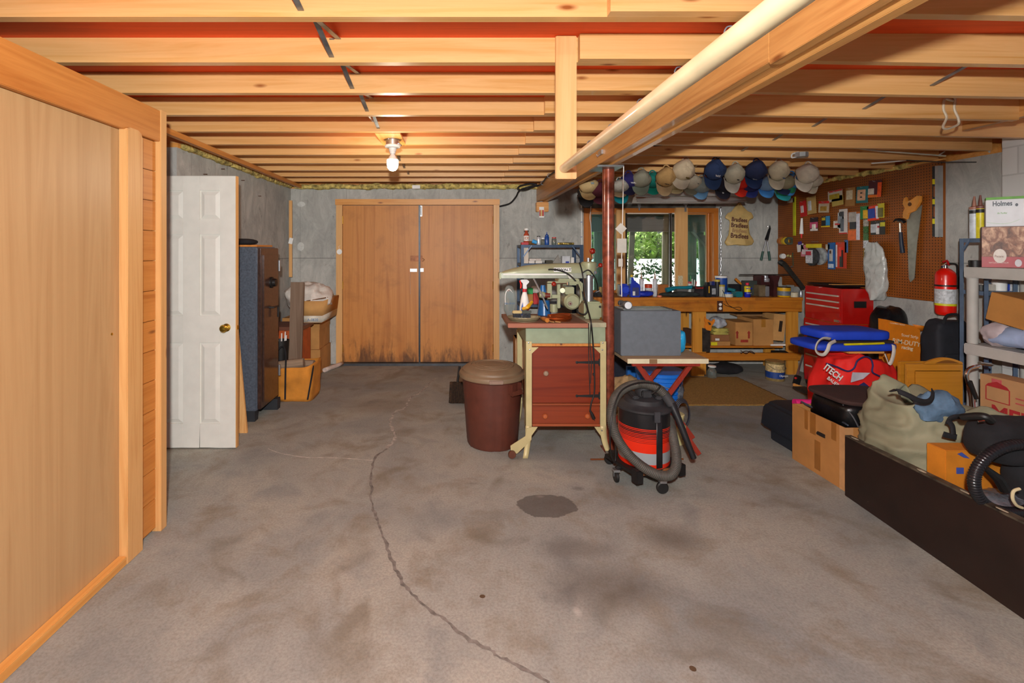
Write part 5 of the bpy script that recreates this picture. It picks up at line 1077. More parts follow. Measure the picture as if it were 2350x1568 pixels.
item('steel_bottle', 'cyl', 1838, .036, .085, 5.56, '#b8c0c8', 'small silver bottle at the right end of the bench', 'bottle', None, rough=.25, metal=.6)
item('pale_jug', 'box', 1785, .07, .22, 5.88, '#9a9a96', 'grey flat jug in the corner behind the bench machine', 'jug')
# left-of-post clutter seen between the saw and the post
item('oil_can', 'cyl', 1379, .05, .12, 5.75, '#a88c50', 'small brass oil can on the bench left of the steel post', 'oil can')
t = thing('bench_plane', 'black hand plane on the bench left of the steel post', 'plane', (XX(1372,5.6), 5.6, zb)); MB().box(XX(1363,5.6),XX(1383,5.6),5.58,5.64,zb,zb+.02).box(XX(1363,5.6),XX(1380,5.6),5.59,5.63,zb+.02,zb+.05).build('plane_body', BLACK, t, .004); MB().cyl((XX(1367,5.6),5.61,zb+.05),(XX(1376,5.6),5.61,zb+.07),.012,10).build('tote', STEEL, t)
item('white_clamp', 'box', 1423, .035, .14, 5.68, '#b9bcb4', 'white clamp standing on the bench right of the steel post', 'clamp')
# things hanging round the window
t = thing('metal_bracket', 'bent metal hinge bracket hooked above the window', 'bracket', P(1467,480,5.98)); MB().fbox(1464,468,1471,476,6.045,.014).fbox(1466,476,1469,483,6.04,.014).build('plate', STEEL, t, .001)
o = MB().fbox(1569,466,1578,470,5.97,.02).fbox(1571.5,470,1575.5,486,5.975,.015).build('steel_strap', STEEL); tag(o, 'flat steel strap hanging above the window stud', 'strap')
o = MB().tube(curve([Vector((1.67,5.755,2.315)), P(1357,450,5.9), P(1356,478,5.9), P(1354,500,5.9), P(1356,515,5.9), P(1357,540,5.9), P(1357,571,5.9)]), .004, 6).build('hanging_wire', WHITE); tag(o, 'white wire hanging down before the left window pane', 'wire')
t = thing('measuring_rod', 'white rod with blue marks fixed upright left of the window', 'rod', P(1334,560,6.0)); MB().cyl(P(1335,640,6.03), P(1334.5,470,6.03), .008, 8).build('rod', WHITE, t)
for py in (480, 510, 544): MB().cyl(P(1334.5,py+.6,6.03), P(1334.5,py-.6,6.03), .011, 8).build('blue_mark', M('#2840a0', .5), t)
o = MB().box(XX(1340,6.02), XX(1647,6.02), 6.06, 6.098, ZZ(476.5,6.02), ZZ(468,6.02)).build('lintel_board', M('#5f5e58', .9, var=.4, vs=8)); tag(o, 'grey weathered board above the window frame', 'board')
# fluorescent fixture
t = thing('fluorescent_fixture', 'unlit white fluorescent fixture hanging in front of the window top', 'light fixture', (2.55, 5.15, 2.04))
x0, x1 = XX(1462,5.1), XX(1712,5.1); WF = M('#d5d5d0', .4, var=.04)
z0 = ZZ(463,5.1)
def tro(u, v):
    pr = [(-.0,0),(.01,.0),(.045,.055),(.09,.065),(.135,.055),(.17,0),(.18,.0)]
    i = min(int(v*6), 5); f = v*6-i; return Vector((x0+(x1-x0)*u, 5.08+pr[i][0]*(1-f)+pr[i+1][0]*f, z0+pr[i][1]*(1-f)+pr[i+1][1]*f))
MB().grid(tro, 2, 12).build('reflector', WF, t, solid=.003)
MB().box(x0+.01,x1-.01,5.14,5.20,z0+.068,z0+.11).build('housing', WF, t, .004)
for yy_ in (5.135, 5.205): MB().cyl((x0+.03,yy_,z0+.025),(x1-.03,yy_,z0+.025),.013,14).build('tube', WHITE, t)
for xx_ in (x0+.15, x1-.15): MB().cyl((xx_,5.17,z0+.105),(xx_,4.95,2.315),.002,6).build('chain', STEEL, t)
# hanging paper bag with printed word, shears
t = thing('shopping_bag', 'tan plastic store bag with dark red lettering hanging on the back wall', 'bag', P(1695,515,6.02))
def bagf(u, v):
    yz = 1-v; wv = [(0,.010),(.12,.07),(.32,.155),(.45,.12),(.75,.135),(.92,.19),(1,.16)]
    for i in range(len(wv)-1):
        if wv[i][0] <= v <= wv[i+1][0]: f = (v-wv[i][0])/(wv[i+1][0]-wv[i][0]); w = wv[i][1]*(1-f)+wv[i+1][1]*f; break
    a = 2*PI*u; c0 = XX(1697,6.03); x = w*math.cos(a); z = ZZ(466,6.03)-v*.54
    return Vector((c0+x-.0*v+(.03 if .2<v<.4 else 0)*math.cos(a), 6.035+(.045*(.3+v))*math.sin(a)+.010*mnoise.noise(Vector((x*14, z*9, a))), z+.01*mnoise.noise(Vector((x*9,z*9,5)))))
MB().grid(bagf, 40, 30).build('bag_body', M('#c9ab6c', .55, var=.12, vs=8, bumpy=.4), t, ang=80)
DR = M('#4a1420', .6)
for i, (py, s_, tx) in enumerate(((505,.075,'Bradlees'),(518,.08,'Bradlees'),(530,.07,'Bradlees'),(542,.085,'Bradlees'))):
    text(tx, s_, P(1697, py, 5.985-.008*i), DR if i != 2 else M('#a5805a', .6), t, rot=(PI/2, .08, 0), sx=.78, bold=.0015)
MB().tube([P(1697,468,6.03), P(1697,464,6.08)], .003, 5).build('nail', STEEL, t)
t = thing('hedge_shears', 'hedge shears with black blades and green grips on the back wall', 'shears', P(1757,560,6.05))
MB().prism([(XX(1766,6.05), ZZ(517,6.05)), (XX(1768,6.05), ZZ(525,6.05)), (XX(1762,6.05), ZZ(552,6.05)), (XX(1757,6.05), ZZ(552,6.05))], 'y', 6.04, 6.048).prism([(XX(1764,6.05), ZZ(525,6.05)), (XX(1760,6.05), ZZ(552,6.05)), (XX(1755,6.05), ZZ(550,6.05))], 'y', 6.049, 6.055).build('blade', M('#26282a', .4, .5), t)
MB().tube([P(1758,552,6.045), P(1751,577,6.045)], .009, 8).tube([P(1760,552,6.045), P(1764,577,6.045)], .009, 8).lathe([(.001,-.008),(.014,-.006),(.014,.004)], P(1759,553,6.043), 12, 'y').build('arms', STEEL, t)
for a, b in ((1751,1746.5),(1764,1766.5)): MB().tube([P(a,577,6.045), P(b,598,6.045)], .014, 10).build('grip', M('#14463a', .5), t)
o = MB().tube([P(1762,520,6.095), P(1762,520,6.03)], .003, 5).build('wall_nail', STEEL); tag(o, 'nail holding the hedge shears on the back wall', 'nail')
# ================= CAPS =================
def cap(px, pt, pb, Y, tilt, col, label, brim=None, w=.088, logo=None, under='#2a2420', strap=True, vis=False, panel=None):
    H = (pb-pt)/F*Y; top = P(px, pt, Y)
    t = thing('baseball_cap', label, 'cap', (0,0,0), 'caps hanging along the joists')
    ch = H*.64/2; bl = H-.02-ch*2*.92; seed = px*.01
    mc = M(col, .9, var=.10, vs=14, bumpy=.35); mbm = M(brim, .9, var=.08, vs=14, bumpy=.2) if brim else mc
    def crown(u, v):
        a = 2*PI*u; ph = v*PI/2; r = math.sin(ph)
        x = w*r*math.cos(a); z = -ch-.012+ch*r*math.sin(a)*(1.0 if math.sin(a) < 0 else 1.02); y = -.105*math.cos(ph)**.8
        if math.sin(a) > 0: x *= 1-.45*(r*math.sin(a))**1.6
        n_ = mnoise.noise(Vector((x*16+seed*9, z*16, seed*5)))*.011+mnoise.noise(Vector((x*40, z*40, seed*7)))*.004
        se = -.0022 if abs(((u*6) % 1)-.5) > .47 and v > .15 else 0
        return Vector((x+n_*.4, y-n_-se, z+n_*.5))
    MB().grid(crown, 48, 16).build('crown', mc, t, solid=.002, ang=60)
    z0 = -ch-.012
    def brimf(u, v):
        a = -PI/2+(u-.5)*2*1.12; rim = Vector((w*math.cos(a)*1.0, -.002, z0+ch*math.sin(a)))
        k = math.cos((u-.5)*PI)**.55; out = Vector((w*.90*math.sin((u-.5)*PI*.98)*1.0, 0, z0-ch*.30-(bl+ch*.62)*k))
        p = rim.lerp(out, v); p.y = -.012-.03*math.sin(v*PI*.5)+.045*(p.x/w)**2; return p
    MB().grid(brimf, 28, 8).build('brim', mbm, t, solid=-.004, ang=60)
    if strap: MB().tube(curve([(-.035,-.012,-.03), (-.022,-.004,.0), (0,0,.012), (.022,-.004,.0), (.035,-.012,-.03)]), .006, 6).build('strap', mc, t)
    if logo:
        lx, lz, lw, lh, lc, tx = logo
        yq = -.105*math.cos(math.asin(min(.99, math.hypot(lx/w, (lz*H-z0)/ch))))**.8 if math.hypot(lx/w, (lz*H-z0)/ch) < 1 else -.03
        if tx: text(tx, lh, (lx, yq-.018, lz*H), M(lc, .6), t, rot=(PI/2-.5, 0, 0), bold=.001, name='emblem')
        else: MB().obox((lx, yq-.010, lz*H), (lw, .004, lh), (-.5, 0, .2)).build('patch', M(lc, .6), t)
    t.location = top; t.rotation_euler = (0, math.radians(tilt), 0)
    return t
Yn = 4.50; Yk = 4.66
NV = '#1c2a4c'
cap(1348, 405, 461, Yn, -4, '#b39a6c', 'tan cap with a faint round emblem, leftmost in the hanging row', logo=(.01,-.35,.03,.02,'#8a9a98',None))
cap(1345, 418, 477, Yk, 0, '#1c1c1e', 'black cap hanging behind and below the leftmost tan cap')
cap(1377, 415, 471, Yn, 0, '#4a1424', 'maroon cap hanging just left of the rust-red steel post')
cap(1421, 410, 455, Yn, 0, '#a9a69c', 'grey and white cap hanging just right of the steel post', '#b59c7c')
cap(1424, 410, 469, Yk, 0, '#0e7e86', 'dark cap with teal brim low beside the steel post', '#1496a4')
cap(1442, 395, 450, Yn, 0, '#241c5c', 'dark purple-blue cap with small white lettering beside the grey cap', '#26244c', logo=(.01,-.52,.03,.02,'#e0e0e0','YORK'))
cap(1497, 394, 449, Yk, 0, '#0f7a6c', 'teal green cap between the grey cap and the tan cap', '#0f9a86')
cap(1471, 388, 450, Yn-.06, 2, '#84816f', 'olive-grey cap in front of the teal green cap', '#7e8a7c', w=.09)
cap(1547, 405, 447, Yk, -6, '#cdb98a', 'light straw cap mostly hidden right of the tan cap')
cap(1529, 382, 452, Yn, 6, '#b9935c', 'golden tan cap with dark script, left of the large cream cap', '#c9ae84', logo=(-.01,-.63,.03,.02,'#5a4a3a','Titan'))
cap(1590, 400, 450, Yk, 10, '#c9bea6', 'cream cap with grey-green brim behind the large cream cap', '#7d7a68', logo=(.015,-.5,.02,.012,'#8a8a88','ace'))
cap(1574, 364, 438, Yn-.06, 14, '#c6b394', 'large cream cap with square brown patch at its lower front', '#cdc2ac', w=.10, logo=(.03,-.62,.035,.03,'#6a5526',None))
cap(1611, 405, 460, Yk, 8, '#8d9794', 'grey cap with light blue brim low between cream and denim caps', '#6fa0cc')
cap(1661, 402, 459, Yk, 4, '#1e1c2c', 'near-black cap with a red spot on its brim behind the open visor', logo=(-.02,-.75,.02,.022,'#e8e8e8','D'))
cap(1642, 364, 438, Yn-.06, 8, '#24365c', 'dark denim cap with white letters above its brim', '#26406c', w=.092, logo=(-.0,-.60,.03,.034,'#f0f0f0','NY'))
cap(1702, 392, 454, Yk, 6, '#d8240c', 'bright red cap behind the open cream cap', '#e0280c')
cap(1688, 374, 446, Yn-.08, 10, '#bab39c', 'pale grey open cap with adjustable strap in front of the red cap', '#c6c3b8', w=.085, logo=(.0,-.6,.02,.016,'#20202c','ME'))
cap(1722, 405, 456, Yk, 2, '#24265c', 'cap showing only its royal blue brim below the speckled navy cap', '#222c70')
cap(1736, 367, 436, Yn-.06, 9, '#262f52', 'speckled navy cap with faint grey script near its brim', '#1e3462', w=.094, logo=(-.01,-.68,.03,.018,'#a8a8b0','sport'))
cap(1760, 400, 456, Yk, 3, '#7a96b4', 'faded light blue cap with bright blue brim left of the cream cap', '#3f84cc')
cap(1817, 396, 452, Yk+.05, 14, '#3f86cc', 'bright blue cap leaning at the right behind the navy-brimmed cap', '#3f8ad0')
cap(1803, 400, 450, Yk, 12, '#a89d7c', 'khaki cap with dark navy brim below the tall cream cap', '#1e2850')
cap(1801, 420, 463, Yk+.1, 8, '#1a7a50', 'multicoloured green and turquoise cap lowest at the right of the row', '#2aa0a8')
cap(1787, 367, 438, Yn-.06, 7, '#cabea0', 'tall cream cap with small blue mark, second from the right end', '#c6bda6', logo=(.02,-.62,.025,.02,'#6a7c9c',None))
cap(1864, 395, 447, Yk, 10, '#c6bca6', 'cream cap showing its brim behind the rightmost cap')
cap(1855, 374, 444, Yn-.06, 14, '#d0c6b2', 'crumpled off-white cap at the right end of the row', '#d0c8b8', w=.096)
t = thing('cap_wire', 'thin dark wire holding the caps, stretched along the joists', 'wire', (2.4, 4.6, 2.33))
MB().tube([(1.1, 4.53, 2.325), (2.2, 4.53, 2.33), (3.5, 4.53, 2.31)], .002, 5).build('front_wire', BLACK, t); MB().tube([(1.1, 4.69, 2.24), (3.6, 4.69, 2.24)], .002, 5).build('rear_wire', BLACK, t)

# ================= PEGBOARD =================
pg = MB().box(RW-.03, RW-.001, 4.02, BW-.02, 1.03, 2.245).build('pegboard', pegmat(), None); tag(pg, 'large brown pegboard panel mounted on the right concrete wall', 'pegboard')
o = MB().box(RW-.036, RW-.001, 4.01, BW-.02, 2.246, 2.262).build('pegboard_strip', W_piney); tag(o, 'narrow pale wood strip along the top of the pegboard', 'strip')
PX = RW-.032
def PY(px): return PX*F/(px-CX)
def pp(px, py, d=0): Y = PY(px); return Vector((PX-d, Y, ZZ(py, Y)))
def wquad(px0, py0, px1, py1, d0, d1, dy=0):
    # upright rectangle against pegboard: px0 is the left (farther) edge
    ya, yb = PY(px0), PY(px1); ym = (ya+yb)/2; zt_ = ZZ(py0, ym); zb_ = ZZ(py1, ym)
    return MB().box(PX-d1, PX-d0, yb, ya, zb_, zt_)
HOOK = STEEL
def pack(px0, py0, px1, py1, label, card, parts=(), cat='package', name='blister_pack', d=.02, skew=0):
    ym = (PY(px0)+PY(px1))/2; zt_ = ZZ(py0, ym)
    t = thing(name, label, cat, (PX-.02, ym, ZZ(py1, ym)), 'packages hung on the pegboard')
    wquad(px0, py0, px1, py1, .018, .021).build('card', M(card, .5, var=.08), t)
    MB().tube([(PX+.001, ym, zt_-.012), (PX-.04, ym, zt_-.012), (PX-.045, ym, zt_-.004)], .002, 5).build('hook', HOOK, t)
    for (nm, fx0, fy0, fx1, fy1, col, dep) in parts:
        a = px0+(px1-px0)*fx0; b = px0+(px1-px0)*fx1; c = py0+(py1-py0)*fy0; e = py0+(py1-py0)*fy1
        q = wquad(a, c, b, e, .0212, .0212+dep); q.build(nm, M(col, .35, var=.15, vs=30), t, .002 if dep > .006 else 0)
    if skew: t.rotation_euler = (math.radians(skew), 0, 0)
    return t
pack(1841,461,1856,497,'red and white hardware card, upper left of the pegboard','#c41c1c',[('product',.2,.3,.6,.75,'#d8d0d0',.008)],skew=-6)
pack(1857,451,1878,491,'tan plastic packet with silver tool, second from the left in the top area','#b89a5c',[('product',.2,.25,.5,.8,'#c4c8d0',.012)],skew=-4)
pack(1882,462,1906,488,'small clear packet with red top edge and brass screws','#b8a890',[('red_header',0,0,1,.2,'#d02424',.002),('screws',.25,.45,.8,.85,'#a88030',.012)],skew=4)
pack(1905,437,1938,462,'wide packet with red strip holding yellow-green pieces, top row','#c4baa8',[('red_header',.1,0,1,.12,'#d02a2a',.002),('contents',.15,.35,.8,.8,'#a89024',.012)],skew=-3)
pack(1914,450,1940,472,'second wide yellow packet partly behind the top row packet','#b8a050',[],skew=-5)
pack(1944,431,1966,473,'brown paper envelope with printed white note, top row','#a07038',[('note',.1,.15,.75,.65,'#cfc0a0',.001)],skew=2)
pack(1969,428,1996,466,'teal card with beige wooden piece, top row','#1c6a70',[('beige_block',.15,.2,.8,.85,'#d8a884',.010),('slot',.4,.35,.6,.45,'#2a2a2a',.011),('slot',.4,.6,.6,.7,'#2a2a2a',.011)],skew=3)
pack(1997,414,2027,453,'dark red card with orange side and white piece, right end of the top row','#4a1420',[('orange_side',.72,.1,1,.95,'#e85420',.004),('orange_edge',0,.85,1,1,'#e0701c',.003),('white_piece',.05,.5,.45,.85,'#d8cfc0',.012)],skew=3)
t = thing('squeeze_tube', 'white squeeze tube with red tip hanging at the left of the pegboard', 'tube', pp(1843,520)); ym = PY(1843)
MB().tube([pp(1844,501,.02), pp(1843,537,.02)], [.010,.022], 12).build('tube', WHITE, t); MB().tube([pp(1843,537,.02), pp(1843,547,.02)], [.010,.006], 10).build('tip', M('#d81c1c', .4), t)
pack(1863,499,1881,530,'dark and pink card with a white round item','#2a1c24',[('pink_band',0,.35,1,.8,'#c04870',.002),('white_base',.05,.85,1,1,'#e0dcd8',.003),('item',.35,.5,.75,.9,'#e4e0d4',.012)])
pack(1889,496,1909,521,'small black, blue and yellow card in the middle of the pegboard','#1e1e20',[('blue_side',.55,0,1,.85,'#2a8ac0',.003),('yellow_edge',0,.9,1,1,'#e0c81c',.003),('label',.1,.15,.45,.4,'#c8b020',.004)])
pack(1917,507,1935,523,'white lettered packet left of the large silver hardware packs','#ddd4c8',[('red_text',.2,.35,.8,.6,'#c03030',.001)])
pack(1926,488,1940,524,'clear pack of silver hardware in front of the tall red-edged card','#b8bcc0',[('hardware',.2,.2,.8,.7,'#8a9098',.012)],skew=2)
pack(1930,480,1949,537,'tall white card with red edge holding a silver latch','#d4cac4',[('red_edge',.0,.95,1,1,'#c41c1c',.002),('latch',.3,.4,.6,.9,'#5a6068',.014),('dark_piece',.2,.1,.6,.3,'#3a3a40',.012)])
pack(1951,487,1978,552,'tall orange and white card with rows of black drill bits','#c0682c',[('upper',.05,0,.7,.35,'#a8a098',.003),('bits',.2,.35,.7,.6,'#2a2630',.012),('orange_side',0,.65,.7,1,'#e0651c',.003),('white_side',.72,.05,1,.98,'#cfd0dc',.004)])
pack(1979,473,1998,503,'green and yellow packet behind the blue marker pack','#2a7a3c',[('yellow_part',.4,.3,1,.95,'#d8a81c',.008)])
pack(1996,472,2022,506,'rounded red and blue package with white side','#e03818',[('blue_panel',.1,.2,.7,.85,'#1c3f9c',.006),('white_side',.82,.05,1,.9,'#d8d8dc',.010)],skew=-4)
pack(2018,467,2034,500,'yellow and olive packet at the right end of the second row','#c8b82c',[('contents',.2,.3,.9,.95,'#6a6430',.010)])
pack(2003,507,2036,539,'black and white packet with silver parts under the blue package','#2c2a28',[('window',.05,.25,.4,.85,'#b8bcc0',.010),('white_mid',.42,.2,.6,.95,'#d8d4d0',.006),('red_dot',.5,.35,.62,.5,'#b01c2c',.008),('yellow_top',.7,.1,1,.4,'#c0b820',.006)])
t = thing('string_lights', 'long narrow strip pack with green and white patches hanging below the second row', 'package', pp(1990,540)); 
for i, (a, b, c) in enumerate(((504,520,'#a8a49a'),(520,536,'#3c6a34'),(536,552,'#4a7444'),(552,570,'#c8ccd0'),(570,596,'#8a6c20'))): wquad(1985.5,a,1995.5,b-.5,.01,.02).build('segment', M(c, .5, var=.4, vs=60), t)
pack(1834,560,1849,578,'white tag folded packet, lower left of the pegboard','#d8d4d0',[('purple_top',.3,-.3,.8,.1,'#3c2c8c',.006)],skew=-8)
pack(1842,562,1857,589,'pink and white packet behind the white tag, lower left','#c87884',[('print',.2,.4,.8,.8,'#d8c8cc',.003)])
t = thing('sandpaper_disc_pack', 'bulky round black and silver disc pack on the lower pegboard', 'package', pp(1878,590))
q = pp(1874,590,.03); MB().lathe([(.01,-.03),(.10,-.03),(.10,0),(.01,0)], q, 28, 'x').build('dark_disc', M('#3a3c40', .4, .3, .4, 30), t); q = pp(1888,588,.02); MB().lathe([(.05,-.02),(.10,-.02),(.10,0),(.05,0)], q, 28, 'x').build('silver_ring', M('#b0b4b8', .35, .5, .3, 30), t)
wquad(1862,574,1877,604,.061,.068).build('label', M('#d0d0d4', .4, var=.3, vs=60), t); wquad(1863,577,1875,586,.069,.071).build('red_label', M('#b8283c', .5), t); wquad(1860,560,1896,569,.05,.055).build('yellow_header', M('#d8c41c', .5), t)
MB().tube([pp(1878,555,-.001), pp(1878,555,.08)], .003, 5).build('hook', STEEL, t)
pack(1899,561,1908,573,'tiny cream box left of the blue hanging card','#d0c8b0')
pack(1904,557,1921,618,'blue card holding a silver tool in the bottom row','#1c5ca0',[('tool',.35,.25,.7,.7,'#b8b4ac',.014),('cap',.4,.3,.65,.42,'#4a2c1c',.016),('white_print',.1,.8,.8,.95,'#c8d8e8',.002)])
pack(1923,556,1947,616,'red card holding black pliers in the bottom row','#c83c20',[('pliers',.45,.3,.7,.95,'#2a2420',.014),('white_strip',.0,.1,.12,.95,'#c8ccd0',.003),('red_tool',.4,.2,.65,.55,'#e0382c',.016)])
pack(1943,551,1950,580,'narrow blue card at the right end of the bottom row','#3c6aa8')
# tape rolls, small hooks etc at far left
t = thing('tape_rolls', 'tape roll', 'tape', pp(1800,553)); bpy.data.objects.remove(t)
for i, (px, c, lab) in enumerate(((1799,'#a8642c','brown tape roll hung first from the left on the pegboard hook'),(1808,'#c8a424','yellow tape roll hung second on the pegboard hook'),(1817,'#4a5040','dark tape roll hung third on the pegboard hook'))):
    q = pp(px,553,.03+.0*i); o = MB().lathe([(.028,-.018),(.048,-.018),(.048,.018),(.028,.018),(.028,-.018)], q, 22, 'y', caps=False).build('tape_roll', M(c, .5)); tag(o, lab, 'tape roll', 'tape rolls on the pegboard')
o = MB().tube([pp(1794,549,.03), pp(1822,549,.03)], .004, 6).build('tape_rod', STEEL); tag(o, 'thin rod carrying the three tape rolls on the pegboard', 'rod')
o = MB().box(PX-.012, PX-.001, PY(1827), PY(1822), ZZ(541,PY(1824)), ZZ(452,PY(1824))).build('yellow_stick', M('#b8bc1c', .5)); tag(o, 'long thin yellow-green measuring stick at the left of the pegboard', 'stick')
o = wquad(1809,455,1825,465,.004,.012).build('grey_card', M('#a8a49c', .6)); tag(o, 'small grey card tucked under the caps at the top left of the pegboard', 'card')
t = thing('small_spool', 'white spool with hanging bits on the lower left of the pegboard', 'spool', pp(1800,590)); q = pp(1801,588,.03)
MB().lathe([(.004,-.02),(.032,-.02),(.032,.01),(.004,.01)], q, 18, 'y').build('spool', WHITE, t)
for px, py, c in ((1812,587,'#b0a060'),(1818,588,'#a89858')): MB().ell(pp(px,py,.02), (.016,.016,.02), 12, 8).build('knob', M(c, .4, .5), t)
MB().tube([pp(1823,580,.02), pp(1824,610,.02)], .004, 6).build('rod', M('#1c4a3c', .4), t); MB().ell(pp(1821,612,.02), (.014,.014,.01), 10, 6).build('end', STEEL, t); MB().ell(pp(1799,603,.03), (.03,.03,.035), 14, 10, 1, .012, 30, 2).build('dark_fitting', M('#2c2c34', .4, .5, .4, 40), t)
# clear plastic bag on pegboard
t = thing('plastic_bag', 'tall crinkled clear plastic bag hanging low on the pegboard', 'bag', pp(2015,610))
def pbag(u, v):
    a = 2*PI*u; yc = PY(2014)-.02+.10*(v-.3)*.0; ws = [(0,.04),(.12,.10),(.45,.125),(.8,.10),(1,.03)]
    for i in range(4):
        if ws[i][0] <= v <= ws[i+1][0]: f = (v-ws[i][0])/(ws[i+1][0]-ws[i][0]); w = ws[i][1]*(1-f)+ws[i+1][1]*f; break
    y = yc-.035*v+w*math.cos(a); z = ZZ(557,yc)-v*.56; n_ = mnoise.fractal(Vector((y*14, z*10, a)), 1, 2, 3)
    return Vector((PX-.055+.05*math.sin(a)*(.5+v)*.9-.018*n_*abs(math.cos(a*3)), y+.012*n_, z+.01*n_))
MB().grid(pbag, 60, 40).build('bag_skin', M('#b9bcb8', .25, var=.12, vs=9, bumpy=.6, name='crinkled_plastic'), t, ang=50)
MB().tube([pp(2011,557,-.001), pp(2011,557,.06)], .003, 5).build('hook', STEEL, t)
# saw, hammer, level
def pq(pts): return [(PY(a), ZZ(b, PY(a))) for a, b in pts]
t = thing('hand_saw', 'large hand saw with light wooden handle hung blade down on the pegboard', 'hand saw', pp(2100,550))
MB().prism(pq([(2086,500),(2098,487),(2122,470),(2110,560),(2104,640),(2095,648),(2091,640)]), 'x', PX-.022, PX-.019).build('blade', M('#8d8a80', .3, .75, .2, 9), t)
hp_ = pq([(2082,455),(2087,452),(2089,463),(2100,458),(2112,449),(2121,450),(2120,462),(2114,474),(2108,484),(2094,490),(2090,504),(2079,500),(2080,488),(2084,478),(2079,468)])
MB().prism(hp_, 'x', PX-.035, PX-.012).build('saw_handle', M('#d08a34', .4, coat=.3), t, .004)
q = pp(2097,469,.036); MB().lathe([(.002,-.001),(.018,-.001),(.018,.0),(.002,.0)], q, 16, 'x').build('grip_hole', M('#5c3414', .8), t)
MB().tube([pp(2098,463,-.001), pp(2098,463,.05)], .003, 5).build('hook', STEEL, t)
t = thing('claw_hammer', 'claw hammer with black grip hanging beside the large hand saw', 'hammer', pp(2075,540))
MB().tube([pp(2072,512,.025), pp(2073,535,.025)], .009, 10).build('neck', CHROME, t); MB().tube([pp(2073,533,.025), pp(2075,560,.025), pp(2078,581,.025)], [.014,.016,.017], 12).build('grip', M('#1c2638', .5), t)
MB().tube([pp(2056,509,.025), pp(2062,504,.025), pp(2070,504,.025), pp(2077,506,.025)], [.004,.010,.014,.015], 10).tube([pp(2077,506,.025), pp(2082,510,.025)], [.015,.015], 12).build('head', M('#3a3c40', .35, .8), t)
MB().tube([pp(2071,508,-.001), pp(2071,508,.045)], .003, 5).build('hook', STEEL, t)
t = thing('spirit_level', 'long black and silver level with yellow vials hung upright at the right of the pegboard', 'level', pp(2156,460))
MB().prism(pq([(2146,382),(2157,381),(2157,544),(2146,543)]), 'x', PX-.025, PX-.005).build('web', M('#1c1c20', .4), t)
MB().prism(pq([(2157.5,381),(2165,380),(2165,544),(2157.5,544)]), 'x', PX-.045, PX-.003).build('rail', M('#c4c6c8', .3, .7), t)
for py in (417,463,508): MB().prism(pq([(2147,py-6),(2158,py-6),(2158,py+6),(2147,py+6)]), 'x', PX-.030, PX-.0255).build('vial', M('#d8cc1c', .3), t, .002)
for py in (440,486): MB().prism(pq([(2149,py-12),(2154,py-12),(2154,py+12),(2149,py+12)]), 'x', PX-.0262, PX-.0252).build('cutout', M('#8a4a14', .6), t)
# ================= TOOL CHEST =================
RED = M('#b81410', .35, .1, .06, name='red_enamel', coat=.5)
cx0, cx1, cy0, cy1 = 3.80, 4.135, 4.66, 5.17
t = thing('tool_chest', 'tall red rolling tool chest with many drawers beside the workbench', 'tool chest', (3.97, 4.9, 0)); TC = t
zj = ZZ(745, 4.66); ztp = 1.09
MB().box(cx0+.004, cx1, cy0, cy1, .12, zj-.004).build('lower_cabinet', RED, t, .004)
MB().box(cx0+.012, cx1-.006, cy0+.006, cy1-.006, zj, ztp).build('top_chest', RED, t, .006)
MB().box(cx0+.01, cx1-.004, cy0+.004, cy1-.004, zj-.004, zj-.0005).build('seam_trim', M('#c08030', .4, .6), t)
HAN = M('#cfc8bc', .4, .3, name='drawer_pull')
def drawers(x, zlist):
    for (z0, z1) in zlist:
        d = MB().box(x-.010, x-.0005, cy0+.02, cy1-.02, z0+.003, z1-.003).build('drawer', RED, t, .002)
        MB().box(x-.022, x-.0105, cy0+.03, cy1-.05, z1-.021, z1-.006).build('pull', HAN, d, .002)
def zat(py): return ZZ(py, 4.915)          # heights read at the middle of the face
zs_ = [zat(v) for v in (675,687.5,700)]; drawers(cx0+.012, [(zs_[1]+.008, zs_[0]+.012), (zs_[2]+.008, zs_[1]+.008-.001), (zat(722), zs_[2]+.007)])
MB().box(cx0-.002, cx0+.011, cy0+.03, cy0+.09, zat(733), zat(728)).build('lock', CHROME, t)
lz = [zat(v) for v in (745,757,769,781,793,818,845,884)]
drawers(cx0+.004, [(lz[i+1], lz[i]-.001) for i in range(7)])
MB().box(XX(1960,cy0), XX(1988,cy0), cy0-.004, cy0+.002, ZZ(707,cy0), ZZ(692,cy0)).build('side_handle', BLACK, t, .001)
for (x, y) in ((cx0+.04, cy0+.05), (cx0+.04, cy1-.05), (cx1-.05, cy0+.05), (cx1-.05, cy1-.05)):
    MB().lathe([(.004,-.014),(.044,-.014),(.05,-.006),(.05,.006),(.044,.014),(.004,.014)], (x, y, .0505), 24, 'y').build('caster_wheel', BLACK, t); MB().box(x-.02,x+.02,y-.022,y-.017,.05,.12).box(x-.03,x+.03,y-.03,y+.03,.108,.119).build('caster_fork', STEEL, t)
t = thing('black_tray', 'shallow black tray resting on the red tool chest', 'tray', (3.97, 4.9, ztp))
def trayf(u, v): a = 2*PI*u; r = .8+.35*v; return Vector((3.95+.155*r*math.copysign(abs(math.cos(a))**.6, math.cos(a)), 4.92+.22*r*math.copysign(abs(math.sin(a))**.6, math.sin(a)), ztp+.002+.028*v))
MB().grid(trayf, 40, 4).build('tray_side', BLACK, t, solid=.003); MB().box(3.84, 4.06, 4.76, 5.08, ztp+.001, ztp+.005).build('tray_base', BLACK, t)
o = MB().obox((3.985, 4.80, ztp+.036), (.36, .05, .006), (0, 0, .0)).build('thin_lath', W_pinex); tag(o, 'thin wooden lath lying across the black tray on the tool chest', 'lath')
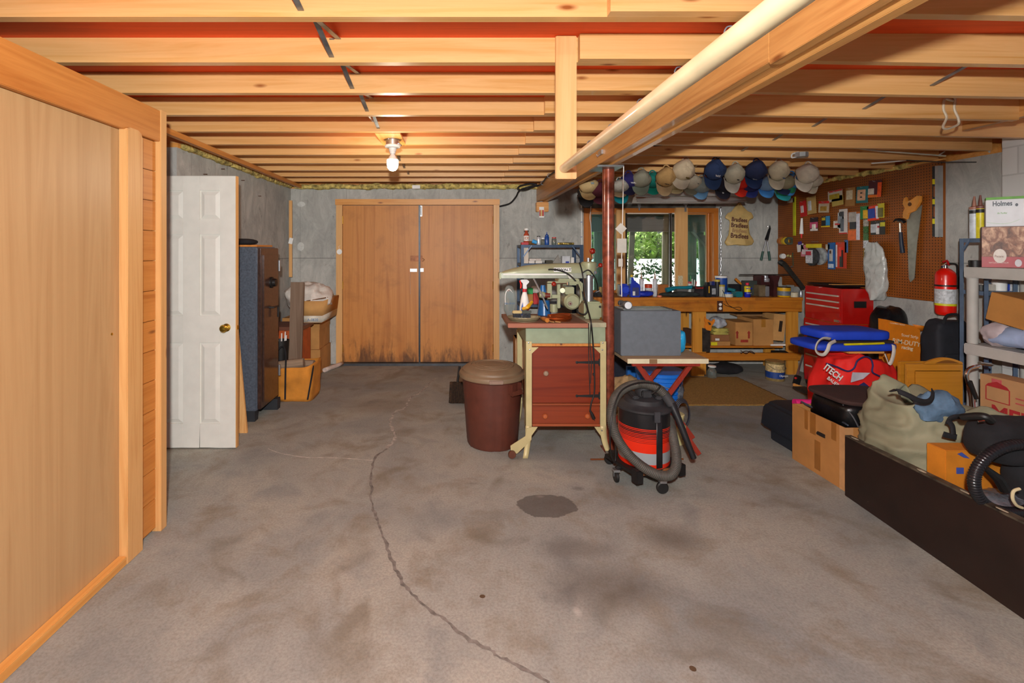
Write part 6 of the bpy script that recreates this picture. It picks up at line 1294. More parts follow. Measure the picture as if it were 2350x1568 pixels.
t = thing('diagonal_bar', 'dark metal saw guard bar leaning in the corner over the red chest', 'bar', P(1815,628,5.5)); MB().tube([P(1786,600,5.75), P(1800,606,5.72), P(1843,660,5.3)], [.018,.03,.024], 6).build('bar', M('#3a3a36', .6, .5, .3), t)

# ---- by the chest
t = thing('push_broom', 'upright floor tool with silver handle leaning left of the tool chest', 'floor tool', (3.72, 5.2, 0))
MB().cyl(P(1842,815,5.3), P(1829,862,5.1), .011, 10).build('handle', STEEL, t); MB().obox(P(1829,873,5.08), (.06,.05,.11), (0,.25,0)).build('head', BLACK, t, .01); MB().ell(P(1826,868,5.04), (.015,.01,.012), 10, 8).build('red_button', M('#c82020', .4), t)
o = MB().obox(P(1835,886,4.98), (.10,.06,.03), (0,.3,0)).build('wood_block', W_pinex); o.location.z = .002; tag(o, 'small pine block on the floor left of the tool chest', 'block')
t = thing('umbrella', 'dark closed umbrella lying on the floor in front of the tool chest', 'umbrella', P(1850,900,4.4)); MB().tube([Vector((XX(1822,4.85), 4.85, .06)), Vector((XX(1845,4.5), 4.5, .14)), Vector((XX(1872,4.1), 4.1, .22)), Vector((XX(1880,4.0), 4.0, .235))], [.012,.035,.03,.012], 10).build('canopy', M('#2e241c', .8, var=.4), t)
# black plastic box
t = thing('black_stool_box', 'rounded black plastic storage box on the floor at the end of the rug', 'box', (2.57, 3.5, 0))
bx0, bx1 = XX(1786,3.5), 2.75; MBk = M('#1e232b', .45, var=.1, vs=60, bumpy=.2)
MB().box(bx0+.06, bx1, 3.38, 3.68, 0, .09).build('base', MBk, t, .01); MB().prism([(bx0,.10),(bx1,.10),(bx1,.30),(bx0+.12,.30),(bx0+.05,.285),(bx0+.02,.25)], 'y', 3.36, 3.72).build('lid', MBk, t, .02)
o = MB().cyl((2.52,3.52,.335),(2.72,3.50,.335),.03,16).build('pink_roll', M('#e0287c', .5)); tag(o, 'hot pink roll lying on the black plastic box', 'roll')
# cardboard box with open top
t = thing('cardboard_box', 'open cardboard box with hand slot and worn tape beside the dark panel', 'box', (2.6, 3.1, 0)); BX = t
x0, x1, y0, y1, h = 2.375, 2.86, 2.885, 3.34, .39; w = .006
MB().box(x0,x0+w,y0,y1,0,h).box(x1-w,x1,y0,y1,0,h).box(x0+w,x1-w,y0,y0+w,0,h).box(x0+w,x1-w,y1-w,y1,0,h).box(x0+w,x1-w,y0+w,y1-w,0,w).build('carton', M('#ae783e', .85, var=.1, vs=6), t, .001)
TP = M('#94602a', .4, var=.1, vs=9)
for (ya, yb, za, zb_) in ((3.12,3.17,.25,.388),(3.19,3.22,.26,.388),(2.95,2.99,.28,.388),(3.08,3.13,.03,.22)): MB().box(x0-.0012,x0-.0001,ya,yb,za,zb_).build('tape', TP, t)
MB().tube([(x0-.001,3.04,.275),(x0-.001,3.10,.275)], .012, 8).build('hand_slot', M('#140c06', .9), t)
MB().box(x0-.0015,x0-.0001,y0,y0+.04,0,h).box(x0,x0+.05,y0-.0015,y0-.0001,0,h).build('corner_tape', M('#c09060', .5), t)
o = MB().tube([(x0+.06,3.30,.40),(x0+.09,3.05,.385),(x0+.03,2.90,.40)], [.006,.009,.005], 6).tube([(x0+.05,3.32,.41),(x0+.05,3.1,.40)], .006, 6).build('dark_fabric_straps', M('#3c4452', .8, var=.5, vs=30)); tag(o, 'grey-blue strap lying along the rim of the open cardboard box', 'strap')
t = thing('black_case', 'black soft case with dark brown top resting in the open cardboard box', 'case', (2.67, 3.1, .3))
MB().ell((2.655, 3.10, .425), (.235, .19, .095), 40, 22, .45, .012, 6, 3, .335).build('case_body', M('#0c0c0e', .35, var=.4, vs=10, bumpy=.2), t)
MB().ell((2.655, 3.12, .518), (.235, .20, .020), 36, 10, .45, .006, 5, 8).build('case_top', M('#3a2420', .9, var=.15), t)
MB().tube(curve([(2.44,2.98,.50),(2.45,2.92,.45),(2.47,2.90,.39)]), .005, 6).build('strap', M('#3c3c40', .6), t); MB().box(2.50,2.52,2.905,2.91,.465,.472).build('zip_pull', M('#c8c060', .4), t)
# dark long panel
t = thing('wooden_tabletop', 'long dark brown tabletop panel standing on its edge, right foreground', 'panel', (2.32, 2.0, 0))
def dp(x0, x1, z0, z1): return MB().add([(x0,2.835,z0),(x1,2.835,z0),(x1-.13,.95,z0),(x0-.13,.95,z0),(x0,2.835,z1),(x1,2.835,z1),(x1-.13,.95,z1+.05),(x0-.13,.95,z1+.05)], [(0,1,2,3),(4,7,6,5),(0,4,5,1),(1,5,6,2),(2,6,7,3),(3,7,4,0)])
dp(2.332, 2.372, .002, .36).build('panel', M('#22140f', .5, var=.25, vs=5, name='dark_laminate'), t, .003)
ew = dp(2.334, 2.371, .3595, .366).build('worn_edge', M('#4c4336', .6, var=.7, vs=14), t)
random.seed(6)
for yq in (2.78, 2.35, 2.13, 1.98): 
    xq = 2.35-.13*(2.835-yq)/1.885; zq = .3665+.05*(2.835-yq)/1.885; MB().ell((xq,yq,zq), (.008,.025,.002), 10, 6, 1, .003, 30, int(yq*10)).build('chipped_patch', M('#b0a890', .6), t)
# duffel / tote in khaki
KH = M('#85836a', .8, var=.12, vs=5, bumpy=.25, name='khaki_canvas')
t = thing('khaki_tote', 'large khaki canvas tote bag with black straps behind the dark panel', 'bag', (2.74, 2.62, 0)); TT = t
def tote(u, v):
    a = 2*PI*u; ca, sa = math.cos(a), math.sin(a)
    x = math.copysign(abs(ca)**.6, ca); y = math.copysign(abs(sa)**.6, sa)
    top = .60+.13*math.exp(-((x+.62)/.26)**2)+.05*math.exp(-((x-.15)/.3)**2)-.07*max(0, x-.3)
    vv = min(v/.86, 1); z = .003+(top)*vv
    s_ = 1.0-.05*vv-(.14*vv**3)+.05*math.sin(PI*vv)
    if v > .86: s_ *= 1-.5*(v-.86)/.14; z = .003+top-.06*((v-.86)/.14)
    xx = 2.735+.375*x*s_-.02*vv*x; yy_ = 2.66+.19*y*s_
    q = Vector((xx*5, yy_*5, z*5)); n_ = mnoise.fractal(q, 1, 2, 4)*.026+(1-2*abs(mnoise.noise(Vector((xx*5+z*5, yy_*5, z*9-xx*4)))))*.024+(1-2*abs(mnoise.noise(Vector((xx*11-z*9, yy_*9, z*14+xx*7)))))*.009
    return Vector((xx+ca*n_, yy_+sa*n_*1.5, max(.003, z+n_*.5)))
MB().grid(tote, 110, 60).build('bag_body', KH, t, solid=.003, ang=80)
MB().box(2.42, 3.02, 2.5, 2.76, .003, .02).build('bag_bottom', KH, t)
MB().ell((2.57, 2.52, .63), (.10, .06, .075), 30, 18, .9, .03, 12, 15).build('blue_contents', M('#54708a', .8, var=.35, vs=10, bumpy=.3), t)
def strap(pix, Y, w, name='strap'):
    pts = curve([P(a, b, Y if len(q) < 3 else q[2]) for q in pix for a, b in [q[:2]]], 6); vs = []
    for i, p in enumerate(pts):
        d = pts[min(i+1, len(pts)-1)]-pts[max(i-1, 0)]; n_ = Vector((-d.z, 0, d.x)).normalized()*w; vs += [p+n_, p-n_]
    return MB().add(vs, [(2*i, 2*i+1, 2*i+3, 2*i+2) for i in range(len(pts)-1)]).build(name, BLKCLOTH, t, solid=.004)
strap([(2046,897,2.46),(2062,899,2.42),(2085,908,2.40),(2110,920,2.39),(2130,922,2.40),(2141,912,2.42),(2142,896,2.46)], 2.4, .013)
strap([(2176,975,2.36),(2182,962,2.36),(2198,957,2.36),(2225,957,2.40)], 2.36, .012)
strap([(2166,997,2.345),(2180,1001,2.345),(2196,1004,2.345)], 2.345, .014); strap([(2189,998,2.342),(2186,978,2.345),(2176,966,2.35)], 2.34, .012)
# red sports bag
RB_ = M('#e01c14', .7, var=.1, vs=6, bumpy=.2, name='red_nylon')
t = thing('sports_bag', 'red and white hockey equipment bag with blue trim behind the black case', 'bag', (3.25, 3.85, 0))
def duf(u, v):
    a = 2*PI*u; ca, sa = math.cos(a), math.sin(a); x = math.copysign(abs(ca)**.55, ca); y = math.copysign(abs(sa)**.6, sa); vv = v
    top = .60+.05*math.exp(-((x+.35)/.3)**2)-.05*max(0, x-.2); s_ = (1-.25*vv**4)*(.9+.1*math.sin(PI*vv))
    if v > .95: s_ *= .0
    z = .003+top*min(1, vv/.93); q = Vector((x*2, y*2, z*4)); n_ = mnoise.fractal(q, 1, 2, 3)*.02
    return Vector((3.255+.315*x*s_+n_*ca, 3.86+.20*y*s_+n_*sa, z+(n_*.6 if v > .1 else 0)))
MB().grid(duf, 80, 34).build('bag_body', RB_, t, ang=80)
Yb = 3.635
MB().prism([(XX(1950,Yb), ZZ(877,Yb)), (XX(1954,Yb), ZZ(854,Yb)), (XX(1994,Yb), ZZ(855,Yb)), (XX(1978,Yb), ZZ(869,Yb))], 'y', Yb-.012, Yb-.008).build('white_panel', M('#c4c2cc', .6), t)
NB = M('#26265c', .7)
MB().tube(curve([P(1896,834,3.68), P(1920,842,3.66), P(1945,852,3.645), P(1960,845,3.64), P(1968,828,3.64), P(1985,819,3.65), P(1998,824,3.65), P(2003,838,3.64), P(2003,855,3.63), P(2028,867,3.64)]), .006, 6).build('trim_cord', NB, t)
MB().prism([(XX(1966,Yb), ZZ(885,Yb)), (XX(1980,Yb), ZZ(877,Yb)), (XX(1990,Yb), ZZ(885,Yb)), (XX(1990,Yb), ZZ(900,Yb)), (XX(1966,Yb), ZZ(900,Yb))], 'y', Yb-.014, Yb-.008).build('blue_gusset', NB, t)
MB().prism([(XX(2016,Yb), ZZ(891,Yb)), (XX(2030,Yb), ZZ(886,Yb)), (XX(2058,Yb), ZZ(884,Yb)), (XX(2058,Yb), ZZ(915,Yb)), (XX(2016,Yb), ZZ(915,Yb))], 'y', Yb-.012, Yb-.006).build('blue_end', M('#1c2c5c', .7), t)
text('ITECH', .068, P(1912, 856, Yb-.032), WHITE, t, rot=(PI/2, math.radians(38), 0), bold=.002, sx=.85); text('BAUER', .036, P(1912, 877, Yb-.034), WHITE, t, rot=(PI/2, math.radians(38), 0), bold=.0006)
t.rotation_euler = (0,0,0)
# folded blue chairs on top
t = thing('folded_chair', 'stack of folded royal-blue camping cushions with white straps on the red bag', 'folded chair', (3.35, 3.86, .66))
BF = M('#1c44c8', .6, var=.12, vs=5, bumpy=.2, name='royal_blue_cloth')
def cush(name, px0, px1, py0, py1, Y, d, tilt, label, sub=()):
    a = P(px0, py1, Y); b = P(px1, py0, Y); cx, cz = (a.x+b.x)/2, (a.z+b.z)/2; t = thing(name, label, 'cushion', (cx, Y+d/2, a.z), 'folded cushions')
    m = MB().ell((0,0,0), ((b.x-a.x)/2, d/2, (b.z-a.z)/2), 48, 16, .35, .006, 6, px0 % 7); m.xf(Matrix.Translation((cx, Y+d/2, cz)) @ Euler((0, tilt, 0)).to_matrix().to_4x4()).build('pad', BF, t, ang=80); return t
bpy.data.objects.remove(bpy.data.objects['folded_chair'])
t1 = cush('folded_cushion', 1874, 2072, 790, 809, 3.70, .36, .0, 'lower royal-blue folded seat cushion with yellow strip on the red bag')
MB().tube(curve([P(1938,791,3.69), P(1970,790,3.68), P(2005,789,3.68), P(2028,788,3.69)]), .009, 6).build('yellow_strip', M('#d8cc10', .5), t1)
t2 = cush('folded_cushion', 1896, 2055, 760, 784, 3.72, .34, .0, 'upper royal-blue folded seat cushion on top of the pile')
o = MB().box(XX(1912,3.74), XX(2052,3.74), 3.74, 4.02, ZZ(790.5,3.7), ZZ(785,3.7)).build('seat_board', M('#2c2018', .7)); tag(o, 'dark seat board between the two blue cushions', 'board')
o = MB().box(XX(1950,3.74), XX(2032,3.74), 3.75, 4.0, ZZ(815,3.7), ZZ(810,3.7)).build('timber_lath', W_pinex); tag(o, 'wooden slat below the lower blue cushion', 'slat')
def band(pix, w, nm, mat, lab, cat):
    pts = curve([P(*q) for q in pix], 6, False); vs = []
    for i, p in enumerate(pts):
        d = pts[min(i+1, len(pts)-1)]-pts[max(i-1, 0)]; n_ = Vector((-d.z, 0, d.x)).normalized()*w; vs += [p+n_+Vector((0,.01,0)), p-n_]
    o = MB().add(vs, [(2*i, 2*i+1, 2*i+3, 2*i+2) for i in range(len(pts)-1)]).build(nm, mat, None, solid=.003); tag(o, lab, cat)
WS = M('#c4beb4', .8, var=.1)
band([(1908,779,3.66),(1892,777,3.62),(1879,786,3.6),(1874,802,3.6),(1880,812,3.6),(1892,814,3.6),(1901,803,3.6),(1906,790,3.6),(1920,782,3.64)], .011, 'webbing_strap', WS, 'looped white webbing strap at the left end of the blue cushions', 'strap')
band([(2033,812,3.66),(2038,825,3.64),(2043,836,3.62),(2049,825,3.62),(2053,806,3.62),(2052,792,3.64)], .010, 'webbing_strap', WS, 'white webbing strap hanging at the right end of the blue cushions', 'strap')
# stuff behind: orange carton, black duffels, ply offcut
t = thing('orange_carton', 'tall orange carton with white printed words leaning behind the blue cushions', 'box', (3.86, 4.25, 0))
Yo = 4.10; mo = Matrix.Translation((XX(2079,Yo), Yo, 0)) @ Euler((0, -.05, 0)).to_matrix().to_4x4() @ Matrix.Rotation(.0, 4, 'Z')
OR_ = M('#d87a10', .6, var=.08); zt_ = ZZ(741,Yo)
MB().add([(XX(2040,Yo),Yo,.0),(XX(2117,Yo),Yo,.0),(XX(2117,Yo),Yo+.09,0),(XX(2040,Yo),Yo+.09,0),(XX(2036,Yo),Yo,ZZ(734,Yo)),(XX(2112,Yo),Yo,ZZ(752,Yo)),(XX(2112,Yo),Yo+.09,ZZ(752,Yo)),(XX(2036,Yo),Yo+.09,ZZ(734,Yo))], [(0,3,2,1),(4,5,6,7),(0,1,5,4),(1,2,6,5),(2,3,7,6),(3,0,4,7)]).build('carton', OR_, t, .002)
MB().add([(XX(2092,Yo),Yo-.001,ZZ(744,Yo)),(XX(2126,Yo),Yo-.03,ZZ(749,Yo)),(XX(2114,Yo),Yo-.002,ZZ(760,Yo))], [(0,1,2)]).build('torn_flap', OR_, t, solid=.003)
PW_ = M('#e8d4b0', .6); rt = (PI/2, math.radians(9), 0)
text('RIM-DUTY', .056, P(2080, 787, Yo-.004), PW_, t, rot=rt, bold=.0006, sx=.96); text('Steel Strip', .036, P(2088, 772, Yo-.004), PW_, t, rot=rt); text('racing', .042, P(2082, 799, Yo-.004), PW_, t, rot=rt, bold=.001); text('CAUTION HEAVY', .017, P(2060, 744, Yo-.004), PW_, t, rot=rt)
BB = M('#1a1c24', .8, var=.25, vs=6, bumpy=.3, name='black_nylon')
o = MB().ell((3.90, 3.75, .46), (.15, .085, .465), 48, 36, .4, .02, 7, 21, .002).build('duffel_bag', BB); MB().ell((3.89, 3.665, .50), (.115, .02, .17), 30, 16, .4, .008, 9, 23).build('front_pocket', BB, o); MB().tube(curve([(3.82,3.70,.90),(3.84,3.69,.965),(3.92,3.69,.97),(3.95,3.70,.90)]), .010, 8).build('grab_handle', BLKCLOTH, o); tag(o, 'upright black duffel bag right of the orange carton', 'bag')
o = MB().ell((3.975, 4.34, .475), (.15, .11, .485), 40, 26, .6, .03, 6, 22, .002).build('garbage_bag', M('#101114', .25, var=.3, vs=8, bumpy=.4)); tag(o, 'glossy black garbage bag against the wall behind the orange carton', 'bag')
o = MB().box(XX(2010,4.62), XX(2038,4.62)-.02, 4.50, 4.56, 0, ZZ(709,4.53)).build('osb_offcut', M('#a5803c', .85, var=.35, vs=40)); tag(o, 'mustard-coloured board standing between tool chest and wall bags', 'board')
o = MB().obox((XX(2040,4.4)-.0, 4.42, .42), (.045, .03, .82), (0, .09, 0)).build('red_carton_strip', M('#8c1420', .5)); tag(o, 'narrow dark red carton standing left of the garbage bag', 'box')
# wooden tray tables
TW = wood('tray_wood', '#c8892a', '#ae701a', 'x', .4, False, coat=.3)
def trayt(x0, x1, y, zt, label, arch):
    t = thing('tray_table', label, 'tray table', ((x0+x1)/2, y, 0), 'folded wooden tray tables')
    mb = MB().box(x0, x1, y, y+.022, .12, zt)
    if arch:
        n = 16; xa, xb = x0+(x1-x0)*.34, x1; po = [(xa-.02, zt-.002)]+[(xa+(xb-xa)*i/n, zt+.045*math.sin(PI*(.08+.84*i/n))) for i in range(n+1)]+[(xb, zt-.002)]
        mb.prism(po, 'y', y, y+.022)
    mb.build('table_top', TW, t, .004)
    MB().box(x0+.05, x1-.02, y-.007, y+.001, .14, zt-.045).build('raised_field', TW, t, .006)
    if arch: 
        n = 14; xa, xb = x0+(x1-x0)*.5, x1-.03; MB().prism([(xa+(xb-xa)*i/n, zt+.006+.022*math.sin(PI*i/n)) for i in range(n+1)], 'y', y-.002, y+.001).build('hand_hole', M('#7a4a14', .6), t)
    for x in (x0+.05, x1-.05): MB().box(x-.012, x+.012, y+.024, y+.046, 0, zt-.1).build('leg', TW, t)
trayt(XX(2065,3.42), XX(2180,3.42)-.1, 3.42, ZZ(830,3.42), 'rear wooden tray table standing folded, left edge showing', False)
trayt(XX(2082,3.30), XX(2211,3.30), 3.30, ZZ(836,3.30), 'front wooden tray table with arched handle standing folded', True)
# plastic shelving
PS = M('#b4b2ac', .5, var=.05, name='grey_plastic')
sx, sy = 3.60, 3.33; t = thing('plastic_shelf', 'light grey plastic shelving unit along the right wall', 'shelf', (3.8, 2.8, 0)); PSH = t
for z in (1.36, .822, .28): MB().box(sx-.012, 4.03, 2.30, sy+.01, z-.075, z).build('shelf_board', PS, t, .006)
for x, y in ((sx+.022, sy-.02), (4.0, sy-.02), (sx+.022, 2.35), (4.0, 2.35)):
    for za, zb_ in ((.0, .205), (.281, .747), (.823, 1.285)): MB().lathe([(.026,za),(.030,za+.01),(.030,zb_-.01),(.034,zb_)], (x, y, 0), 20).build('post', PS, t)
o = MB().lathe([(.033,0),(.034,.045),(.028,.047)], (sx+.03, sy-.03, 1.361), 20).build('round_puck', BLACK); tag(o, 'black round cap standing on the corner of the plastic shelf', 'cap')
# items on shelf top
t = thing('nut_box', 'brown and dark red carton with round white badge on the plastic shelf top', 'box', (XX(2253,3.15), 3.15, 1.361)); a, b = XX(2253,3.15), XX(2253,3.15)+.42; z1_ = ZZ(519,3.15)
NM = newmat('brown_photo_print'); nt = NM[1]; nt.links.new(ramp(nt, noise(nt, coords(nt, (1,1,1)), 16, 5, .6, .6), [(.35, '#4a2a1c'), (.5, '#8a5a40'), (.68, '#d0a888')]), NM[2].inputs['Base Color'])
MB().box(a, b, 3.15, 3.28, 1.361, z1_).build('carton', M('#6a3a2a', .5), t, .003); MB().box(a+.002, b-.002, 3.146, 3.1495, 1.361+.075, z1_-.004).build('picture', NM[0], t); MB().box(a, b, 3.146, 3.1495, 1.362, 1.361+.073).build('red_band', M('#a01824', .45), t)
MB().lathe([(.001,-.003),(.048,-.003),(.048,0)], P(2301,588,3.144), 30, 'y').build('round_badge', M('#d8cfc4', .5), t); text('Pecans', .024, P(2301, 589, 3.139), M('#8a5a4a', .6), t); MB().lathe([(.001,-.003),(.025,-.003),(.025,0)], P(2346,604,3.144), 24, 'y').build('small_badge', M('#c8c4c8', .5), t)
text('NATURAL PREMIUM', .016, P(2298, 604, 3.144), M('#e0c8c0', .6), t)
t.location = (3.642, 3.27, 1.361); t.rotation_euler = (0, 0, math.radians(-45)); t.scale = (.62, 1, 1)
t = thing('heater_box', 'white product carton with green top edge on the brown carton', 'box', (XX(2263,3.16), 3.16, z1_)); a = XX(2263,3.16); z2_ = ZZ(450,3.16)
MB().box(a, a+.36, 3.16, 3.27, z1_+.001, z2_-.018).build('carton', M('#d4d6da', .5, var=.04), t, .002); MB().box(a, a+.36, 3.16, 3.27, z2_-.017, z2_).build('green_top', M('#5ca024', .5), t, .002)
text('Holmes', .046, P(2306, 466, 3.155), M('#3c4450', .5), t, bold=.001); text('o', .03, P(2341, 469, 3.155), M('#3c4450', .5), t, bold=.003); text('Air Purifier', .016, P(2306, 488, 3.155), M('#5ca024', .6), t)
MB().tube(curve([P(2266,508,3.157), P(2290,512,3.157), P(2320,512,3.157), P(2347,504,3.157)]), .001, 4).build('green_line', M('#9cc890', .6), t)
t.location = (3.662, 3.262, z1_); t.rotation_euler = (0, 0, math.radians(-45)); t.scale = (.62, 1, 1)
# blue metal shelf behind
BS = M('#5d7088', .45, .15, .15, name='blue_grey_steel')
t = thing('metal_shelf', 'blue-grey slotted metal shelf unit behind the plastic shelving', 'shelf', (3.95, 3.5, 0))
mx0, mx1, my0, my1 = 3.80, 4.04, 3.40, 3.565; mz = ZZ(548,3.6)
for x in (mx0, mx1-.03):
    for y in (my0, my1): MB().box(x, x+.03, y-.003, y, 0, mz).box(x, x+.003, y-.03, y, 0, mz).build('post', BS, t)
for z in (mz-.03, 1.15, .74, .30): MB().box(mx0+.003, mx1, my0, my1-.003, z, z+.03).build('shelf_tray', BS, t)
MB().tube([(mx0-.002, my1-.03, mz-.09), (mx0-.002, my0+.09, mz-.01)], .008, 4).build('corner_brace', BS, t)
for nm, px, y, col, lab, Hh in (('caulk_tube', 2236, 3.53, '#c4ccd4', 'white and blue caulk tube standing on the blue metal shelf', .215), ('caulk_tube', 2250, 3.50, '#d8c828', 'yellow caulk tube right of the white one on the metal shelf', .22)):
    x = XX(px, y); t = thing(nm, lab, 'caulk tube', (x, y, mz)); MB().lathe([(.026,0),(.027,.003),(.027,Hh)], (x,y,mz+.001), 20).build('tube', M(col, .4, var=.15, vs=30), t); MB().lathe([(.028,Hh+.001),(.029,Hh+.02),(.012,Hh+.026),(.010,Hh+.05),(.005,Hh+.10)], (x,y,mz+.001), 14).build('nozzle', M('#7a4a40' if px > 2240 else '#9a6a58', .5), t); MB().lathe([(.0275,Hh*.86),(.0275,Hh*.98)], (x,y,mz+.001), 20, caps=False).build('dark_band', BLACK, t)
for px, w_, h_, col, lab in ((2275,.10,.045,'#c8c0b4','cream box on the middle metal shelf'),(2298,.03,.05,'#1c3c9c','small blue box on the middle metal shelf'),):
    cbox('small_box', XX(px,3.5)-w_/2, XX(px,3.5)+w_/2, 3.45, 3.52, 1.181, 1.181+h_, lab, M(col, .6), tape=False)
o = MB().lathe([(.038,0),(.04,.07),(.035,.072)], (4.0, 3.46, 1.181), 18).build('white_jar', WHITE); o.location.x = 3.985; tag(o, 'white jar at the right of the middle metal shelf', 'jar')
o = MB().lathe([(.03,0),(.03,.04)], (3.86, 3.47, 1.181), 14).build('dark_jar', BLACK); tag(o, 'black jar at the left of the middle metal shelf', 'jar')
# box and cloth on 2nd shelf
t = thing('cardboard_box', 'tilted brown cardboard box resting on the blue cloth of the plastic shelf', 'box', (3.8, 2.95, .98))
mo = Matrix.Translation((3.80, 3.22, 1.01)) @ Euler((.19, 0, 0)).to_matrix().to_4x4()
MB().box(-.19, .19, -.62, 0, 0, .19).xf(mo).build('carton', M('#b07a3c', .85, var=.1, vs=6), t, .003)
o = MB().ell((3.79, 2.90, .90), (.20, .40, .075), 60, 22, .7, .035, 7, 31, .824).build('blue_cloth', M('#a4b8dc', .85, var=.15, vs=6, bumpy=.4)); tag(o, 'crumpled pale blue cloth on the middle plastic shelf', 'cloth')
o = MB().ell((3.70, 3.18, .905), (.10, .10, .08), 34, 18, .9, .02, 9, 33, .824).build('clear_bag', M('#c9bcc0', .3, var=.15, vs=9)); tag(o, 'clear plastic bag with red print at the end of the middle plastic shelf', 'bag'); 
# medium moving box
t = thing('moving_box', 'moving carton with red house emblem and large red letters, low on the right', 'box', (3.6, 2.6, .281)); bx = 3.44
MB().box(bx, bx+.14, 2.30, 3.10, .283, .668).build('carton', M('#b5895c', .85, var=.08, vs=6), t, .003)
RP = M('#a8262a', .7); ry = (PI/2, 0, -PI/2)
text('MEDIUM', .13, (bx-.003, 2.80, .435), RP, t, rot=ry, bold=.004, sx=.95)
def em(y0, y1, z0, z1): return MB().box(bx-.002, bx-.0002, y0, y1, z0, z1)
em(2.975,3.03,.622,.655).build('emblem_chimney', M('#c0585a', .7), t); MB().prism([(2.93,.60),(3.065,.60),(3.05,.618),(3.0,.64),(2.945,.618)], 'x', bx-.0022, bx-.0004).build('emblem_roof', RP, t)
em(2.93,3.065,.51,.515).build('emblem_frame', RP, t); em(2.93,2.935,.515,.60).build('emblem_frame', RP, t); em(3.06,3.065,.515,.60).build('emblem_frame', RP, t)
for z in (.565,.535): em(2.50,2.90,z-.004,z+.004).build('text_rule', M('#b8504c', .7), t)
# chrome tube frame
t = thing('walker_frame', 'bent chrome tube frame standing before the plastic shelf post', 'tube frame', P(2228,880,3.0)); 
MB().tube(curve([Vector((XX(2240,3.0), 3.0, .05)), P(2232,915,3.0), P(2222,880,3.0), P(2218,860,3.0), P(2226,846,3.0), P(2246,840,3.0)]), .011, 10).tube([P(2248,834,3.0), P(2275,838,3.05)], .010, 10).build('chrome_tube', CHROME, t)
MB().tube([P(2225,875,2.99), P(2240,915,2.99)], .013, 10).build('black_sleeve', BLACK, t)
# extinguisher
ex = Vector((4.075, 3.93, 0)); t = thing('fire_extinguisher', 'red fire extinguisher hanging on the right wall past the pegboard', 'fire extinguisher', (ex.x, ex.y, .93)); ER = M('#e0180c', .3, coat=.5)
z0, z1 = ZZ(724,3.9), ZZ(622,3.9)
MB().lathe([(.05,z0),(.062,z0+.012),(.066,z0+.03),(.066,z1-.04),(.058,z1-.012),(.035,z1+.012),(.018,z1+.022)], (ex.x,ex.y,0), 32).build('cylinder', ER, t)
MB().lathe([(.0672,ZZ(699,3.9)),(.0672,ZZ(664,3.9))], (ex.x,ex.y,0), 32, caps=False).build('label', M('#c8ccd0', .5, var=.25, vs=50), t); MB().lathe([(.0674,ZZ(702,3.9)),(.0674,ZZ(697,3.9))], (ex.x,ex.y,0), 32, caps=False).build('yellow_label', M('#d0c820', .5), t)
MB().lathe([(.0675,ZZ(658,3.9)),(.0675,ZZ(654,3.9))], (ex.x,ex.y,0), 32, caps=False).build('strap', BLACK, t)
MB().lathe([(.016,z1+.02),(.016,z1+.05)], (ex.x,ex.y,0), 14).tube([(ex.x-.05,ex.y-.02,z1+.035),(ex.x,ex.y,z1+.055),(ex.x+.03,ex.y,z1+.075)], .008, 8).build('valve', CHROME, t); MB().tube([(ex.x+.02,ex.y-.01,z1+.05),(ex.x-.01,ex.y-.02,z1+.085),(ex.x-.04,ex.y-.02,z1+.075)], .008, 8).build('lever', M('#b81414', .4), t)
MB().tube(curve([(ex.x+.01,ex.y-.02,z1+.06),(ex.x+.06,ex.y-.03,z1+.05),(ex.x+.078,ex.y-.02,z1-.03),(ex.x+.076,ex.y-.02,z1-.12)]), .007, 8).build('hose', BLACK, t); MB().box(ex.x+.06, RW-.0, ex.y-.02, ex.y+.02, z1-.15, z1-.05).build('wall_bracket', BLACK, t)
# foreground right: orange box, black bag, hose wheel
t = cbox('orange_box', XX(2170,2.32), XX(2310,2.32), 2.32, 2.415, 0, ZZ(1034,2.32), 'orange box with blue printed patches behind the black hose loop', M('#c87a18', .75, var=.1), tape=False)
bp = M('#3c50a0', .6); MB().prism([(XX(2196,2.32), ZZ(1042,2.32)), (XX(2206,2.32), ZZ(1038,2.32)), (XX(2224,2.32), ZZ(1052,2.32)), (XX(2210,2.32), ZZ(1050,2.32))], 'y', 2.316, 2.319).fbox(2196,1074,2212,1088,2.316,.003).build('blue_print', bp, t)
t = thing('folded_stroller', 'black folded cart bag with a corrugated loop, right edge of the picture', 'cart', (2.62, 2.15, 0)); BK = M('#101012', .7, var=.3, vs=8, bumpy=.3)
MB().ell((2.68, 2.2, .60), (.275, .09, .10), 40, 22, .6, .02, 5, 41).ell((2.78, 2.2, .44), (.20, .07, .18), 30, 18, .6, .02, 6, 42).build('black_bag', BLKCLOTH, t, ang=80)
q = P(2335, 1098, 2.08); pts = []; n = 360; rs = []
for i in range(n): a = 2*PI*i/n; pts.append(q+Vector((.225*math.cos(a), .03*math.cos(a), .15*math.sin(a)))); rs.append(.0215+(.0015 if i % 4 < 2 else -.001))
MB().tube(pts, rs, 12, True).build('corrugated_loop', M('#1b1b1f', .3, var=.1), t, ang=60)
MB().tube([P(2262,1075,2.1), P(2290,1098,2.1), P(2306,1125,2.1)], [.012,.02,.02], 8).build('frame_strut', BLACK, t); MB().tube(curve([P(2208,958,2.2), P(2240,955,2.15), P(2262,957,2.12), P(2275,966,2.12)]), .016, 10).build('handle', BLACK, t)
MB().tube([P(2245,968,2.11), P(2260,966,2.10)], .004, 6).build('silver_buckle', CHROME, t)
MB().tube([(2.62,2.16,.26),(2.66,2.16,.004)], .012, 8).build('support_leg', BLACK, t)
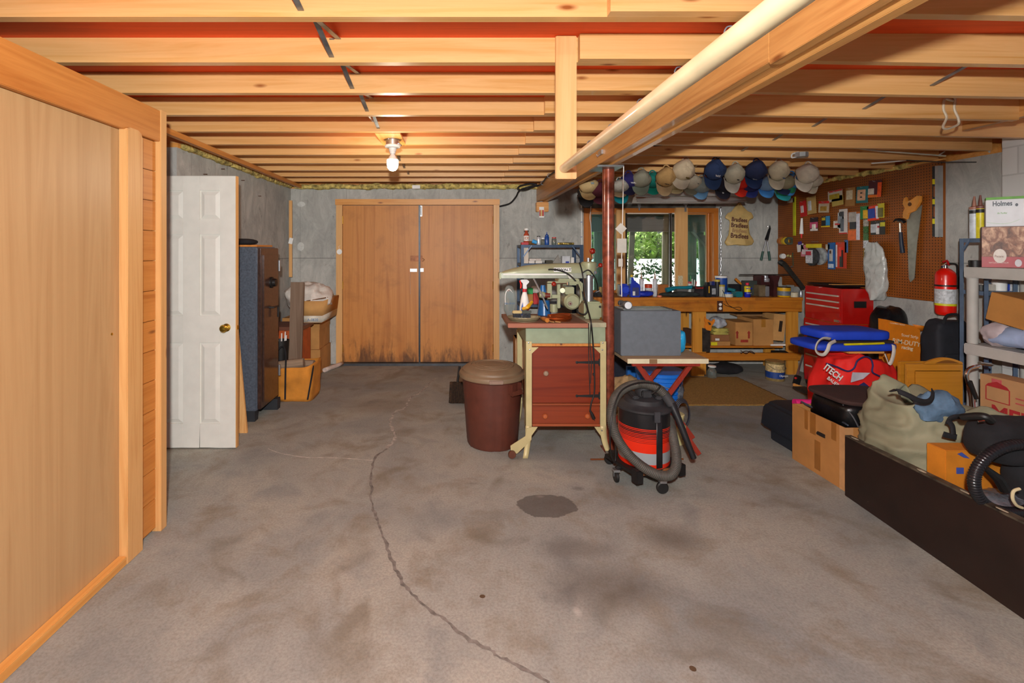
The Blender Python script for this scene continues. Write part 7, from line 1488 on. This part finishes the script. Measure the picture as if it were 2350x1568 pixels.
o = MB().ell((XX(2300,2.2), 2.19, .285), (.13, .10, .05), 36, 18, .9, .03, 9, 44).build('foil_blanket', M('#9aa0aa', .25, .7, .3, 20, bumpy=.5)); o.location.z = .235; tag(o, 'crumpled silver foil pack beneath the black loop', 'foil')
o = cbox('low_box', 2.42, 2.75, 2.10, 2.30, 0, .234, 'brown box under the crumpled foil pack', CARD, tape=False)
o = MB().tube(curve([P(2340,1122,2.0), P(2326,1128,2.0), P(2324,1145,2.0), P(2333,1160,2.0), P(2346,1166,2.0)]), .006, 8).build('rope_loop', M('#c9bc94', .6)); tag(o, 'loop of cream cord at the right edge near the dark panel', 'cord')

# ================= CEILING DETAILS =================
# bulb fixture
q = Vector((XX(901,3.55), 3.55, 0)); t = thing('bulb_fixture', 'glowing LED bulb in a white ceiling socket under the joists', 'ceiling lamp', (q.x, q.y, 2.31))
MB().box(q.x-.10, q.x+.08, q.y-.20, q.y+.20, 2.3095, 2.328).build('mounting_board', W_piney, t, .002)
MB().lathe([(.052,-.0),(.052,-.038)], q+Vector((0,0,2.309)), 28).build('junction_box', STEEL, t)
MB().lathe([(.056,-.039),(.060,-.045),(.056,-.055),(.030,-.062),(.026,-.085),(.022,-.09),(.021,-.105)], q+Vector((0,0,2.309)), 28).build('lamp_socket', WHITE, t)
MB().lathe([(.014,-.104),(.017,-.112),(.035,-.142),(.041,-.148)], q+Vector((0,0,2.309)), 24).build('bulb_neck', WHITE, t)
MB().lathe([(.041,-.149),(.043,-.155),(.043,-.185),(.038,-.21),(.024,-.228),(.004,-.234)], q+Vector((0,0,2.309)), 28).build('bulb', emat('bulb_glow', '#fff2d0', 14), t)
MB().tube([(q.x+.05,q.y-.02,2.28),(q.x+.07,q.y-.03,2.262)], .006, 6).build('pull_chain', STEEL, t)
MB().tube(curve([(q.x-.02,q.y-.02,2.295),(q.x-.04,q.y-.12,2.35),(q.x-.10,q.y-.25,2.38),(q.x-.12,q.y-.5,2.40)]), .006, 7).build('cable', WHITE, t)
lamp('bulb_light', 'POINT', (q.x, q.y, 2.02), 12, .05, (1, .88, .68))
# plank hanging and closet pole
t = thing('hanging_plank', 'pale pine plank nailed to a joist and hanging down into the room', 'plank', (.478, 2.08, 1.79))
MB().box(XX(1276,2.05), XX(1325,2.05)-.002, 2.052, 2.074, 1.793, 2.418).build('plank', wood('plank_pine', '#dcae78', '#c99558', 'z', .5, dark='#9a6230'), t, .003)
o = MB().cyl((.463, 2.050, 1.838), (.405, .25, 1.79), .0195, 28).build('closet_pole', M('#e2d4ae', .4, var=.12, vs=6, name='cream_pole', coat=.3)); tag(o, 'long cream coloured round pole running overhead from the hanging plank', 'pole')
# cable and staples along beam
cb = curve([(1.010,6.0,2.285),(1.012,5.7,2.27),(1.010,5.3,2.30),(1.011,4.6,2.285),(1.011,3.8,2.295),(1.011,3.0,2.285),(1.011,2.3,2.298),(1.011,1.6,2.29),(1.011,1.0,2.3),(1.011,.5,2.3)], 8)
o = MB().tube(cb, .0075, 8).build('electric_cable', BLACK); tag(o, 'thick black electric cable clipped along the upper edge of the beam', 'cable')
for i, (y, z) in enumerate(((1.05,2.298),(1.42,2.293),(1.75,2.292),(2.15,2.296),(2.6,2.292),(3.1,2.286),(3.6,2.292),(4.4,2.288),(5.2,2.298),(5.6,2.275))):
    p = Vector((1.008, y, z)); o = MB().tube(curve([p+Vector((.012,0,.024)), p+Vector((-.006,0,.020)), p+Vector((-.016,0,0)), p+Vector((-.006,0,-.020)), p+Vector((.012,0,-.024))]), .0028, 6).build('cable_clip', M('#a8bccc', .3, .6)); tag(o, 'pale blue-grey clip on the beam cable, '+['first','second','third','fourth','fifth','sixth','seventh','eighth','ninth','tenth'][i]+' from the camera', 'clip', 'clips along the beam cable')
t = thing('cable_loop', 'hanging loop of thick black cable beside the far end of the beam', 'cable', P(1205,430,5.9))
MB().tube(curve([P(1146,474,6.04), P(1170,467,6.03), P(1184,452,6.0), P(1192,438,5.95), P(1210,430,5.9), P(1232,424,5.9), P(1215,422,5.9), P(1194,427,5.9), P(1189,434,5.9), P(1205,436,5.9), P(1228,427,5.9), P(1240,425,5.9), P(1250,420,5.88), P(1254,412,5.8)], 8), .0105, 8).build('cable', BLACK, t)
o = MB().fbox(946, 425, 964, 433, 6.02, .012).build('white_tag', WHITE); o.location.y = 6.03; tag(o, 'small white sign above the double door', 'sign'); 
# joist cross bridging straps
BR_ = M('#8d9398', .35, .8, .2, 20, name='bridging_steel')
ORD = ['first','second','third','fourth','fifth','sixth','seventh','eighth','ninth','tenth','eleventh']
def bridge(x, ya, yb, flip, lab, grp):
    z0, z1 = (2.41, 2.33) if flip else (2.33, 2.41)
    o = MB().add([(x-.010,ya,z0),(x+.012,ya,z0),(x+.012,yb,z1),(x-.010,yb,z1),(x-.010,ya,z0+.004),(x+.012,ya,z0+.004),(x+.012,yb,z1+.004),(x-.010,yb,z1+.004)], [(0,1,2,3),(7,6,5,4),(0,4,5,1),(1,5,6,2),(2,6,7,3),(3,7,4,0)]).build('bridging_strap', BR_); tag(o, lab, 'metal strap', grp)
for k in range(11):
    if JY[k]+.4 > BW-.1: continue
    bridge(-.555+.0*k, JY[k]-.004, JY[k+1]-.004, True, 'rising metal strap, '+ORD[k]+' joist gap of the left bay from the camera', 'metal straps of the left bay')
    bridge(-.525, JY[k]+.04, JY[k+1]-.004, False, 'falling metal strap, '+ORD[k]+' joist gap of the left bay from the camera', 'metal straps of the left bay')
    bridge(2.45, JY[k]-.004, JY[k+1]-.05, True, 'metal strap, '+ORD[k]+' joist gap of the right bay from the camera', 'metal straps of the right bay')
# right bay wiring
q = P(1838,341,3.9); t = thing('junction_box', 'metal junction box with white cables under the right bay joists', 'junction box', (q.x, q.y, 2.24))
MB().lathe([(.004,.0),(.052,.004),(.052,.04)], (q.x,q.y,2.245), 8).build('box', M('#b0b4b4', .4, .6), t)
MB().tube(curve([(q.x-.04,q.y,2.25),(q.x-.075,q.y,2.245),(q.x-.07,q.y,2.275),(q.x-.02,q.y,2.29)]), .006, 7).build('cable_stub', WHITE, t)
def wire(name, pts, r, mat, lab):
    o = MB().tube(curve(pts, 6), r, 6).build(name, mat); tag(o, lab, 'cable')
wire('white_cable', [P(1845,335,3.9), P(1862,325,3.88), P(1920,322,3.85), P(2000,326,3.8), P(2080,326,3.78), P(2170,322,3.75), P(2240,328,3.72), P(2268,345,3.7), P(2282,375,3.7), P(2284,440,3.72)], .008, M('#b9b9b4', .5), 'thick white cable running from the junction box to the right wall')
wire('white_cable', [P(1858,337,3.95), P(1900,338,3.95), P(1940,336,3.95), P(2000,345,3.9), P(2090,352,3.9), P(2170,358,3.9)], .006, M('#c4bfae', .5), 'thinner white cable sagging below the thick white cable')
wire('white_cable', [P(2000,375,4.2), P(2060,370,4.15), P(2120,362,4.1), P(2150,357,4.1), P(2168,348,4.05)], .006, WHITE, 'short white cable end running over the top of the pegboard')
wire('dark_cable', [P(1500,335,3.8), P(1600,326,3.8), P(1690,322,3.8), P(1745,318,3.8), P(1790,328,3.85), P(1830,336,3.88)], .005, BLACK, 'thin dark cable running left from the junction box')
wire('dark_cable', [P(2080,368,4.0), P(2160,372,3.9), P(2300,372,3.7)], .004, BLACK, 'thin dark cable crossing in front of the wall above the pegboard edge')
wire('white_cable', [P(2188,232,2.842), P(2180,230,2.842), P(2168,228,2.842), P(2165,250,2.842), P(2172,270,2.842), P(2164,290,2.842), P(2172,296,2.842), P(2198,286,2.842), P(2199,272,2.842), P(2190,250,2.842), P(2192,228,2.842), P(2186,221,2.842)], .0065, M('#c8bda4', .5), 'loop of cream cable hanging from a right bay joist')
t = thing('beam_hook', 'small metal hook plate on the left face of the beam', 'hook', P(1374,351,3.4)); MB().box(1.008,1.0215,3.30,3.38,2.155,2.185).build('plate', STEEL, t); MB().tube([(1.01,3.33,2.16),(.99,3.33,2.14),(.985,3.33,2.155)], .005, 6).build('hook', STEEL, t)
